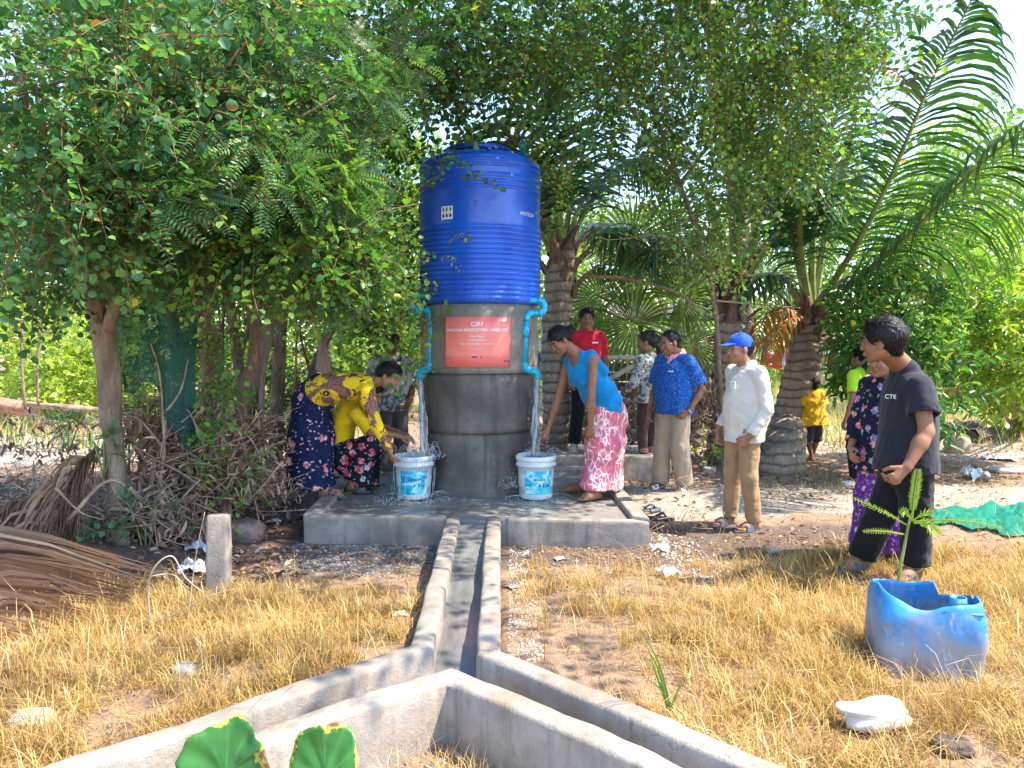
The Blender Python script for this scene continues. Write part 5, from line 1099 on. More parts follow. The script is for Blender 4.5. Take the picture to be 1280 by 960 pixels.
class Person:
    def __init__(s, label, J, face, up, skinm, sz=1.0, group=None, h=.0085, fem=False, headsz=1.0, curl=(.5, .5), palm=None, belly=0.0):
        """J: joints as world vectors. face: direction the face looks; up: head's up"""
        s.J = {k: Vector(v) for k, v in J.items()}; J = s.J; s.sz = sz; s.h = h; s.base = Vector(((J['anL'].x + J['anR'].x) / 2, (J['anL'].y + J['anR'].y) / 2, min(J['anL'].z, J['anR'].z) - .07)); s.fem = fem
        s.root = thing('person', label, 'person', s.base, group); s.hs = headsz * sz * 1.04
        s.f = Vector(face).normalized(); u = Vector(up); s.u = (u - s.f * u.dot(s.f)).normalized(); s.r = s.f.cross(s.u); s.skin = skinm; s.curl = curl
        s.palm = palm or (None, None); s.sh = (J['shR'] - J['shL']).normalized(); s.belly = belly; s.body_sdf()
    def H(s, x, y, z): return s.J['head'] + (s.r * x + s.f * y + s.u * z) * s.hs
    def torso(s, q, t=0.0, low=True, k=.05):
        J, z = s.J, s.sz; cw = .70 if not s.fem else .76; hw = .78 if not s.fem else .72
        q.cone(J['shL'].lerp(J['shR'], .1), J['shL'].lerp(J['shR'], .9), .050 * z + t, .050 * z + t, k)
        q.cone(J['neck'].lerp(J['chest'], .12), J['neck'].lerp(J['chest'], .5), .05 * z + t, .075 * z + t, k, s.sh, .6)
        q.cone(J['chest'], J['waist'], (.112 if not s.fem else .100) * z + t, (.100 + s.belly * .5 if not s.fem else .092) * z + t, k, s.sh, cw)
        if s.belly: q.cone(J['waist'] + s.bellydir * s.belly * .6, J['pelvis'].lerp(J['waist'], .35) + s.bellydir * s.belly * .6, .105 * z + t, .10 * z + t, .06, s.sh, .8)
        q.cone(J['waist'], J['pelvis'], (.098 + s.belly * .4) * z + t, .112 * z + t, k, s.hipax, hw)
        return q
    def body_sdf(s):
        J, z = s.J, s.sz; s.hipax = (J['hipR'] - J['hipL']).normalized(); sp = (J['neck'] - J['pelvis']).normalized(); fd = s.sh.cross(sp); s.bellydir = fd if fd.dot(Vector((s.f.x, s.f.y, 0)) if s.belly >= 0 else fd) > 0 else -fd
        q = SDF(); s.torso(q)
        q.cone(J['neck'] - s.u * .0, J['head'] - s.f * .015 - s.u * .04 * s.hs, .055 * z, .054 * z, .03)
        for a in 'LR':
            q.cone(J['sh' + a], J['el' + a], .045 * z, .036 * z, .035); q.cone(J['el' + a], J['el' + a].lerp(J['wr' + a], .35), .036 * z, .038 * z, .02); q.cone(J['el' + a].lerp(J['wr' + a], .3), J['wr' + a], .038 * z, .024 * z, .02)
            q.cone(J['hip' + a], J['kn' + a], .080 * z, .052 * z, .04); c = J['kn' + a].lerp(J['an' + a], .35); q.cone(J['kn' + a], c, .050 * z, .052 * z, .02); q.cone(c, J['an' + a], .052 * z, .033 * z, .02)
            an, to = J['an' + a], J['to' + a]; d = (to - an); d.z = 0; d.normalize(); hz = to.z; heel = an - d * .035 * z; heel.z = hz + .012; sd = Vector((-d.y, d.x, 0))
            q.cone(heel, an.lerp(to, .55) * Vector((1, 1, 0)) + Vector((0, 0, hz + .022)) if False else Vector((lerp(an.x, to.x, .55), lerp(an.y, to.y, .55), hz + .02)), .030 * z, .036 * z, .02, sd, .9)
            q.cone(an - Vector((0, 0, .02)), Vector((lerp(an.x, to.x, .7), lerp(an.y, to.y, .7), hz + .018)), .030 * z, .024 * z, .03, sd, .75)
            for i in range(5):
                off = sd * (i - 2) * .0155 * z; st = Vector((lerp(an.x, to.x, .7), lerp(an.y, to.y, .7), hz + .010)) + off * .9; en = Vector((to.x, to.y, hz + .006)) + off * 1.1 - d * abs(i - 1.4) * .009; q.cone(st, en, .0125 * z, .0095 * z, .006)
            s.hand(q, a)
        # head
        H, e = s.H, s.hs; fr = (s.r, s.f, s.u)
        q.ell(H(0, -.014, .036), fr, (.075 * e, .094 * e, .083 * e), .02); q.ell(H(0, .030, -.018), fr, (.060 * e, .060 * e, .084 * e), .025)
        q.cone(H(0, .018, -.055), H(0, .060, -.096), .050 * e, .022 * e, .02, s.r, .85)
        for sg in (-1, 1):
            q.cone(H(sg * .034, .062, -.026), H(sg * .040, .045, -.045), .020 * e, .018 * e, .02); q.cone(H(sg * .012, .083, .026), H(sg * .042, .072, .022), .010 * e, .008 * e, .012)
            q.cone(H(sg * .054, .0, -.05), H(sg * .035, .045, -.085), .018 * e, .014 * e, .03)
            q.ell(H(sg * .077, -.006, -.008), (s.r, s.f, s.u), (.009 * e, .020 * e, .032 * e), .008)
            q.ell(H(sg * .032, .099, .003), fr, (.017 * e, .016 * e, .010 * e), .012, True)
            q.ell(H(sg * .013, .099, -.036), fr, (.009 * e, .011 * e, .008 * e), .006)
        q.cone(H(0, .084, .012), H(0, .099, -.030), .0085 * e, .0135 * e, .010); q.cone(H(-.017, .086, -.058), H(.017, .086, -.058), .0085 * e, .0085 * e, .006); q.cone(H(-.013, .084, -.070), H(.013, .084, -.070), .009 * e, .009 * e, .006)
        q.cone(H(-.020, .099, -.0645), H(.020, .099, -.0645), .0028 * e, .0028 * e, .003, sub=True)
        s.sdf = q
    def hand(s, q, a):
        J, z = s.J, s.sz; w = J['wr' + a]; d = (J['ha' + a] - w).normalized(); n = s.palm[0 if a == 'L' else 1]
        if n is None: n = (J['pelvis'] - w); n.z = 0
        n = Vector(n); n = (n - d * n.dot(d)).normalized(); sd = d.cross(n); cu = s.curl[0 if a == 'L' else 1]
        sg = 1 if sd.dot(s.f) > 0 else -1
        q.cone(w, w + d * .082 * z, .025 * z, .033 * z, .015, n, 1.9); k0 = w + d * .085 * z
        for i, L in enumerate([.072, .080, .075, .058]):
            st = k0 + sd * sg * (1.5 - i) * .0185 * z - d * abs(i - 1.2) * .004; a1 = cu * (.7 + .1 * i); d1 = (d * math.cos(a1) + n * math.sin(a1) + sd * sg * (1.5 - i) * .06).normalized(); m = st + d1 * L * .5 * z; a2 = a1 + cu * 1.1; d2 = (d * math.cos(a2) + n * math.sin(a2)); q.cone(st, m, .0095 * z, .0088 * z, .004); q.cone(m, m + d2 * L * .5 * z, .0088 * z, .0072 * z, .003)
        st = w + d * .028 * z + sd * sg * .022 * z + n * .006; d1 = (sd * sg * .62 + d * .75 + n * .30).normalized(); m = st + d1 * .042 * z; d2 = (d * .9 + sd * sg * .15 + n * (.25 + cu * .4)).normalized(); q.cone(st, m, .014 * z, .011 * z, .008); q.cone(m, m + d2 * .034 * z, .011 * z, .0085 * z, .004)
    def finish(s, dec=.45, hh=.0052):
        q = s.sdf; h = s.h; J = s.J; V, Q = q.mesh(h); zones = [(A3(J['head']), .15 * s.hs)] + [(A3(J['wr' + a].lerp(J['ha' + a], .5)), .135 * s.sz) for a in 'LR']
        Vs, Qs = [], []; C = V[Q].mean(1); keep = np.ones(len(Q), bool)
        for c, r in zones: keep &= np.linalg.norm(C - c, axis=1) > r - h * .6
        used = np.unique(Q[keep]); mp = np.full(len(V), -1); mp[used] = np.arange(len(used)); Vs.append(V[used]); Qs.append(mp[Q[keep]]); off = len(used)
        for i, (c, r) in enumerate(zones):
            h2 = hh if i == 0 else hh * .9; v, k = q.mesh(h2, c - r - h2 * 2, c + r + h2 * 2); cc = v[k].mean(1); k = k[np.linalg.norm(cc - c, axis=1) < r + h * .5]; used = np.unique(k); mp = np.full(len(v), -1); mp[used] = np.arange(len(used)); Vs.append(v[used]); Qs.append(mp[k] + off); off += len(used)
        V = np.concatenate(Vs); Q = np.concatenate(Qs); lip = A3(s.H(0, .092, -.064)); col = np.zeros((len(V), 3), np.float32)
        dd = V - lip; dl = np.sqrt((dd @ A3(s.r) / .024) ** 2 + (dd @ A3(s.f) / .02) ** 2 + (dd @ A3(s.u) / .011) ** 2) / s.hs; col[:, 0] = np.clip(1.3 - dl, 0, 1)
        o = mk('body', V, Q, s.skin, s.root, True, org=s.base, cols=col)
        if dec < 1: decim(o, dec)
        s.eyes(); return s
    def eyes(s):
        e = s.hs
        for sg in (-1, 1):
            b = MB(); c = s.H(sg * .032, .0715, .002); b.ball(c, .0125 * e, 8); o = b.build('eye', m_eye, s.root, True, org=s.base); n0 = len(o.data.polygons)
            b = MB(); b.ball(s.H(sg * .032, .0782, .001), .0078 * e, 7); b.build('iris', m_iris, o, True, org=s.base)
            q = SDF(); q.cone(s.H(sg * .013, .092, .0225), s.H(sg * .032, .092, .028), .0028 * e, .0034 * e, .004); q.cone(s.H(sg * .032, .092, .028), s.H(sg * .050, .078, .022), .0034 * e, .002 * e, .004); v, k = q.mesh(.0022); mk('eyebrow', v, k, m_hair, s.root, True, org=s.base)
    def piece(s, name, q, mat, h=None, amp=.006, seed=0, dec=.5, vert=1.0, label=None, fs=1.0):
        h = h or s.h; V, Q = q.mesh(h); V = relax(V, Q, 1, .4)
        if amp: V = folds(V, Q, amp, fs, seed, vert)
        o = mk(name, V, Q, mat, s.root, True, org=s.base)
        if dec < 1: decim(o, dec)
        if label: o['label'] = label
        return o
    def shirt(s, mat, hem=.25, sleeve=.9, t=.014, loose=.0, amp=.007, name='shirt', seed=1, hemdir=None, cuffr=0.0, fore=0.0, flare=0.0):
        """sleeve: share of the upper arm; fore: share of the forearm covered; hem: metres below the pelvis joint along the spine"""
        J, z = s.J, s.sz; q = SDF(); s.torso(q, t); ax = (J['pelvis'] - J['waist']).normalized()
        q2 = SDF(); q2.p = [p for p in q.p[:-1]]; bot = J['pelvis'] + ax * hem
        q2.cone(J['waist'].lerp(J['chest'], .3), bot, (.100 + s.belly * .5) * z + t + loose * .5, .118 * z + t + loose + flare, .05, s.hipax, .74, flat=1, hollow=.035)
        for a in 'LR':
            if sleeve > 0:
                e = J['sh' + a].lerp(J['el' + a], sleeve)
                if fore > 0: q2.cone(J['sh' + a], J['el' + a], .052 * z + t * .9, .044 * z + t, .03); q2.cone(J['el' + a], J['el' + a].lerp(J['wr' + a], fore), .044 * z + t, .031 * z + t * .9 + cuffr, .02, flat=1, hollow=.02)
                else: q2.cone(J['sh' + a], e, .052 * z + t * .8, .046 * z + t + cuffr + .006, .03, flat=1, hollow=.025)
        return s.piece(name, q2, mat, amp=amp, seed=seed)
    def trousers(s, mat, t=.012, ank=.055, knee=.062, length=1.0, amp=.006, seed=2, name='trousers'):
        J, z = s.J, s.sz; q = SDF(); q.cone(J['waist'].lerp(J['pelvis'], .45), J['pelvis'], (.092 + s.belly * .4) * z + t, .112 * z + t, .04, s.hipax, .76)
        for a in 'LR':
            e = J['kn' + a].lerp(J['an' + a], length); q.cone(J['hip' + a], J['kn' + a], .084 * z + t, knee * z + t, .035)
            if length > .02: q.cone(J['kn' + a], e, knee * z + t, ank * z + t, .02, flat=1, hollow=.03)
        return s.piece(name, q, mat, amp=amp, seed=seed)
    def skirt(s, pts, mat, amp=.008, seed=3, h=None, ax=None, sq=.75, name='skirt'):
        """pts: [(centre, radius)] going down"""
        q = SDF(); n = len(pts)
        for i in range(n - 1): q.cone(pts[i][0], pts[i + 1][0], pts[i][1], pts[i + 1][1], .05, ax or s.hipax, sq, flat=1 if i == n - 2 else 0, hollow=.06 if i == n - 2 else 0)
        return s.piece(name, q, mat, amp=amp, seed=seed, fs=1.2)
    def hairshell(s, style='short', mat=None):
        q = SDF(); e = s.hs; fr = (s.r, s.f, s.u); H = s.H
        th = {'short': .010, 'thick': .019, 'tied': .008, 'thin': .005}[style]
        q.ell(H(0, -.018, .040), fr, ((.075 + th) * e, (.094 + th) * e, (.083 + th * 1.1) * e), .01)
        if style in ('short', 'thick', 'thin'): q.cone(H(0, -.075, .02), H(0, -.068, -.045), .045 * e + th, .03 * e + th * .6, .03, s.r, .75)
        else: q.cone(H(0, -.07, .02), H(0, -.08, -.03), .05 * e, .035 * e, .03, s.r, .75)
        q.ell(H(0, .105, -.030), fr, (.080 * e, .085 * e, (.095 if style != 'thin' else .135) * e), .012, True)
        for sg in (-1, 1): q.ell(H(sg * .09, .022, -.035), fr, (.035 * e, .05 * e, .05 * e), .01, True)
        q.cone(H(0, -.02, -.125), H(0, .02, -.125), .058 * e, .058 * e, .01, sub=True)
        if style == 'thick':
            for i in range(9): a = i * .7 - 2.4; q.cone(H(.03 * math.sin(a * 2), .045 * math.cos(a), .115), H(.05 * math.sin(a), .075 * math.cos(a * .8), .128 - .01 * abs(a)), .016 * e, .008 * e, .012)
        s.hairq = q; return q
    def strands(s, V, N, mat, n=700, L=.045):
        k = RNG.integers(0, len(V), n); p = V[k] + N[k] * .0015; nn = N[k]; d = -A3(s.f) * .5 - A3(s.u) * .55 + RNG.normal(size=(n, 3)) * .38; d -= nn * (d * nn).sum(1, keepdims=True); d /= np.maximum(1e-6, np.linalg.norm(d, axis=1, keepdims=True)); w_ = np.cross(d, nn) * .0017
        l = L * RNG.uniform(.5, 1.2, (n, 1)); m = p + d * l * .5 + nn * RNG.uniform(.001, .007, (n, 1)); e = p + d * l + nn * RNG.uniform(-.002, .010, (n, 1)); W = np.stack([p - w_, p + w_, m + w_, m - w_, e], 1).reshape(-1, 3); i = np.arange(n)[:, None] * 5
        mk('hair_strands', W, [i + np.array([[0, 1, 2, 3]]), i + np.array([[3, 2, 4]])], mat, s.root, True, org=s.base)['kind'] = 'stuff'
    def hair(s, style='short', extra=None, mat=None, label=None):
        q = s.hairshell(style)
        for a, b, ra, rb in (extra or []): q.cone(a, b, ra, rb, .015)
        V, Q = q.mesh(.0055); V = relax(V, Q, 1, .5); N = vnormals(V, Q); st = np.sin((V @ A3(s.r)) * 330 + 3 * np.sin((V @ A3(s.u)) * 40)) * .0016 + .003 * vnoise(V[:, 0] * 40, V[:, 1] * 40 + V[:, 2] * 22, 1, 3); V = V + N * st[:, None]
        s.strands(V, N, mat or m_hair, 900 if style != 'thin' else 260, .045 if style != 'thin' else .02)
        o = mk('hair', V, Q, mat or m_hair, s.root, True, org=s.base); decim(o, .6)
        if label: o['label'] = label
        return o
    def shoes(s, mat, kind='sandal', name=None):
        J, z = s.J, s.sz
        for a in 'LR':
            an, to = J['an' + a], J['to' + a]; d = to - an; d.z = 0; d.normalize(); sd = Vector((-d.y, d.x, 0)); g = to.z - .012
            b = MB(); n = 18; top = []; bot = []; c = Vector((lerp(an.x, to.x, .42), lerp(an.y, to.y, .42), 0)); L = .142 * z
            for i in range(n): th = 2 * math.pi * i / n; w_ = .047 * z * (1 + .12 * math.cos(th)); p = c + d * L * math.cos(th) + sd * w_ * math.sin(th); top.append(p + Vector((0, 0, g + .012))); bot.append(p + Vector((0, 0, g - .010)))
            b.add(top + bot, [tuple(range(n)), tuple(range(2 * n - 1, n - 1, -1))] + [(i, n + i, n + (i + 1) % n, (i + 1) % n) for i in range(n)])
            sh = b.build(name or ('sandal' if kind == 'sandal' else 'shoe'), mat, s.root, True, org=s.base, bevel=.004)
            q = SDF()
            if kind == 'sandal':
                for f_, hgt in ((.62, .058), (.38, .075)):
                    m = Vector((lerp(an.x, to.x, f_), lerp(an.y, to.y, f_), g)); q.cone(m - sd * .048 * z, m - sd * .03 * z + Vector((0, 0, hgt * .75)), .011, .011, .01, d, .5); q.cone(m - sd * .03 * z + Vector((0, 0, hgt * .75)), m + sd * .03 * z + Vector((0, 0, hgt * .75)), .011, .011, .01, d, .5); q.cone(m + sd * .03 * z + Vector((0, 0, hgt * .75)), m + sd * .048 * z, .011, .011, .01, d, .5)
            else:
                hl = an - d * .035; hl.z = g + .03; q.cone(hl, Vector((to.x, to.y, g + .022)) - d * .03, .040 * z, .040 * z, .02, sd, .9); q.cone(Vector((an.x, an.y, g + .06)), Vector((lerp(an.x, to.x, .6), lerp(an.y, to.y, .6), g + .04)), .040 * z, .035 * z, .02)
            v, k = q.mesh(.006); mk('strap' if kind == 'sandal' else 'upper', v, k, mat, sh, True, org=s.base)
def stand(u, Y, zg, hgt, yaw, feet=.11, sdx=0.0, lean=(0, 0)):
    """default standing skeleton at pixel column u, depth Y, ground z, facing yaw (radians, 0 = towards camera, + = towards picture left)"""
    x = at(u, 480, Y).x; f = Vector((-math.sin(yaw), -math.cos(yaw), 0)); r = Vector((-f.y, f.x, 0)) * -1   # r: the person's right hand side
    r = f.cross(Vector((0, 0, 1))); B = Vector((x, Y, zg)); k = hgt; P = lambda a, b, c: B + r * (a * k) + f * (b * k + lean[0] * c) + Vector((0, 0, c * k)) + r * lean[1] * c
    J = dict(head=P(0, .012, .930), neck=P(0, -.012, .835), chest=P(0, 0, .735), waist=P(0, .0, .625), pelvis=P(0, -.005, .525))
    for a, sg in (('L', -1), ('R', 1)):
        J['sh' + a] = P(sg * .105, -.01, .805); J['el' + a] = P(sg * .135, -.03, .625); J['wr' + a] = P(sg * .135, .03, .475); J['ha' + a] = P(sg * .13, .06, .40); J['hip' + a] = P(sg * .052, 0, .515); J['kn' + a] = P(sg * .062, .012, .28); J['an' + a] = P(sg * feet / k * .62, -.01, .043); J['to' + a] = P(sg * feet / k * .8, .10, .006)
    return J, f, r, P
Z = Vector((0, 0, 1))
ONP = .19    # platform top
# 1 --- woman bending, yellow batik blouse, navy floral skirt
def at2(u, v, Y): return at(u, v, Y)
J = dict(head=at(488, 470, 6.55), neck=at(462, 478, 6.62), chest=at(440, 483, 6.68), waist=at(408, 484, 6.75), pelvis=at(385, 497, 6.8), shL=at(458, 490, 6.48), shR=at(452, 488, 6.86), elL=at(470, 530, 6.40), wrL=at(486, 562, 6.42), haL=at(492, 578, 6.46), elR=at(468, 525, 6.9), wrR=at(485, 552, 6.95), haR=at(495, 560, 6.95), hipL=at(388, 505, 6.70), hipR=at(384, 505, 6.90), knL=at(396, 555, 6.74), knR=at(390, 555, 6.90), anL=at(406, 604, 6.70), anR=at(397, 600, 6.86), toL=at(430, 619, 6.66), toR=at(418, 614, 6.80))
J['toL'].z = J['toR'].z = ONP + .02; J['anL'].z = J['anR'].z = ONP + .085
p = Person('woman bending over the left bucket in yellow batik blouse and navy floral skirt', J, (.80, -.38, -.45), (.35, -.15, .8), m_skin_l, .97, 'people at the buckets', fem=True, headsz=.95, curl=(.6, .6), palm=(Vector((.8, .2, 0)), None))
p.finish(); q = SDF(); p.torso(q, .018)
q.cone(J['neck'], J['neck'].lerp(J['chest'], .5), .068, .09, .03, p.sh, .7)
for a in 'LR': q.cone(J['sh' + a], J['el' + a], .066, .056, .04); q.cone(J['el' + a], J['wr' + a], .056, .040, .02, flat=1, hollow=.02)
q.cone(J['chest'], J['pelvis'].lerp(J['waist'], .30), .118, .125, .05, p.sh, .75, flat=1)
q.cone(J['pelvis'].lerp(J['hipL'], .8) + Vector((.03, -.1, -.08)), J['pelvis'] + Vector((.1, 0, .15)), .001, .001, .001); q.p.pop()
p.piece('blouse', q, m_batik, amp=.010, seed=4)
p.skirt([(at(397, 485, 6.78), .125), (at(391, 500, 6.8), .165), (at(389, 545, 6.8), .195), (at(388, 608, 6.8), .222)], m_navy_floral, .016, 5, ax=(0, 1, 0), sq=.95)
H = p.H; p.hair('tied', [(H(0, -.08, .03), H(0, -.12, .0), .045, .04), (H(0, -.06, .0), H(.0, -.10, -.06), .05, .04), (H(0, -.11, -.03), H(0, -.12, -.10), .032, .018), (H(.03, .03, .115), H(-.03, .06, .10), .02, .02)]); p.shoes(m_sandal)
# 2 --- woman squatting behind her, plain yellow top, red and black floral skirt
J = dict(head=at(466, 492, 7.02), neck=at(447, 503, 7.08), chest=at(434, 515, 7.1), waist=at(426, 535, 7.12), pelvis=at(424, 565, 7.12), shL=at(446, 517, 6.93), shR=at(446, 515, 7.25), elL=at(464, 540, 6.86), wrL=at(500, 545, 6.84), haL=at(521, 549, 6.82), elR=at(474, 534, 7.22), wrR=at(500, 541, 7.05), haR=at(520, 546, 6.96), hipL=at(424, 568, 7.0), hipR=at(424, 568, 7.22), knL=at(466, 556, 6.92), knR=at(468, 556, 7.2), anL=at(441, 602, 6.95), anR=at(452, 602, 7.2), toL=at(458, 612, 6.9), toR=at(466, 608, 7.2))
for a in 'LR': J['to' + a].z = ONP + .02; J['an' + a].z = ONP + .085
p = Person('woman squatting behind the left bucket in plain yellow top and red floral skirt', J, (.78, -.35, -.5), (.4, -.1, .8), m_skin_l, .95, 'people at the buckets', fem=True, headsz=.95, curl=(.35, .4), palm=(Vector((.2, .3, -1)), Vector((.2, -.4, -1))))
p.finish(); p.shirt(m_yellow, hem=.02, sleeve=.98, t=.02, amp=.010, name='blouse', seed=8)
q = SDF()
for a in 'LR': q.cone(J['hip' + a], J['kn' + a], .115, .095, .05); q.cone(J['kn' + a], J['an' + a] + Vector((0, 0, .06)), .095, .085, .05, flat=1)
q.cone(J['pelvis'], at(446, 590, 7.08), .14, .12, .06, (0, 1, 0), .75); q.cone(at(462, 560, 7.05), at(458, 606, 7.02), .12, .12, .05, (0, 1, 0), .7, flat=1)
p.piece('skirt', q, m_red_floral, amp=.010, seed=9); H = p.H
p.hair('tied', [(H(0, -.08, .03), H(0, -.13, -.06), .05, .045), (H(0, -.12, -.05), H(0, -.12, -.16), .045, .035)]); p.shoes(m_sandal)
# 3 --- man half hidden by leaves, white printed shirt, grey trousers
J, f, r, P = stand(489, 8.25, .02, 1.66, R(-25))
J['elL'] = P(-.14, .0, .64); J['wrL'] = P(-.10, .10, .55); J['haL'] = P(-.06, .15, .53)
p = Person('man in white leaf print shirt behind the bending women', J, f + Vector((.2, 0, -.25)), Z, m_skin, 1.0, 'onlookers', h=.010, curl=(.4, .3)); p.finish(.4, .0065); p.shirt(m_leaf_print, .06, .95, .022, .03, .012, seed=11); p.trousers(m_greyp, .014, .06, .066); p.hair('short'); p.shoes(m_sandal)
# 4 --- woman in bright blue top and pink skirt, reaching to the right bucket
J = dict(head=at(699, 426, 6.66), neck=at(720, 441, 6.72), chest=at(730, 468, 6.74), waist=at(749, 489, 6.80), pelvis=at(761, 510, 6.84), shL=at(742, 449, 6.58), shR=at(710, 452, 6.88), elL=at(739, 498, 6.50), wrL=at(738, 530, 6.50), haL=at(737, 548, 6.50), elR=at(697, 500, 6.92), wrR=at(685, 536, 6.86), haR=at(681, 552, 6.82), hipL=at(762, 516, 6.75), hipR=at(758, 516, 6.92), knL=at(752, 565, 6.70), knR=at(745, 562, 6.94), anL=at(745, 607, 6.62), anR=at(727, 603, 6.98), toL=at(724, 622, 6.50), toR=at(699, 613, 6.90))
for a in 'LR': J['to' + a].z = ONP + .01; J['an' + a].z = ONP + .080
p = Person('barefoot woman leaning over the right bucket in bright blue top and pink tree print skirt', J, (-.72, -.52, -.62), (-.45, -.15, .85), m_skin, .97, 'people at the buckets', fem=True, headsz=.98, curl=(.35, .45), palm=(Vector((.3, .9, 0)), Vector((-.3, .8, -.2))))
p.finish(); q = SDF(); z = .97; t = .016
p.torso(q, .016); q.cone(J['chest'].lerp(J['neck'], .15), J['waist'], .112, .125, .04, p.sh, .74); q.cone(J['waist'], J['pelvis'] + Vector((0, -.0, .02)), .125, .150, .05, p.hipax, .76, flat=1, hollow=.03)
q.cone(J['waist'] + Vector((-.06, 0, -.03)), J['pelvis'] + Vector((-.09, -.02, .02)), .10, .10, .05, p.hipax, .7, flat=1)
for a in 'LR':
    s_ = J['sh' + a].lerp(J['neck'], .30); q.cone(J['sh' + a].lerp(J['neck'], .24) + Vector((.012, 0, .035)), J['chest'] + (J['sh' + a] - J['neck']) * .35 + p.f * .09, .026, .034, .02, p.sh, .7); q.cone(J['sh' + a].lerp(J['neck'], .24) + Vector((.012, 0, .035)), J['chest'] + (J['sh' + a] - J['neck']) * .4 + Vector((.10, 0, .05)), .026, .05, .03, p.sh, .7)
q.cone(J['neck'] + Z * .05, J['neck'] + p.f * .13 - Z * .03, .075, .07, .015, sub=True)
p.piece('top', q, m_cyan, amp=.009, seed=12)
p.skirt([(at(757, 500, 6.83), .13), (at(760, 520, 6.84), .148), (at(756, 560, 6.80), .158), (at(752, 609, 6.78), .182)], m_treeskirt, .017, 6, ax=(.55, .83, 0), sq=.72)
H = p.H; p.hair('tied', [(H(0, -.09, .03), H(0, -.15, .015), .035, .038), (H(0, -.13, .015), H(0, -.17, .0), .036, .028)]); 
q = SDF(); pts = [p.J['neck'] + p.r * .05 * math.cos(a) * -1 + p.f * (.045 + .035 * math.sin(a)) - p.u * (.02 + .06 * max(0, math.sin(a))) for a in np.linspace(0, math.pi, 9)]
for a, b_ in zip(pts[:-1], pts[1:]): q.cone(a, b_, .0035, .0035, .003)
v, k = q.mesh(.0035); mk('necklace', v, k, m_wood, p.root, True, org=p.base)
# 5 --- man in red polo
J, f, r, P = stand(733, 8.95, .30, 1.66, R(0)); J['haL'] = P(-.125, .07, .42)
J['elR'] = P(.14, -.03, .63); J['wrR'] = P(.13, .05, .5); J['haR'] = P(.12, .10, .44)
for a, sg in (('L', -1), ('R', 1)): J['an' + a] = P(sg * .085, -.01, .043); J['to' + a] = P(sg * .11, .09, .006)
p = Person('man in red polo shirt and black trousers standing on the block behind the leaning woman', J, f + Vector((0, 0, -.02)), Z, m_skin, 1.0, 'onlookers', h=.010); p.finish(.45, .0048)
p.shirt(m_redshirt, .04, .72, .016, .012, .007, seed=14, name='polo_shirt'); p.trousers(m_blackp, .014, .06, .066); p.hair('short'); p.shoes(m_sneaker, 'shoe')
q = SDF(); nk = J['neck']
for a_ in (-1, 1): q.cone(nk + r * .055 * a_ - f * .01 + Z * .025, nk + r * .012 * a_ + f * .078 - Z * .035, .014, .012, .01, f, .8)
q.cone(nk - r * .055 - f * .01 + Z * .028, nk - f * .055 + Z * .04, .014, .014, .01); q.cone(nk + r * .055 - f * .01 + Z * .028, nk - f * .055 + Z * .04, .014, .014, .01); p.piece('collar', q, m_redshirt, .006, 0)
b = MB(); b.box(J['chest'] - r * .085 * -1 + f * .135 + Z * .035 if False else J['chest'] - r * .085 + f * .132 + Z * .045, (.07, .006, .018), rz=.15); b.build('chest_logo', m_white, p.root, org=p.base)
# 6 --- woman with ponytail
J, f, r, P = stand(811, 8.75, .0, 1.70, R(130)); J['head'] = P(.0, .02, .925); J['elL'] = P(-.15, .02, .65); J['wrL'] = P(-.12, .12, .60); J['haL'] = P(-.08, .17, .60); J['elR'] = P(.15, -.0, .64); J['wrR'] = P(.12, .12, .58); J['haR'] = P(.07, .17, .57)
fd = Vector((-.95, .3, -.05))
p = Person('woman with long ponytail in grey patterned blouse, standing left of the man in blue', J, fd, Z, m_skin_l, 1.0, 'onlookers', h=.010, fem=True); p.finish(.4, .0065)
p.shirt(m_grey_print, .02, 1, .018, .015, .012, seed=15, fore=.75, name='blouse'); p.trousers(m_brownp, .006, .038, .055); H = p.H
p.hair('tied', [(H(0, -.09, .05), H(0, -.13, .03), .035, .03), (H(0, -.13, .03), H(.0, -.135, -.10), .034, .03), (H(0, -.135, -.10), H(.0, -.12, -.20), .03, .014)], m_hair_b); p.shoes(m_sneaker, 'shoe')
# 7 --- man in blue shirt with scarf
J, f, r, P = stand(842, 7.95, .0, 1.70, R(48), feet=.15); J['head'] = P(0, .045, .918)
J['elL'] = P(-.165, -.06, .64); J['wrL'] = P(-.13, .02, .51); J['haL'] = P(-.09, .06, .455); J['elR'] = P(.16, -.03, .64); J['wrR'] = P(.14, .06, .50); J['haR'] = P(.12, .10, .43)
J['anL'] = P(-.06, -.04, .045); J['toL'] = P(-.075, .06, .008); J['anR'] = P(.085, .01, .045); J['toR'] = P(.11, .115, .008)
p = Person('balding man in blue speckled shirt, checked red scarf and khaki trousers', J, (-.85, -.42, -.22), Z, m_skin, 1.02, 'onlookers', h=.0095, belly=.035); p.finish(.45, .0052)
p.shirt(m_blue_shirt, .07, .85, .018, .022, .011, seed=17, cuffr=.014); p.trousers(m_khaki, .020, .072, .078, amp=.009); H = p.H; p.hair('thin'); p.shoes(m_wshoe)
q = SDF(); nk = J['neck'] + Z * .012; up_ = (Z + f * .35).normalized()
for i in range(14):
    a0, a1 = i * math.pi / 7, (i + 1) * math.pi / 7; g = lambda a: nk + r * .088 * math.cos(a) + f * .082 * math.sin(a) - Z * .030 * math.sin(a) + Z * .015; q.cone(g(a0), g(a1), .026, .026, .012)
q.cone(nk + f * .085 - r * .02 - Z * .02, nk + f * .115 + r * .02 - Z * .10, .03, .012, .02); p.piece('scarf', q, m_krama, .007, .006, 3)
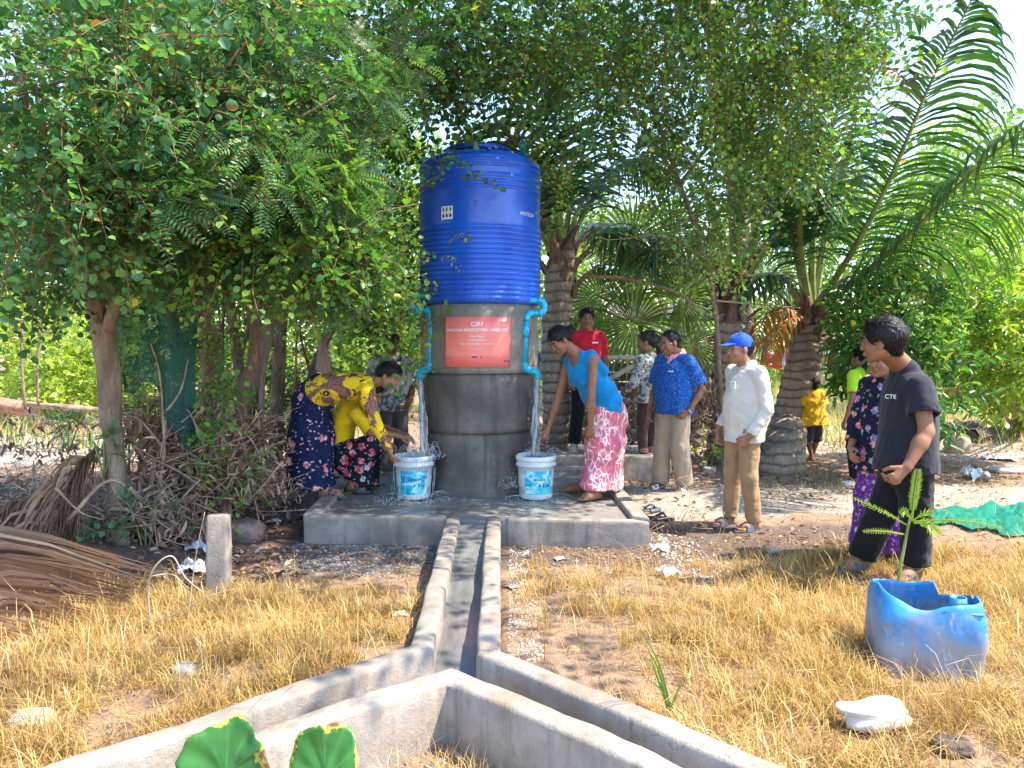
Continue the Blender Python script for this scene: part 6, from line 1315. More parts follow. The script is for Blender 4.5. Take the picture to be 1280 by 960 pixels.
b = MB(); b.box(J['chest'] - r * .075 + f * .155 + Z * .02, (.055, .008, .014), rz=R(48) * -1); b.build('pocket_pen', m_white, p.root, org=p.base)
q = SDF(); w_ = J['wrL']
for i in range(10): a0, a1 = i * math.pi / 5, (i + 1) * math.pi / 5; d = (J['haL'] - w_).normalized(); e1 = d.orthogonal().normalized(); e2 = d.cross(e1); q.cone(w_ + (e1 * math.cos(a0) + e2 * math.sin(a0)) * .028, w_ + (e1 * math.cos(a1) + e2 * math.sin(a1)) * .028, .008, .008, .004)
v, k = q.mesh(.005); mk('wrist_watch', v, k, m_steel, p.root, True, org=p.base)
b = MB()
for sg in (-1, 1):
    n = 14; c = H(sg * .033, .102, .002); P_ = [c + (p.r * math.cos(i / n * 2 * math.pi) * .021 + p.u * math.sin(i / n * 2 * math.pi) * .016) for i in range(n + 1)]; b.tube(P_, .0018, 5)
    b.tube([H(sg * .054, .098, .008), H(sg * .078, .0, .004)], .0018, 5)
b.tube([H(-.012, .106, .006), H(.012, .106, .006)], .0018, 5); b.build('spectacles', m_steel, p.root, True, org=p.base)
# 8 --- man in blue cap
J, f, r, P = stand(930, 6.35, .0, 1.63, R(68), feet=.10); J['head'] = P(0, .035, .925); J['neck'] = P(0, -.01, .83)
J['elL'] = P(-.15, -.02, .62); J['wrL'] = P(-.12, .06, .49); J['haL'] = P(-.09, .095, .435); J['elR'] = P(.14, -.04, .62); J['wrR'] = P(.14, .05, .5); J['anL'] = P(-.06, -.03, .045); J['toL'] = P(-.07, .075, .008); J['anR'] = P(.07, .02, .045); J['toR'] = P(.08, .12, .008)
p = Person('older man in blue cap, cream long-sleeved shirt and tan trousers beside a palm trunk', J, (-.93, -.30, -.02), Z, m_skin_l, 1.0, 'onlookers', belly=.03, curl=(1.2, .6)); p.finish(.45, .0052)
p.shirt(m_cream, .12, 1, .011, .012, .009, seed=19, fore=.9, cuffr=.006); p.trousers(m_tan, .010, .054, .064, amp=.009); H = p.H; p.hair('thin'); p.shoes(m_sandal)
q = SDF(); e = p.hs; fr = (p.r, p.f, p.u); q.ell(H(0, -.015, .045), fr, (.089, .108, .090), .01); q.cone(H(0, 0, -.135), H(0, .05, -.13), .17, .17, .012, sub=True); q.cone(H(-.03, .085, .040), H(-.025, .145, .030), .035, .030, .01, p.u, 4.5); q.cone(H(.03, .085, .040), H(.025, .145, .030), .035, .030, .01, p.u, 4.5); q.cone(H(0, .085, .042), H(0, .155, .032), .035, .030, .01, p.u, 4.5)
q.ell(H(0, -.015, .137), fr, (.010, .010, .006), .004); p.piece('cap', q, m_cap, .0055, 0, dec=.7)
q = SDF(); nk = J['neck']
for i in range(12):
    a0, a1 = R(-30) + i * R(240) / 12, R(-30) + (i + 1) * R(240) / 12; g = lambda a: nk - f * .075 * math.sin(a) * 1.0 + r * .07 * math.cos(a) + Z * (.03 + .01 * math.sin(a)); q.cone(g(a0), g(a1), .015, .015, .01, Z, .7)
p.piece('collar', q, m_cream, .007, 0)
b = MB(); b.box(J['chest'] + f * .150 - r * .045 + Z * .015, (.05, .012, .06), rz=-R(68) + .2); b.build('pocket_papers', m_sheet_w, p.root, org=p.base)
# 9 --- child in yellow
J, f, r, P = stand(1017, 10.0, .0, 1.10, R(168), feet=.07); J['elR'] = P(.15, .06, .68); J['wrR'] = P(.10, .16, .70); J['haR'] = P(.06, .22, .72); J['elL'] = P(-.15, .03, .66); J['wrL'] = P(-.12, .12, .6); J['haL'] = P(-.10, .17, .57)
J['anL'] = P(-.04, -.06, .06); J['toL'] = P(-.04, .02, .012); J['anR'] = P(.045, .06, .05); J['toR'] = P(.05, .15, .012)
p = Person('child in oversized golden yellow shirt walking away past the leaning palm', J, f + Vector((.2, 0, 0)), Z, m_skin_d, .70, 'onlookers', h=.0095, headsz=1.12); p.finish(.45, .008)
p.shirt(m_yellow2, .10, .85, .026, .025, .016, seed=21, flare=.03, cuffr=.02); p.trousers(m_short, .018, .06, .075, .05, name='shorts'); p.hair('short'); p.shoes(m_yshoe)
# 10 --- person in lime vest
J, f, r, P = stand(1077, 8.4, .0, 1.50, R(150)); p = Person('person in lime green top with back turned, half hidden by the floral woman', J, f, Z, m_skin, .92, 'onlookers', h=.011, fem=True); p.finish(.35, .009)
p.shirt(m_lime, .04, .7, .018, .01, .009, seed=23, name='vest'); p.trousers(m_blackp, .016, .06, .066); H = p.H; p.hair('tied', [(H(0, -.07, .0), H(0, -.09, -.16), .06, .05), (H(0, -.09, -.16), H(0, -.085, -.24), .05, .03)]); p.shoes(m_sandal)
q = SDF(); 
for i in range(4): q.cone(H(-.04 + i * .028, -.135, .05), H(-.03 + i * .028, -.15, -.16), .0045, .0045, .002)
p.piece('hair_band', q, m_white, .004, 0)
# 11 --- woman in dark floral blouse behind the man in black
J, f, r, P = stand(1111, 5.35, .0, 1.55, R(62), feet=.12); J['head'] = P(.0, .045, .925); J['elL'] = P(-.15, -.02, .63); J['wrL'] = P(-.13, .06, .50); J['haL'] = P(-.11, .09, .435); J['elR'] = P(.14, .02, .62); J['wrR'] = P(.10, .12, .52); J['haR'] = P(.06, .16, .48)
p = Person('woman in dark floral blouse and purple skirt hidden behind the man in black', J, (-.9, -.35, -.05), Z, m_skin_l, .95, 'onlookers', fem=True); p.finish(.45, .006)
p.shirt(m_dark_floral, .16, 1, .026, .05, .012, seed=25, fore=.72, name='blouse'); p.skirt([(P(0, 0, .60), .12), (P(0, 0, .50), .145), (P(0, .01, .28), .155), (P(0, .02, .07), .185)], m_purple_floral, .014, 7); H = p.H
p.hair('tied', [(H(0, -.08, .03), H(0, -.13, -.02), .045, .035)]); p.shoes(m_sandal)
# 12 --- man in black, mid stride
J, f, r, P = stand(1128, 4.80, .06, 1.64, R(58)); base = Vector((at(1126, 480, 4.8).x, 4.8, 0))
J = dict(head=at(1102, 427, 4.72), neck=at(1130, 459, 4.84), chest=at(1136, 498, 4.84), waist=at(1136, 540, 4.84), pelvis=at(1132, 580, 4.84), shL=at(1150, 484, 4.66), shR=at(1122, 480, 5.02), elL=at(1158, 540, 4.56), wrL=at(1134, 584, 4.50), haL=at(1117, 600, 4.50), elR=at(1112, 530, 5.14), wrR=at(1104, 570, 5.12), haR=at(1100, 590, 5.10), hipL=at(1143, 588, 4.76), hipR=at(1122, 588, 4.92), knL=at(1146, 650, 4.76), knR=at(1096, 652, 4.92), anL=at(1143, 716, 4.80), anR=at(1078, 700, 5.02), toL=at(1120, 734, 4.66), toR=at(1055, 712, 4.92))
for a in 'LR': J['to' + a].z = .075; J['an' + a].z = .145
p = Person('man in black t-shirt and black trousers striding through dry grass, seen from behind', J, (-.80, .55, -.06), Z + Vector((-.1, 0, 0)), m_skin, 1.2, 'onlookers', headsz=.90, h=.008, curl=(1.0, .6), palm=(Vector((-.3, .9, -.1)), None)); p.finish(.5, .0048)
p.shirt(m_blackt, .045, .62, .018, .016, .008, seed=27, cuffr=.014, name='tshirt'); p.trousers(m_blackp, .008, .070, .070, amp=.012); H = p.H; p.hair('thick'); p.shoes(m_sandal)
a_ = Vector((-.55, -.83, 0)); cu = bpy.data.curves.new('t', 'FONT'); cu.body = 'CTE'; cu.size = .036; o = bpy.data.objects.new('t', cu); COL.objects.link(o); me = bpy.data.meshes.new_from_object(o.evaluated_get(bpy.context.evaluated_depsgraph_get())); bpy.data.objects.remove(o)
p0 = at(1104, 497, 4.70); V = [p0 + Vector((.75, -.66, 0)) * v.co.x + Vector((0, 0, 1)) * v.co.y + Vector((-.02, -.06, 0)) for v in me.vertices]; F = [tuple(q_.vertices) for q_ in me.polygons]; mk('shirt_lettering', V, F, m_white, p.root, False, org=p.base)
# ------------------------------------------------------------------ dry grass, litter
def gz(x, y): return float(height(x, y))
def G(u, v, dz=0.0):
    g = gnd(u, v); 
    for _ in range(4): g = gnd(u, v, gz(g.x, g.y))
    return Vector((g.x, g.y, g.z + dz))
def blades(name, label, P, hgt, lean, width, tint, mat, curl=.5):
    n = len(P); a = RNG.uniform(0, 6.283, n); d = np.stack([np.cos(a), np.sin(a), 0 * a], 1); s = np.stack([-np.sin(a), np.cos(a), 0 * a], 1); s = s * np.cos(.6) + d * 0.0
    up = np.array([0, 0, 1.]); ln = lean[:, None]; h = hgt[:, None]; w_ = width[:, None]
    m = P + (up * np.cos(ln) + d * np.sin(ln)) * h * .5; l2 = ln + curl * RNG.uniform(.3, 1.6, (n, 1)); e = m + (up * np.cos(l2) + d * np.sin(l2)) * h * .5
    V = np.stack([P - s * w_ * .5, P + s * w_ * .5, m + s * w_ * .42, m - s * w_ * .42, e], 1).reshape(-1, 3); i = np.arange(n)[:, None] * 5
    F4 = i + np.array([[0, 1, 2, 3]]); F3 = i + np.array([[3, 2, 4]]); o = mk(name, V, [F4, F3], mat, None, False, tint=np.concatenate([tint, tint])); tag(o, label, kind='stuff'); return o
def field(n, x0, x1, y0, y1, dens, clump=5.0):
    out = []; got = 0
    while got < n:
        x = RNG.uniform(x0, x1, n); y = RNG.uniform(y0, y1, n); k = RNG.random(n) < dens(x, y) * (.18 + .82 * sstep(vnoise(x, y, clump, 8) + .35 * vnoise(x, y, clump * 3, 5), -.35, .35)); out.append(np.stack([x[k], y[k]], 1)); got += int(k.sum())
        if len(out) > 30: break
    q = np.concatenate(out)[:n]; return np.column_stack([q, height(q[:, 0], q[:, 1])])
def dR(x, y):
    d = sstep(x - polyx(ROUT, y), .07, .16); bare = sstep(vnoise(x, y, 1.5, 12) + .35 * sstep(x, 1.2, .3), .10, .45) * (.5 + .5 * sstep(x, 2.3, 1.4))
    top = sstep(y, 5.35, 4.7) ; top = np.maximum(top, sstep(x, 1.4, 2.0) * sstep(y, 5.75, 5.2)); near = np.where(x < 1.25, .35 + .65 * sstep(x, .4, .9), 1.0); return d * (1 - .8 * bare) * top * near
def dL(x, y):
    return sstep(polyx(LOUT, y) - x, .07, .16) * sstep(y, 4.95, 4.3) * (1 - .75 * sstep(x, -1.3, -.7) * sstep(y, 3.9, 4.4)) * (1 - .7 * sstep(vnoise(x, y, 2.1, 3), .35, .6))
def lay(P, base_h, tall=.0, seed=0):
    n = len(P); hh = base_h * RNG.uniform(.45, 1.35, n) * (1 + .65 * vnoise(P[:, 0], P[:, 1], 3.4, 7)); ln = np.abs(RNG.normal(size=n)) * .62 + .18; t = np.clip(.52 + .24 * vnoise(P[:, 0], P[:, 1], 2.6, 1) + RNG.normal(size=n) * .17, 0, .92); t = np.where(RNG.random(n) < .006, .97, t); return hh, ln, t
for (nm, lb, n, box, dn, bh) in [('dry_grass', 'straw coloured dry grass right of the drain', 72000, (0, 4.6, 2.0, 5.8), dR, .105), ('dry_grass', 'golden dry grass left of the drain', 44000, (-3.6, -.4, 1.7, 4.95), dL, .095)]:
    P = field(n, *box, dn); k = ~((np.abs(P[:, 0] - 1.85) < .27) & (P[:, 1] < 3.58) & (P[:, 1] > 3.10)); P = P[k]; h_, l_, t_ = lay(P, bh); blades(nm, lb, P, h_, l_, RNG.uniform(.0022, .0042, len(P)), t_, m_grass)
tc = field(700, -3.6, 4.6, 1.8, 5.5, lambda x, y: np.clip(np.where(x > 0, dR(x, y), dL(x, y)), 0, 1), 3.0); tc = tc[~((np.abs(tc[:, 0] - 1.85) < .3) & (tc[:, 1] < 3.6) & (tc[:, 1] > 3.05))]; k = np.repeat(np.arange(len(tc)), 46); n = len(k); P = tc[k] + np.column_stack([RNG.normal(size=(n, 2)) * .028, np.zeros(n)]); th = np.repeat(RNG.uniform(.09, .2, len(tc)), 46) * RNG.uniform(.5, 1.2, n)
blades('grass_tufts', 'thicker golden tufts among the dry grass', P, th, np.abs(RNG.normal(size=n)) * .5 + .1, RNG.uniform(.0025, .005, n), np.clip(np.repeat(RNG.normal(size=len(tc)) * .13 + .58, 46) + RNG.normal(size=n) * .1, 0, .92), m_grass, .8)
P = field(7000, -3.6, 4.6, 1.8, 5.6, lambda x, y: np.clip(np.where(x > 0, dR(x, y), dL(x, y)), 0, 1), 2.5); n = len(P); blades('long_straw', 'long bent straws standing out of the dry grass', P, RNG.uniform(.14, .30, n), np.abs(RNG.normal(size=n)) * .5 + .2, RNG.uniform(.003, .0055, n), np.clip(RNG.normal(size=n) * .12 + .72, 0, .92), m_grass, 1.1)
P = field(30000, -3.6, 4.6, 2.0, 6.2, lambda x, y: np.clip(np.where(x > 0, np.maximum(dR(x, y), .25 * sstep(x, .2, .3) * sstep(y, 6.2, 5.8) * sstep(y, 3, 3.4) * (x > polyx(ROUT, y) + .08)), np.maximum(dL(x, y), .35 * (x < polyx(LOUT, y) - .08) * sstep(y, 5.6, 5.0))), 0, 1))
blades('flattened_straw', 'matted straw lying flat on the soil', P + [0, 0, .012], RNG.uniform(.06, .2, len(P)), RNG.uniform(1.2, 1.62, len(P)), RNG.uniform(.002, .0045, len(P)), np.clip(RNG.normal(size=len(P)) * .18 + .45, 0, .92), m_grass, .1)
P = field(9000, 1.2, 9.5, 5.4, 13, lambda x, y: .25 + .75 * sstep(x, 2.2, 3.2) * sstep(vnoise(x, y, 1.0, 6), -.2, .3) * (1 - sstep(y, 6.2, 6.8) * sstep(y, 8.2, 7.8)), 2.0); P = P[(P[:, 0] > 2.4) | (RNG.random(len(P)) < .15)]
h_, l_, t_ = lay(P, .13); blades('dry_grass', 'thin dry grass round the green net and logs', P, h_, l_, RNG.uniform(.004, .007, len(P)), t_, m_grass)
P = field(1500, -.75, .35, 2.0, 2.95, lambda x, y: ((y < 3.0 - np.abs(x + .26) * 1.25) * 1.0) * (.3 + .7 * (np.abs(x + .2) < .3)), 6)
h_, l_, t_ = lay(P, .10); blades('dry_grass', 'pale dead weeds inside the fork of the drain', P, h_, l_, RNG.uniform(.002, .0035, len(P)), np.clip(t_ + .15, 0, .92), m_grass)
P = field(9000, 3.0, 16, 11, 26, lambda x, y: x * 0 + .8, 1.0); h_, l_, t_ = lay(P, .4); blades('field_grass', 'sunlit tall grass of the field beyond the clearing', P, h_, l_ * .6, RNG.uniform(.012, .03, len(P)), np.where(RNG.random(len(P)) < .4, .96, .8), m_grass)
P = field(6000, -16, -2.5, 10.5, 20, lambda x, y: x * 0 + .8, 1.0); h_, l_, t_ = lay(P, .35); blades('field_grass', 'sunlit green grass beyond the left trees', P, h_, l_ * .6, RNG.uniform(.012, .03, len(P)), np.where(RNG.random(len(P)) < .7, .96, .85), m_grass)
# litter of dry leaves
def flatleaves(name, label, P, s0, s1, mat, tilt=.35, lift=.01):
    b = PB(); b.leaf((0, 0, 0), (1, 0, .1), (0, 0, 1), 1, .5, .4, True, .25); b2 = PB(); b2.leaf((0, 0, 0), (1, 0, -.15), (0, .2, 1), 1, .38, .6, True, .4)
    n = len(P); a = RNG.uniform(0, 6.28, n); D = np.stack([np.cos(a), np.sin(a), RNG.normal(size=n) * tilt], 1)
    V, F, T = stamp([b.out(), b2.out()], P + [0, 0, lift], D, RNG.uniform(s0, s1, n), RNG.normal(size=n) * .5, RNG.normal(size=n) * .25); tag(mk(name, V, F, mat, None, False, tint=T), label, kind='stuff')
P = field(5200, -6, -1.2, 4.3, 12, lambda x, y: sstep(x + .25 * (y - 4.3), .6, -.6) * np.where((x > -1.85) & (y > 5.7) & (y < 8.5), 0, 1), 2.0); flatleaves('leaf_litter', 'fallen brown leaves under the left trees', P, .035, .09, m_dryleaf)
P = field(4200, 1.1, 8, 5.6, 14, lambda x, y: .4 + .6 * sstep(vnoise(x, y, 1.2, 2), -.2, .5), 2.0); flatleaves('leaf_litter', 'brown leaf scraps scattered on the path by the standing men', P, .02, .07, m_dryleaf)
P = field(1800, .0, 3.5, 4.4, 6, lambda x, y: 1.0 * (x > -.0), 2.0); flatleaves('leaf_litter', 'crumbled leaves on the bare soil right of the platform', P, .012, .035, m_dryleaf)
# gravel
def pebble(seed, n=7):
    r = np.random.default_rng(seed); V = []; F = []
    for i, (z, rr) in enumerate([(-.5, .45), (.0, .95), (.5, .55)]):
        for k in range(5): a = 2 * math.pi * k / 5 + i * .4; q = rr * r.uniform(.75, 1.2); V.append((q * math.cos(a) * .5, q * math.sin(a) * .4, z * .4 + r.normal() * .03))
    for i in range(2):
        for k in range(5): F.append((i * 5 + k, i * 5 + (k + 1) % 5, i * 5 + 5 + (k + 1) % 5, i * 5 + 5 + k))
    F.append((10, 11, 12, 13)); F.append((10, 13, 14, 10 + 4)) if False else F.append((10, 13, 14, 14)); F = [f if len(set(f)) == 4 else (10, 12, 13, 14) for f in F]; return np.array(V), np.array(F), np.full(len(F), .5)
PEB = [pebble(i) for i in range(5)]
def stones(name, label, P, s0, s1, mat):
    n = len(P); D = RNG.normal(size=(n, 3)); D[:, 2] *= .4; V, F, T = stamp(PEB, P, D, RNG.uniform(s0, s1, n) * RNG.uniform(.5, 1, n), RNG.normal(size=n) * .4, RNG.normal(size=n) * 0); tag(mk(name, V, F, mat, None, False), label, kind='stuff')
P = field(2600, -1.7, -.52, 4.75, 5.92, lambda x, y: sstep(y + .2 * vnoise(x, y, 4, 1), 4.85, 5.2), 4); stones('gravel', 'dark grey gravel at the foot of the platform, left of the drain', P, .012, .045, m_gravel)
P = field(1100, -.02, .16, 3.4, 5.8, lambda x, y: (x < .12 + .05 * vnoise(x, y, 3, 1)) * 1.0, 5); stones('mortar_crumbs', 'pale mortar crumbs along the right side of the drain', P, .008, .028, m_conc_white)
P = field(900, -.85, .45, 2.1, 3.0, lambda x, y: (y < 3.02 - np.abs(x + .26) * 1.22) * 1.0, 5); stones('gravel', 'loose gravel inside the fork of the drain', P, .012, .04, m_conc)
P = field(700, .9, 1.9, 4.6, 6.2, lambda x, y: (np.abs(x - 1.2 - (6 - y) * .15) < .22) * 1.0, 5); stones('rubble', 'small pale rubble at the right corner of the platform', P, .012, .05, m_conc_white)
P = field(1500, 1.2, 9, 6.5, 12, lambda x, y: .3 + 0 * x, 2); stones('pebbles', 'pebbles scattered on the sandy path', P, .01, .05, m_stone)
P = field(500, -3.2, -.7, 2.4, 4.6, lambda x, y: (x < polyx(LOUT, y) - .1) * 1.0, 3); stones('pebbles', 'pale crumbs between the golden grass', P, .012, .06, m_conc)
def rock(name, label, cat, c, d, mat, seed, kz=1.0, n=12, rough=.22, group=None, rz=0):
    V = []; F = []; m = 14
    for i in range(n + 1):
        ph = math.pi * i / n
        for k in range(m):
            th = 2 * math.pi * k / m; q = Vector((math.sin(ph) * math.cos(th), math.sin(ph) * math.sin(th), -math.cos(ph))); e = max(abs(q.x), abs(q.y), abs(q.z)) ; q = q * lerp(1, 1 / e, .55); q *= 1 + rough * mnoise.noise(q * 1.3 + Vector((seed, 0, 0))) + .09 * mnoise.noise(q * 4 + Vector((seed, 0, 0)))
            x, y = q.x * d[0] / 2, q.y * d[1] / 2; V.append((x * math.cos(rz) - y * math.sin(rz), x * math.sin(rz) + y * math.cos(rz), q.z * d[2] / 2))
    for i in range(n):
        for k in range(m): F.append((i * m + k, i * m + (k + 1) % m, (i + 1) * m + (k + 1) % m, (i + 1) * m + k))
    o = mk(name, V, F, mat, None, True); o.location = c; return tag(o, label, cat, group)
rock('plaster_chunk', 'broken white plaster chunk lying in the grass near the blue jerrycan', 'rubble', gnd(1092, 893, .15), (.27, .13, .085), m_plaster, 3, rz=.15, rough=.34, n=18)
rock('stone', 'reddish stone half buried left of the platform', 'stone', G(305, 672, .04), (.30, .26, .20), plain('reddish_stone', (.26, .17, .14), .9, .4, 12, .8, 40), 5)
rock('stone', 'small round stone in the golden grass beside the pale twig', 'stone', G(232, 846, .02), (.11, .10, .07), m_stone, 7); rock('stone', 'flat stone at the left edge of the golden grass', 'stone', G(38, 905, .02), (.16, .12, .05), m_conc_white, 8)
rock('stone', 'brown stone leaning against the dark log end', 'stone', G(1196, 566, .10), (.34, .3, .3), m_wood, 9); rock('stone', 'pale flat stone in grass left of the striding man', 'stone', G(966, 690, .01), (.09, .07, .04), m_conc_white, 11)
rock('stone', 'pale stone slab beside the white triangular plastic', 'stone', G(1262, 590, .03), (.55, .30, .08), m_conc_white, 12); rock('stone', 'small brown clod at the bottom edge among golden grass', 'stone', G(1190, 940, .02), (.14, .10, .05), m_logbark, 13)
for i, (u, v, s, lb) in enumerate([(862, 588, .13, 'orange brick piece at the foot of the upright palm'), (885, 590, .12, 'grey brick piece right of the orange one'), (1060, 607, .09, 'small pale stone on the sandy path'), (700, 640, .05, 'small brown stone lying before the platform')][:3]):
    rock('brick_piece' if i < 2 else 'stone', lb, 'brick' if i < 2 else 'stone', G(u, v, s * .25), (s * 1.6, s, s * .7), [m_brick, m_stone, m_conc_white][i], 20 + i)
# logs
def log(label, a, b_, r, mat, group=None):
    a, b_ = Vector(a), Vector(b_); t = thing('log', label, 'log', (a + b_) / 2, group); V, F = tube([a.lerp(b_, x) for x in np.linspace(0, 1, 8)], r, 14, False, .3, r * 30); mk('bark', V, F, mat, t, True, org=t.location)
    for p, d in ((a, a - b_), (b_, b_ - a)):
        d = d.normalized(); e = d.orthogonal().normalized(); f_ = d.cross(e); b = MB(); ring_ = [p + d * .004 + (e * math.cos(k) + f_ * math.sin(k)) * r * .93 for k in np.linspace(0, 2 * math.pi, 15)[:-1]]; b.add(ring_, [tuple(range(14))]); b.build('cut_end', m_logbark, t, org=t.location)
log('dark thick log lying end-on beyond the striding man', at(1212, 550, 12.0) , at(1240, 547, 12.3), .17, m_logbark); log('long dark beam lying beyond the striding man', at(1168, 541, 12.6), at(1222, 536, 13.0), .15, m_logbark)
log('low brown log right of the dark log', at(1245, 553, 13.2), at(1320, 545, 13.6), .08, m_wood); log('pale log lying at the far left edge', at(-40, 502, 11.5), at(44, 512, 11.3), .11, m_brick); log('thin pole lying on the ground at far left', at(30, 505, 11), at(150, 515, 10.6), .04, m_twig)
# litter
def crumple(label, c, s, mat, seed, flat=.35, cat='litter', name='plastic_bag'):
    V = []; F = []; n = 11
    for i in range(n):
        for j in range(n):
            x, y = i / (n - 1) - .5, j / (n - 1) - .5; k = 1 + .3 * mnoise.noise(Vector((x * 3, y * 3, seed))); z = abs(mnoise.noise(Vector((x * 5, y * 5, seed * 3)))) * .9 * flat + .5 * flat * (1 - 2.8 * (x * x + y * y)); V.append((x * s * k, y * s * k * .8, max(-.005, z * s)))
    for i in range(n - 1):
        for j in range(n - 1): F.append((i * n + j, (i + 1) * n + j, (i + 1) * n + j + 1, i * n + j + 1))
    o = mk(name, V, F, mat, None, False); o.location = c; o.rotation_euler = (0, 0, seed); tag(o, label, cat); return o
crumple('white plastic bag beside the top of the concrete post', G(292, 640, .03), .16, m_plasticbag, 1); crumple('pale grey bag against the left side of the post', G(240, 716, .02), .2, m_plasticbag, 2); crumple('bluish plastic scrap left of the concrete post', G(250, 690, .02), .17, m_sheet_w, 3)
crumple('white paper scrap near the platform left corner', G(343, 655, .02), .09, m_plasticbag, 4); crumple('crumpled white plastic at the edge of the grass right of the platform', G(836, 722, .03), .15, m_plasticbag, 5); crumple('clear plastic wrap beside the right platform corner', G(826, 690, .02), .14, m_sheet_w, 6); crumple('small bright wrapper by the platform corner', G(792, 683, .02), .07, m_plasticbag, 7)
crumple('white triangular plastic sheet on the ground right of the striding man', G(1218, 598, .02), .30, m_plasticbag, 8, .45); crumple('dirty plastic sheet flat beyond the white triangular one', G(1250, 575, .02), .35, m_sheet_w, 9, .15)
for i in range(12):
    u, v = [(355, 612), (870, 600), (1075, 620), (700, 700), (1010, 600), (980, 560), (500, 770), (1120, 590), (640, 735), (60, 560), (120, 590), (900, 655)][i]; crumple(['pale scrap under the bending woman', 'pale leaf scrap by the palm foot', 'light scrap on the sandy path', 'tan scrap before the platform', 'pale scrap left of the child', 'light scrap by the leaning palm', 'pale mortar scrap left of the drain', 'light scrap behind the striding man', 'light crumb right of the drain', 'light leaf scrap far left', 'light leaf scrap left of the sawn-off trunk', 'pale scrap at the feet of the man in cap'][i], G(u, v, .01), .08, m_conc_white, 10 + i, .2, name='scrap')
# sandals waiting by the platform
for i, (u, v, rz) in enumerate([(812, 641, .5), (824, 651, -.2)]):
    c = G(u, v, .022); t = thing('sandal', ['grey rubber sandal beside the platform, nearest the rim', 'grey rubber sandal beside the platform, farther from the rim'][i], 'sandal', c, 'sandals left beside the platform', rz=rz)
    b = MB(); n = 18; top = [Vector((.13 * math.cos(k), .048 * math.sin(k) * (1 + .15 * math.cos(k)), .012)) for k in np.linspace(0, 2 * math.pi, n + 1)[:-1]]; b.add(top + [p - Vector((0, 0, .024)) for p in top], [tuple(range(n)), tuple(range(2 * n - 1, n - 1, -1))] + [(k, n + k, n + (k + 1) % n, (k + 1) % n) for k in range(n)]); b.build('sole', m_sandal, t, True)
    for s_ in (-1, 1):
        b = MB(); P_ = [Vector((.06, 0, .014)), Vector((.03, s_ * .02, .05)), Vector((-.03, s_ * .045, .012))]; b.tube(spline(P_, 4), .009, 6); b.build('strap', m_sandal, t, True)
# scoop in the hand of the woman in blue
c = at(683, 560, 6.80); t = thing('scoop', 'dark coconut shell scoop held over the right bucket', 'scoop', c); b = MB(); b.lathe(c, [(.0, -.045), (.035, -.038), (.055, -.015), (.06, .012), (.054, .012), (.046, -.012), (.0, -.036)], 18); b.build('bowl', m_logbark, t, True, org=c)
b = MB(); b.tube([c + Vector((-.01, 0, .01)), at(670, 549, 6.78)], .007, 6); b.build('handle', m_wood, t, True, org=c)

# ------------------------------------------------------------------ dead fronds, brush heap
dp = root('dead_palm_frond', 'pinkish brown dead palm frond lying at the lower left edge', 'frond', 'dead palm fronds on the left')
def downfrond(root_, name, base, n, spread, L, mat, seed, width=.03, ln=4, z=.1):
    """leaflets swept together to one side, as a fallen frond lies"""
    rr = random.Random(seed); P = [Vector(p) for p in spline(base, 8)]; b = MB(); b.tube(P, list(np.linspace(.025, .006, len(P))), 6, 1.0)
    for i in range(n):
        x = i / n; k = x * (len(P) - 1); p = P[int(k)].lerp(P[min(len(P) - 1, int(k) + 1)], k % 1); tgt = Vector(spread[0]).lerp(Vector(spread[1]), x) + Vector((rr.gauss(0, .06), rr.gauss(0, .08), rr.gauss(0, .03))); m = p.lerp(tgt, .5) + Vector((0, 0, rr.uniform(.02, .22))); Q = spline([p, m, tgt], 3); s = Vector((0, -.4, .9)) * width * rr.uniform(.35, .6); bb = []; t_ = rr.uniform(.2, .85)
        for j, q in enumerate(Q): f_ = [.5, .9, 1, .9, .7, .4, .1][j]; bb += [q - s * f_, q + s * f_]
        b.add(bb, [(2 * j, 2 * j + 1, 2 * j + 3, 2 * j + 2) for j in range(len(Q) - 1)], t_)
    o = b.build(name, mat, root_, False, tint=True); return o
downfrond(dp, 'leaflets', [at(-190, 680, 4.5), at(-150, 750, 4.0), at(-90, 830, 3.6)], 64, (at(215, 712, 4.6), at(70, 815, 3.7)), 1, m_dryleaf, 3, .032)
downfrond(dp, 'leaflets', [at(-190, 690, 4.7), at(-170, 745, 4.3), at(-120, 820, 4.1)], 40, (at(190, 735, 4.5), at(120, 790, 3.9)), 1, m_dryleaf, 8, .035)
dp2 = root('dead_palm_frond', 'dead brown frond draped against the sawn-off trunk', 'frond', 'dead palm fronds on the left')
downfrond(dp2, 'leaflets', [at(122, 560, 5.7), at(90, 590, 5.5), at(40, 620, 5.2), at(-30, 640, 5.0)], 110, (at(105, 680, 5.1), at(-60, 760, 4.5)), 1, m_dryleaf, 5)
downfrond(dp2, 'leaflets', [at(115, 570, 5.6), at(90, 620, 5.3), at(50, 660, 5.0)], 50, (at(60, 640, 5.0), at(-20, 720, 4.7)), 1, m_dryleaf, 6)
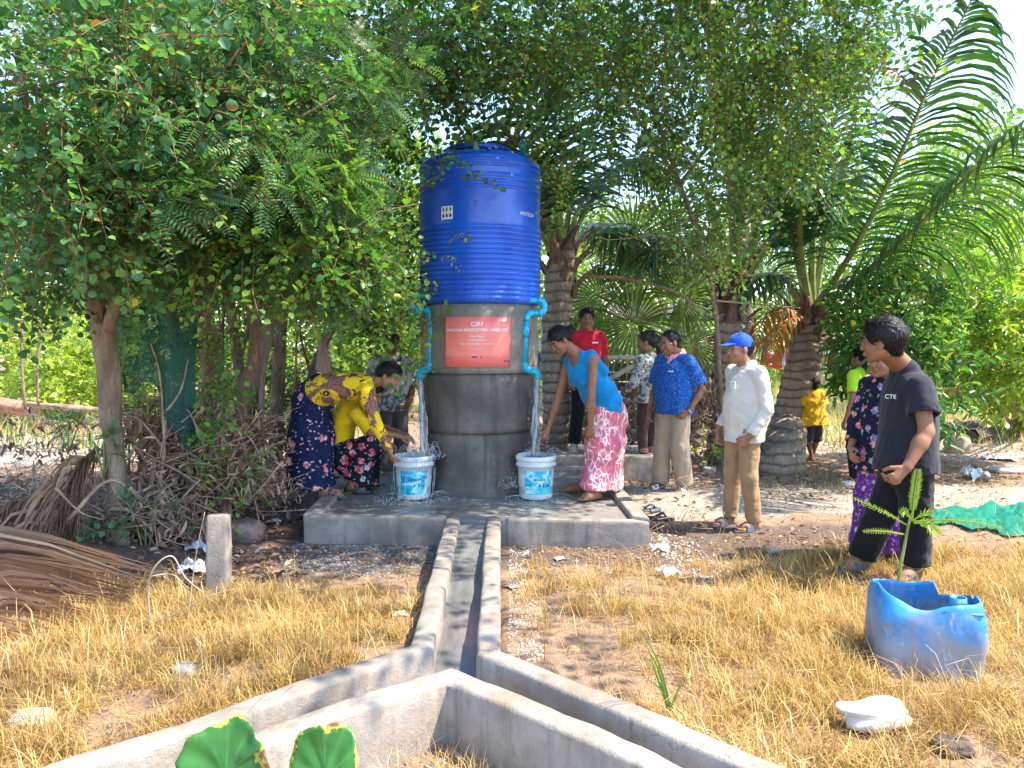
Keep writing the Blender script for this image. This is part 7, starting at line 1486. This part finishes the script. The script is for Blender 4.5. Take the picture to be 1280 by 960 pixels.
def brush(name, label, cl, n, seed, mat, r0=.010, L=.7, lv=0, lvmat=None, leafs=.09):
    t = root(name, label, 'brush pile'); rr = random.Random(seed); b = MB()
    for i in range(n):
        u, v, Y, ru, rv, ry = cl[i % len(cl)]; c = at(u + rr.gauss(0, .5) * ru, v + rr.gauss(0, .5) * rv, Y + rr.gauss(0, .5) * ry); d = Vector((rr.gauss(0, 1), rr.gauss(0, .5), rr.gauss(0, .55))).normalized() * L * rr.uniform(.3, 1); m = c + Vector((rr.gauss(0, .05), 0, rr.gauss(.02, .06))); b.tube(spline([c - d / 2, m, c + d / 2], 3), list(np.linspace(1, .3, 7) * r0 * rr.uniform(.3, 1)), 4)
    b.build('branch', mat, t, True)['kind'] = 'stuff'
    if lv:
        P = []
        for i in range(lv): u, v, Y, ru, rv, ry = cl[i % len(cl)]; P.append(tuple(at(u + rr.gauss(0, .55) * ru, v + rr.gauss(0, .5) * rv, Y + rr.gauss(0, .4) * ry)))
        q = PB(); q.leaf((0, 0, 0), (1, 0, -.2), (0, .2, 1), 1, .4, .35, True, .4); q2 = PB(); q2.leaf((0, 0, 0), (1, 0, -.5), (0, -.4, 1), 1, .22, .6, True, .5); D = RNG.normal(size=(lv, 3)); D[:, 2] -= 1
        V, F, T = stamp([q.out(), q2.out()], np.array(P), D, RNG.uniform(.4, 1.3, lv) * leafs, RNG.normal(size=lv), RNG.normal(size=lv) * .2); mk('dry_leaves', V, F, lvmat or m_dryleaf, t, False, tint=T)['kind'] = 'stuff'
    return t
brush('brush_heap', 'heap of dead branches and curled brown leaves under the hanging net', [(215, 610, 5.9, 60, 45, .35), (270, 600, 6.1, 60, 45, .35), (190, 650, 5.5, 50, 30, .3), (225, 560, 6.0, 60, 40, .3), (200, 530, 6.1, 45, 35, .3), (290, 545, 6.5, 50, 35, .3), (60, 650, 5.6, 60, 30, .3)], 620, 4, m_twig, .010, .75, 2300, leafs=.10)
brush('brush_heap', 'rusty brown dried bush between the leaning trunks and the platform', [(320, 570, 6.7, 30, 55, .3), (335, 610, 6.5, 35, 25, .25), (360, 560, 7.4, 20, 50, .3)], 260, 5, m_twig, .005, .35, 1100, leafs=.05)
brush('brush_heap', 'tangle of dead stalks behind the standing men', [(795, 520, 9.6, 45, 35, .3), (855, 540, 9.5, 30, 40, .3), (880, 500, 9.6, 20, 60, .3), (760, 530, 9.8, 40, 25, .3)], 300, 6, m_twig, .009, .55, 700, leafs=.12)
brush('brush_heap', 'thin litter of sticks beyond the feet of the standing men', [(880, 610, 7.6, 80, 12, .5), (960, 615, 7.8, 80, 10, .5), (850, 660, 6.2, 60, 12, .4)], 120, 7, m_twig, .004, .3)
brush('brush_heap', 'scattered sticks on dark soil at far left', [(50, 560, 8.0, 80, 15, 1), (60, 600, 6.6, 80, 20, .7), (80, 530, 9, 90, 8, 1)], 120, 8, m_twig_pale, .006, .5, 300, leafs=.09)
def plant_thing(name, label, cl, protos, mat, scale=(.7, 1.1)):
    t = root(name, label, 'plant'); foliage('leaves', cl, protos, mat, t, scale, -.3)
    for (u, v, Y, ru, rv, ry, n, to) in cl:
        for k in range(3): b = MB(); b.tube([at(u, v + rv * 1.5, Y), at(u + (k - 1) * ru * .3, v + rv * .7, Y), at(u + (k - 1) * ru * .7, v - rv * .3, Y)], .006, 5); b.build('stem', m_stalk, t, True)
    return t
plant_thing('weed', 'green weed sprouting right of the brush heap', [(285, 588, 5.9, 18, 24, .12, 12, .3), (302, 612, 5.8, 12, 12, .1, 5, .25)], P_ROUND, m_leaf); plant_thing('weed', 'broad-leaved weed at the foot of the sawn-off trunk', [(182, 660, 5.3, 18, 28, .12, 12, .05), (110, 685, 5.2, 14, 10, .1, 4, .05)], P_ROUND, m_leaf_teal)
plant_thing('weed', 'feathery sprout left of the sawn-off trunk', [(85, 535, 5.9, 20, 22, .1, 7, .1), (130, 560, 5.5, 18, 24, .1, 8, .05)], P_BIP, m_leaf_teal, (.6, .9)); plant_thing('weed', 'small green seedling growing from the brush heap', [(205, 445, 5.8, 18, 14, .1, 8, .4), (185, 505, 5.8, 18, 14, .1, 8, .1)], P_BIP, m_leaf, (.5, .8))
plant_thing('weed', 'low green weed near the palm behind the men', [(880, 565, 9.3, 18, 8, .1, 10, .4), (800, 540, 9.6, 20, 8, .1, 8, .4)], P_ROUND, m_leaf)
# pale bare twigs
def twigthing(label, paths, r, mat):
    t = root('bare_twig', label, 'twig')
    for k, P in enumerate(paths): b = MB(); Q = spline(P, 6); b.tube(Q, list(np.linspace(r, r * .35, len(Q)) * (1 if k == 0 else .6)), 7); b.build('branch', mat, t, True)
twigthing('pale bare twig arching out of the golden grass on the left', [[at(197, 845, 3.9), at(186, 760, 3.85), at(190, 715, 3.8), at(214, 695, 3.8), at(232, 722, 3.8), at(255, 742, 3.85)], [at(188, 780, 3.85), at(225, 765, 3.7), at(262, 745, 3.6), at(300, 735, 3.6)], [at(190, 720, 3.8), at(215, 718, 3.8), at(235, 735, 3.75)], [at(232, 800, 3.8), at(244, 700, 3.75), at(256, 640, 3.7)]], .006, m_twig_pale)
twigthing('long dry branch crossing in front of the brush heap', [[at(85, 650, 5.1), at(140, 600, 5.3), at(200, 640, 5.4), at(250, 600, 5.5)], [at(70, 610, 5.0), at(100, 640, 5.1), at(130, 650, 5.2)]], .016, m_twig)
twigthing('forked dead branch rising from the brush heap', [[at(195, 640, 5.7), at(205, 560, 5.7), at(200, 470, 5.7), at(185, 420, 5.7)], [at(203, 520, 5.7), at(225, 490, 5.6), at(235, 450, 5.6)], [at(204, 560, 5.7), at(180, 530, 5.6), at(165, 520, 5.6)]], .016, m_twig)
twigthing('dead branch across the palm heads above the man in blue', [[at(735, 345, 9.4), at(790, 350, 9.4), at(850, 368, 9.4), at(885, 400, 9.4)], [at(930, 345, 9.4), at(980, 343, 9.5), at(1010, 347, 9.6)], [at(880, 375, 9.2), at(920, 378, 9.2), at(1000, 385, 9.4)], [at(780, 395, 9.6), at(830, 410, 9.5), at(880, 440, 9.4)]], .028, m_twig)
# thin stems left
for (u0, v0, u1, v1, Y, lb) in [(32, 512, 28, 400, 10.2, 'thin straight sapling at far left'), (48, 508, 50, 420, 10.6, 'second thin sapling at far left, right of the first')]:
    t = root('sapling', lb, 'sapling'); b = MB(); b.tube(spline([at(u0, v0, Y), at((u0 + u1) / 2 - 3, (v0 + v1) / 2, Y), at(u1, v1, Y)], 5), .02, 6); b.build('trunk', m_bark, t, True); foliage('crown', [(u1, v1, Y, 22, 26, .2, 16, -.2)], P_MID, m_dryleaf if v1 < 410 else m_leaf, t, (.4, .7))
# nets
def netmat(m):
    t = m.node_tree; out = [n for n in t.nodes if n.type == 'OUTPUT_MATERIAL'][0]; src = out.inputs[0].links[0].from_socket; tr = t.nodes.new('ShaderNodeBsdfTransparent'); ms = t.nodes.new('ShaderNodeMixShader'); ms.inputs[0].default_value = .82; t.links.new(tr.outputs[0], ms.inputs[1]); t.links.new(src, ms.inputs[2]); t.links.new(ms.outputs[0], out.inputs[0])
netmat(m_net)
def sheet(name, label, cat, cols, mat, amp=.05, seed=0, nv=12, ns=5):
    """cols: list of (top point, bottom point)"""
    tops = spline([c[0] for c in cols], ns); bots = spline([c[1] for c in cols], ns); V = []; F = []; T = []; n = len(tops)
    for i in range(n):
        for j in range(nv + 1): x = j / nv; p = tops[i].lerp(bots[i], x); V.append(p + Vector((0, 1, 0)) * amp * (mnoise.noise(Vector((i * .55, x * 2, seed))) * 1.6 + .6 * math.sin(i * 1.3)) + Vector((0, 0, -.4 * amp * math.sin(x * 3.1))))
    for i in range(n - 1):
        for j in range(nv): F.append((i * (nv + 1) + j, (i + 1) * (nv + 1) + j, (i + 1) * (nv + 1) + j + 1, i * (nv + 1) + j + 1)); T.append(.5 + .5 * mnoise.noise(Vector((i * .4, j * .4, seed))))
    o = mk(name, V, F, mat, None, True, tint=np.clip(T, 0, 1), org=tops[0]); return tag(o, label, cat)
sheet('shade_net', 'dark green shade net hanging between the left trunks', 'net', [(at(132, 370, 5.75), at(152, 480, 5.75)), (at(165, 380, 5.7), at(166, 492, 5.7)), (at(195, 362, 5.7), at(190, 478, 5.7)), (at(220, 325, 5.7), at(218, 540, 5.7)), (at(243, 340, 5.8), at(242, 570, 5.8))], m_net, .05, 3)
V = []; F = []; T = []; n = 34
for i in range(n):
    for j in range(9):
        a = at(1160, 640, 1); x = i / (n - 1); p = G(1158 + 190 * x, lerp(648, 662, x) - (j / 8 - .4) * lerp(14, 42, min(1, x * 1.6)) + 3 * math.sin(i * .8)); V.append(p + Vector((0, 0, .015 + .06 * abs(mnoise.noise(Vector((i * .75, j * .9, 2))) + .5 * mnoise.noise(Vector((i * 1.7, j * 1.9, 5)))))))
for i in range(n - 1):
    for j in range(8): F.append((i * 9 + j, (i + 1) * 9 + j, (i + 1) * 9 + j + 1, i * 9 + j + 1)); T.append(random.random())
o = mk('ground_net', V, F, m_net2, None, True, tint=T, org=V[0]); tag(o, 'bright green net lying rumpled on the ground at right', 'net')
# hanging cloth among the leaves
sheet('hanging_cloth', 'pink and grey cloth hanging behind the bending woman', 'cloth', [(at(398, 424, 7.9), at(394, 462, 7.9)), (at(403, 416, 7.85), at(402, 466, 7.85)), (at(408, 430, 7.9), at(414, 464, 7.9))], m_pinkcloth, .03, 5)
# sapling in front of the man in black
sp_ = root('sapling', 'young feathery sapling growing in front of the man in black', 'sapling'); b = MB(); g0 = G(1122, 760); g0.y = 4.1; g0 = Vector((at(1122, 760, 4.15).x, 4.15, gz(2.1, 4.15)))
Ys = 4.15; b.tube(spline([g0, at(1124, 720, Ys), at(1131, 680, Ys), at(1137, 650, Ys), at(1141, 640, Ys)], 5), list(np.linspace(.011, .006, 21)), 8); b.build('stem', m_stalk, sp_, True)
def pinnate(parent, P, n, L, mat, seed, w_=.3, tint=.65, name='leaf_frond', ang=1.0):
    rr = random.Random(seed); Q, fr = frames(spline(P, 6)); V, F = tube(Q, list(np.linspace(.005, .0015, len(Q))), 5, False); V = [tuple(v) for v in V]; T = [.8] * len(F)
    for i in range(n):
        x = .22 + .78 * i / n; k = x * (len(Q) - 1); p = Q[int(k)].lerp(Q[min(len(Q) - 1, int(k) + 1)], k % 1); t = fr[int(k)][0]; s = t.cross(Vector((0, -1, .25))).normalized(); l = L * math.sin((x - .1) * 3.2) ** .5 if x < .97 else L * .4
        for sg in (-1, 1):
            d = (s * sg * ang + t * .5 + Vector((0, rr.uniform(-.3, .3), 0))).normalized(); e = d.cross(Vector((0, 1, 0))).normalized() * l * w_ * .5; b0 = len(V); V += [tuple(p), tuple(p + d * l * .45 + e), tuple(p + d * l), tuple(p + d * l * .45 - e)]; F.append((b0, b0 + 1, b0 + 2, b0 + 3)); T.append(tint + rr.uniform(-.08, .08))
    return mk(name, V, F, mat, parent, False, tint=T)
for i, (P, n, L, tn, ag) in enumerate([([at(1140, 652, Ys), at(1143, 620, Ys - .02), at(1148, 586, Ys - .03)], 24, .042, .7, 1.0), ([at(1133, 656, Ys), at(1105, 640, Ys - .1), at(1063, 621, Ys - .2)], 18, .03, .78, .35), ([at(1130, 668, Ys), at(1105, 664, Ys - .1), at(1078, 664, Ys - .15)], 14, .022, .78, .8), ([at(1142, 652, Ys), at(1185, 650, Ys - .15), at(1225, 654, Ys - .25), at(1256, 661, Ys - .3)], 22, .028, .8, .8), ([at(1142, 650, Ys), at(1155, 642, Ys - .05), at(1166, 642, Ys - .08)], 10, .035, .74, .5), ([at(1142, 654, Ys), at(1158, 655, Ys - .05), at(1172, 668, Ys - .1)], 14, .05, .78, .6), ([at(1139, 650, Ys), at(1132, 640, Ys - .05), at(1126, 643, Ys - .07)], 9, .035, .6, .6)]):
    pinnate(sp_, P, n, L, m_leaf_far, i, .26, tn, ang=ag)
# tall green grass blades near the right kerb
tg = root('grass_tuft', 'tall bright green grass blades beside the right arm of the drain', 'grass tuft')
for i, (u0, v0, u1, v1) in enumerate([(838, 885, 800, 785), (836, 885, 812, 815), (842, 885, 790, 840), (838, 888, 870, 842), (834, 886, 803, 800)]):
    Y = 2.85; a, e = at(u0, v0, Y), at(u1, v1, Y - .1); m = a.lerp(e, .5) + Vector((.012 * (-1) ** i, 0, .02)); P = spline([a, m, e], 5); V = []; F = []
    for j, p in enumerate(P): w_ = .0045 * (1 - (j / (len(P) - 1)) ** 2) + .0004; V += [p - Vector((w_, 0, 0)), p + Vector((0, -.002, 0)), p + Vector((w_, 0, 0))]
    for j in range(len(P) - 1): F += [(3 * j, 3 * j + 1, 3 * j + 4, 3 * j + 3), (3 * j + 1, 3 * j + 2, 3 * j + 5, 3 * j + 4)]
    mk('blade', V, F, m_grass, tg, True, tint=[.98] * len(F))
# big round leaves in the near foreground
lt = root('leafy_plant', 'plant with two large round green leaves browning at the edge, nearest the camera', 'plant')
def bigleaf(cu, cv, Y, rx, rz, tilt, notch, seed):
    c = at(cu, cv, Y); V = [c]; F = []; n = 56; m = 9; cols = [(0, 0, 0)]; U = Vector((0, math.cos(tilt), math.sin(tilt))); X = Vector((1, 0, 0)); Nn = X.cross(U)
    for j in range(1, m + 1):
        for i in range(n):
            a = 2 * math.pi * i / n; r = j / m; edge = 1 + .07 * math.sin(a * 5 + seed) + .05 * mnoise.noise(Vector((math.cos(a) * 3, math.sin(a) * 3, seed))) + .025 * math.sin(a * 13 + seed); dn = abs(((a - notch + math.pi) % (2 * math.pi)) - math.pi); edge *= 1 - .62 * math.exp(-(dn / .2) ** 2)
            vein = abs(math.sin(a * 5.5)) ; h = .16 * rx * math.sin(a * 2.5 + seed) * r * r + .022 * rx * math.sin(a * 11) * r + .16 * rx * r * r + .06 * rx * mnoise.noise(Vector((math.cos(a) * r * 4, math.sin(a) * r * 4, seed))); V.append(c + X * rx * edge * r * math.cos(a) + U * rz * edge * r * math.sin(a) + Nn * h); cols.append((r + .12 * math.sin(a * 4 + seed), 1 - min(1, vein * 4), 0))
    for i in range(n): F.append((0, 1 + i, 1 + (i + 1) % n))
    for j in range(m - 1):
        for i in range(n): b0 = 1 + j * n; F.append((b0 + i, b0 + n + i, b0 + n + (i + 1) % n, b0 + (i + 1) % n))
    o = mk('leaf', V, F, m_lotus, lt, True, cols=np.array(cols, np.float32)); s = o.modifiers.new('s', 'SOLIDIFY'); s.thickness = .0015
    b = MB(); b.tube(spline([c, c + Vector((.02, .03, -.3)), Vector((-.45, Y + .02, gz(-.45, Y)))], 6), .006, 8); b.build('petiole', m_stalk, lt, True)
bigleaf(282, 968, 1.72, .105, .120, 1.15, 4.9, 1.0); bigleaf(405, 972, 1.80, .092, .125, 1.1, 4.3, 2.7)
# broken blue jerrycan
jc = gnd(1160, 862, .09); jc = Vector((at(1156, 800, 3.37).x, 3.38, .085)); jt = thing('jerrycan', 'faded blue plastic jerrycan with its top cut open, lying upright in the grass', 'container', jc, rz=R(-14))
V = []; F = []; n = 64; LV = 16; Hh = .43
def sup(a, e=6.0): c, s = math.cos(a), math.sin(a); k = (abs(c) ** e + abs(s) ** e) ** (-1 / e); return c * k, s * k
def topz(a):
    x, y = sup(a); z = .395 + .014 * math.sin(a * 2 + 1) + .006 * mnoise.noise(Vector((x * 3, y * 3, 1))); 
    if y < -.3: z -= .045 * math.exp(-((x + .28) / .45) ** 2)
    if x > .5 and y > -.2: z -= .06 * (1 + y) * .6
    return z
for w_ in (0, 1):
    for j in range(LV + 1):
        x_ = j / LV
        for i in range(n):
            a = 2 * math.pi * i / n; sx, sy = sup(a); z = topz(a) * x_; bul = .975 + .025 * math.sin(min(1, x_ * 1.15) * math.pi) - .085 * max(0, (x_ - .80) / .2) ** 1.7; th = .006 if w_ else 0
            dent = .010 * mnoise.noise(Vector((sx * 2, sy * 2, z * 5))); cr = .012 if abs(abs(sx) - .55) < .09 and abs(sy) > .9 and x_ < .8 else 0
            V.append(((.242 * bul - th) * sx + dent, (.185 * bul - th - cr) * sy + dent, z + (.002 if w_ else 0)))
N_ = (LV + 1) * n
for w_ in (0, 1):
    for j in range(LV):
        for i in range(n):
            f_ = (w_ * N_ + j * n + i, w_ * N_ + j * n + (i + 1) % n, w_ * N_ + (j + 1) * n + (i + 1) % n, w_ * N_ + (j + 1) * n + i); F.append(f_ if not w_ else f_[::-1])
for i in range(n): F.append((LV * n + i, LV * n + (i + 1) % n, N_ + LV * n + (i + 1) % n, N_ + LV * n + i))
F.append(tuple(N_ + i for i in range(n))); V = [(x * .92 + .012 * mnoise.noise(Vector((x * 6, y * 6, z * 6))), y * .97 + .014 * mnoise.noise(Vector((x * 6 + 4, y * 6, z * 7))), z * .90) for x, y, z in V]; mk('shell', V, F, m_drum, jt, True)
b = MB(); V = []; cx, cy, cz = .100, -.115, .328; P_ = [(.03, -.165, .315), (.19, -.16, .311), (.205, -.08, .315), (.15, -.065, .325), (.09, -.070, .328), (.04, -.11, .323)]; top = [Vector(p) for p in P_]; mid = sum(top, Vector()) / 6 + Vector((0, 0, .012)); b.add(top + [mid] + [p - Vector((0, 0, .006)) for p in top], [(i, (i + 1) % 6, 6) for i in range(6)] + [(i, i + 7, (i + 1) % 6 + 7, (i + 1) % 6) for i in range(6)] + [tuple(range(12, 6, -1))]); b.build('shoulder_panel', m_drum, jt, True)
b = MB(); b.lathe((cx, cy, cz), [(.034, -.012), (.034, .004), (.037, .008), (.034, .012), (.034, .018), (.037, .022), (.034, .026), (.034, .040), (.028, .040), (.028, -.012)], 26); b.build('neck', m_drum, jt, True)
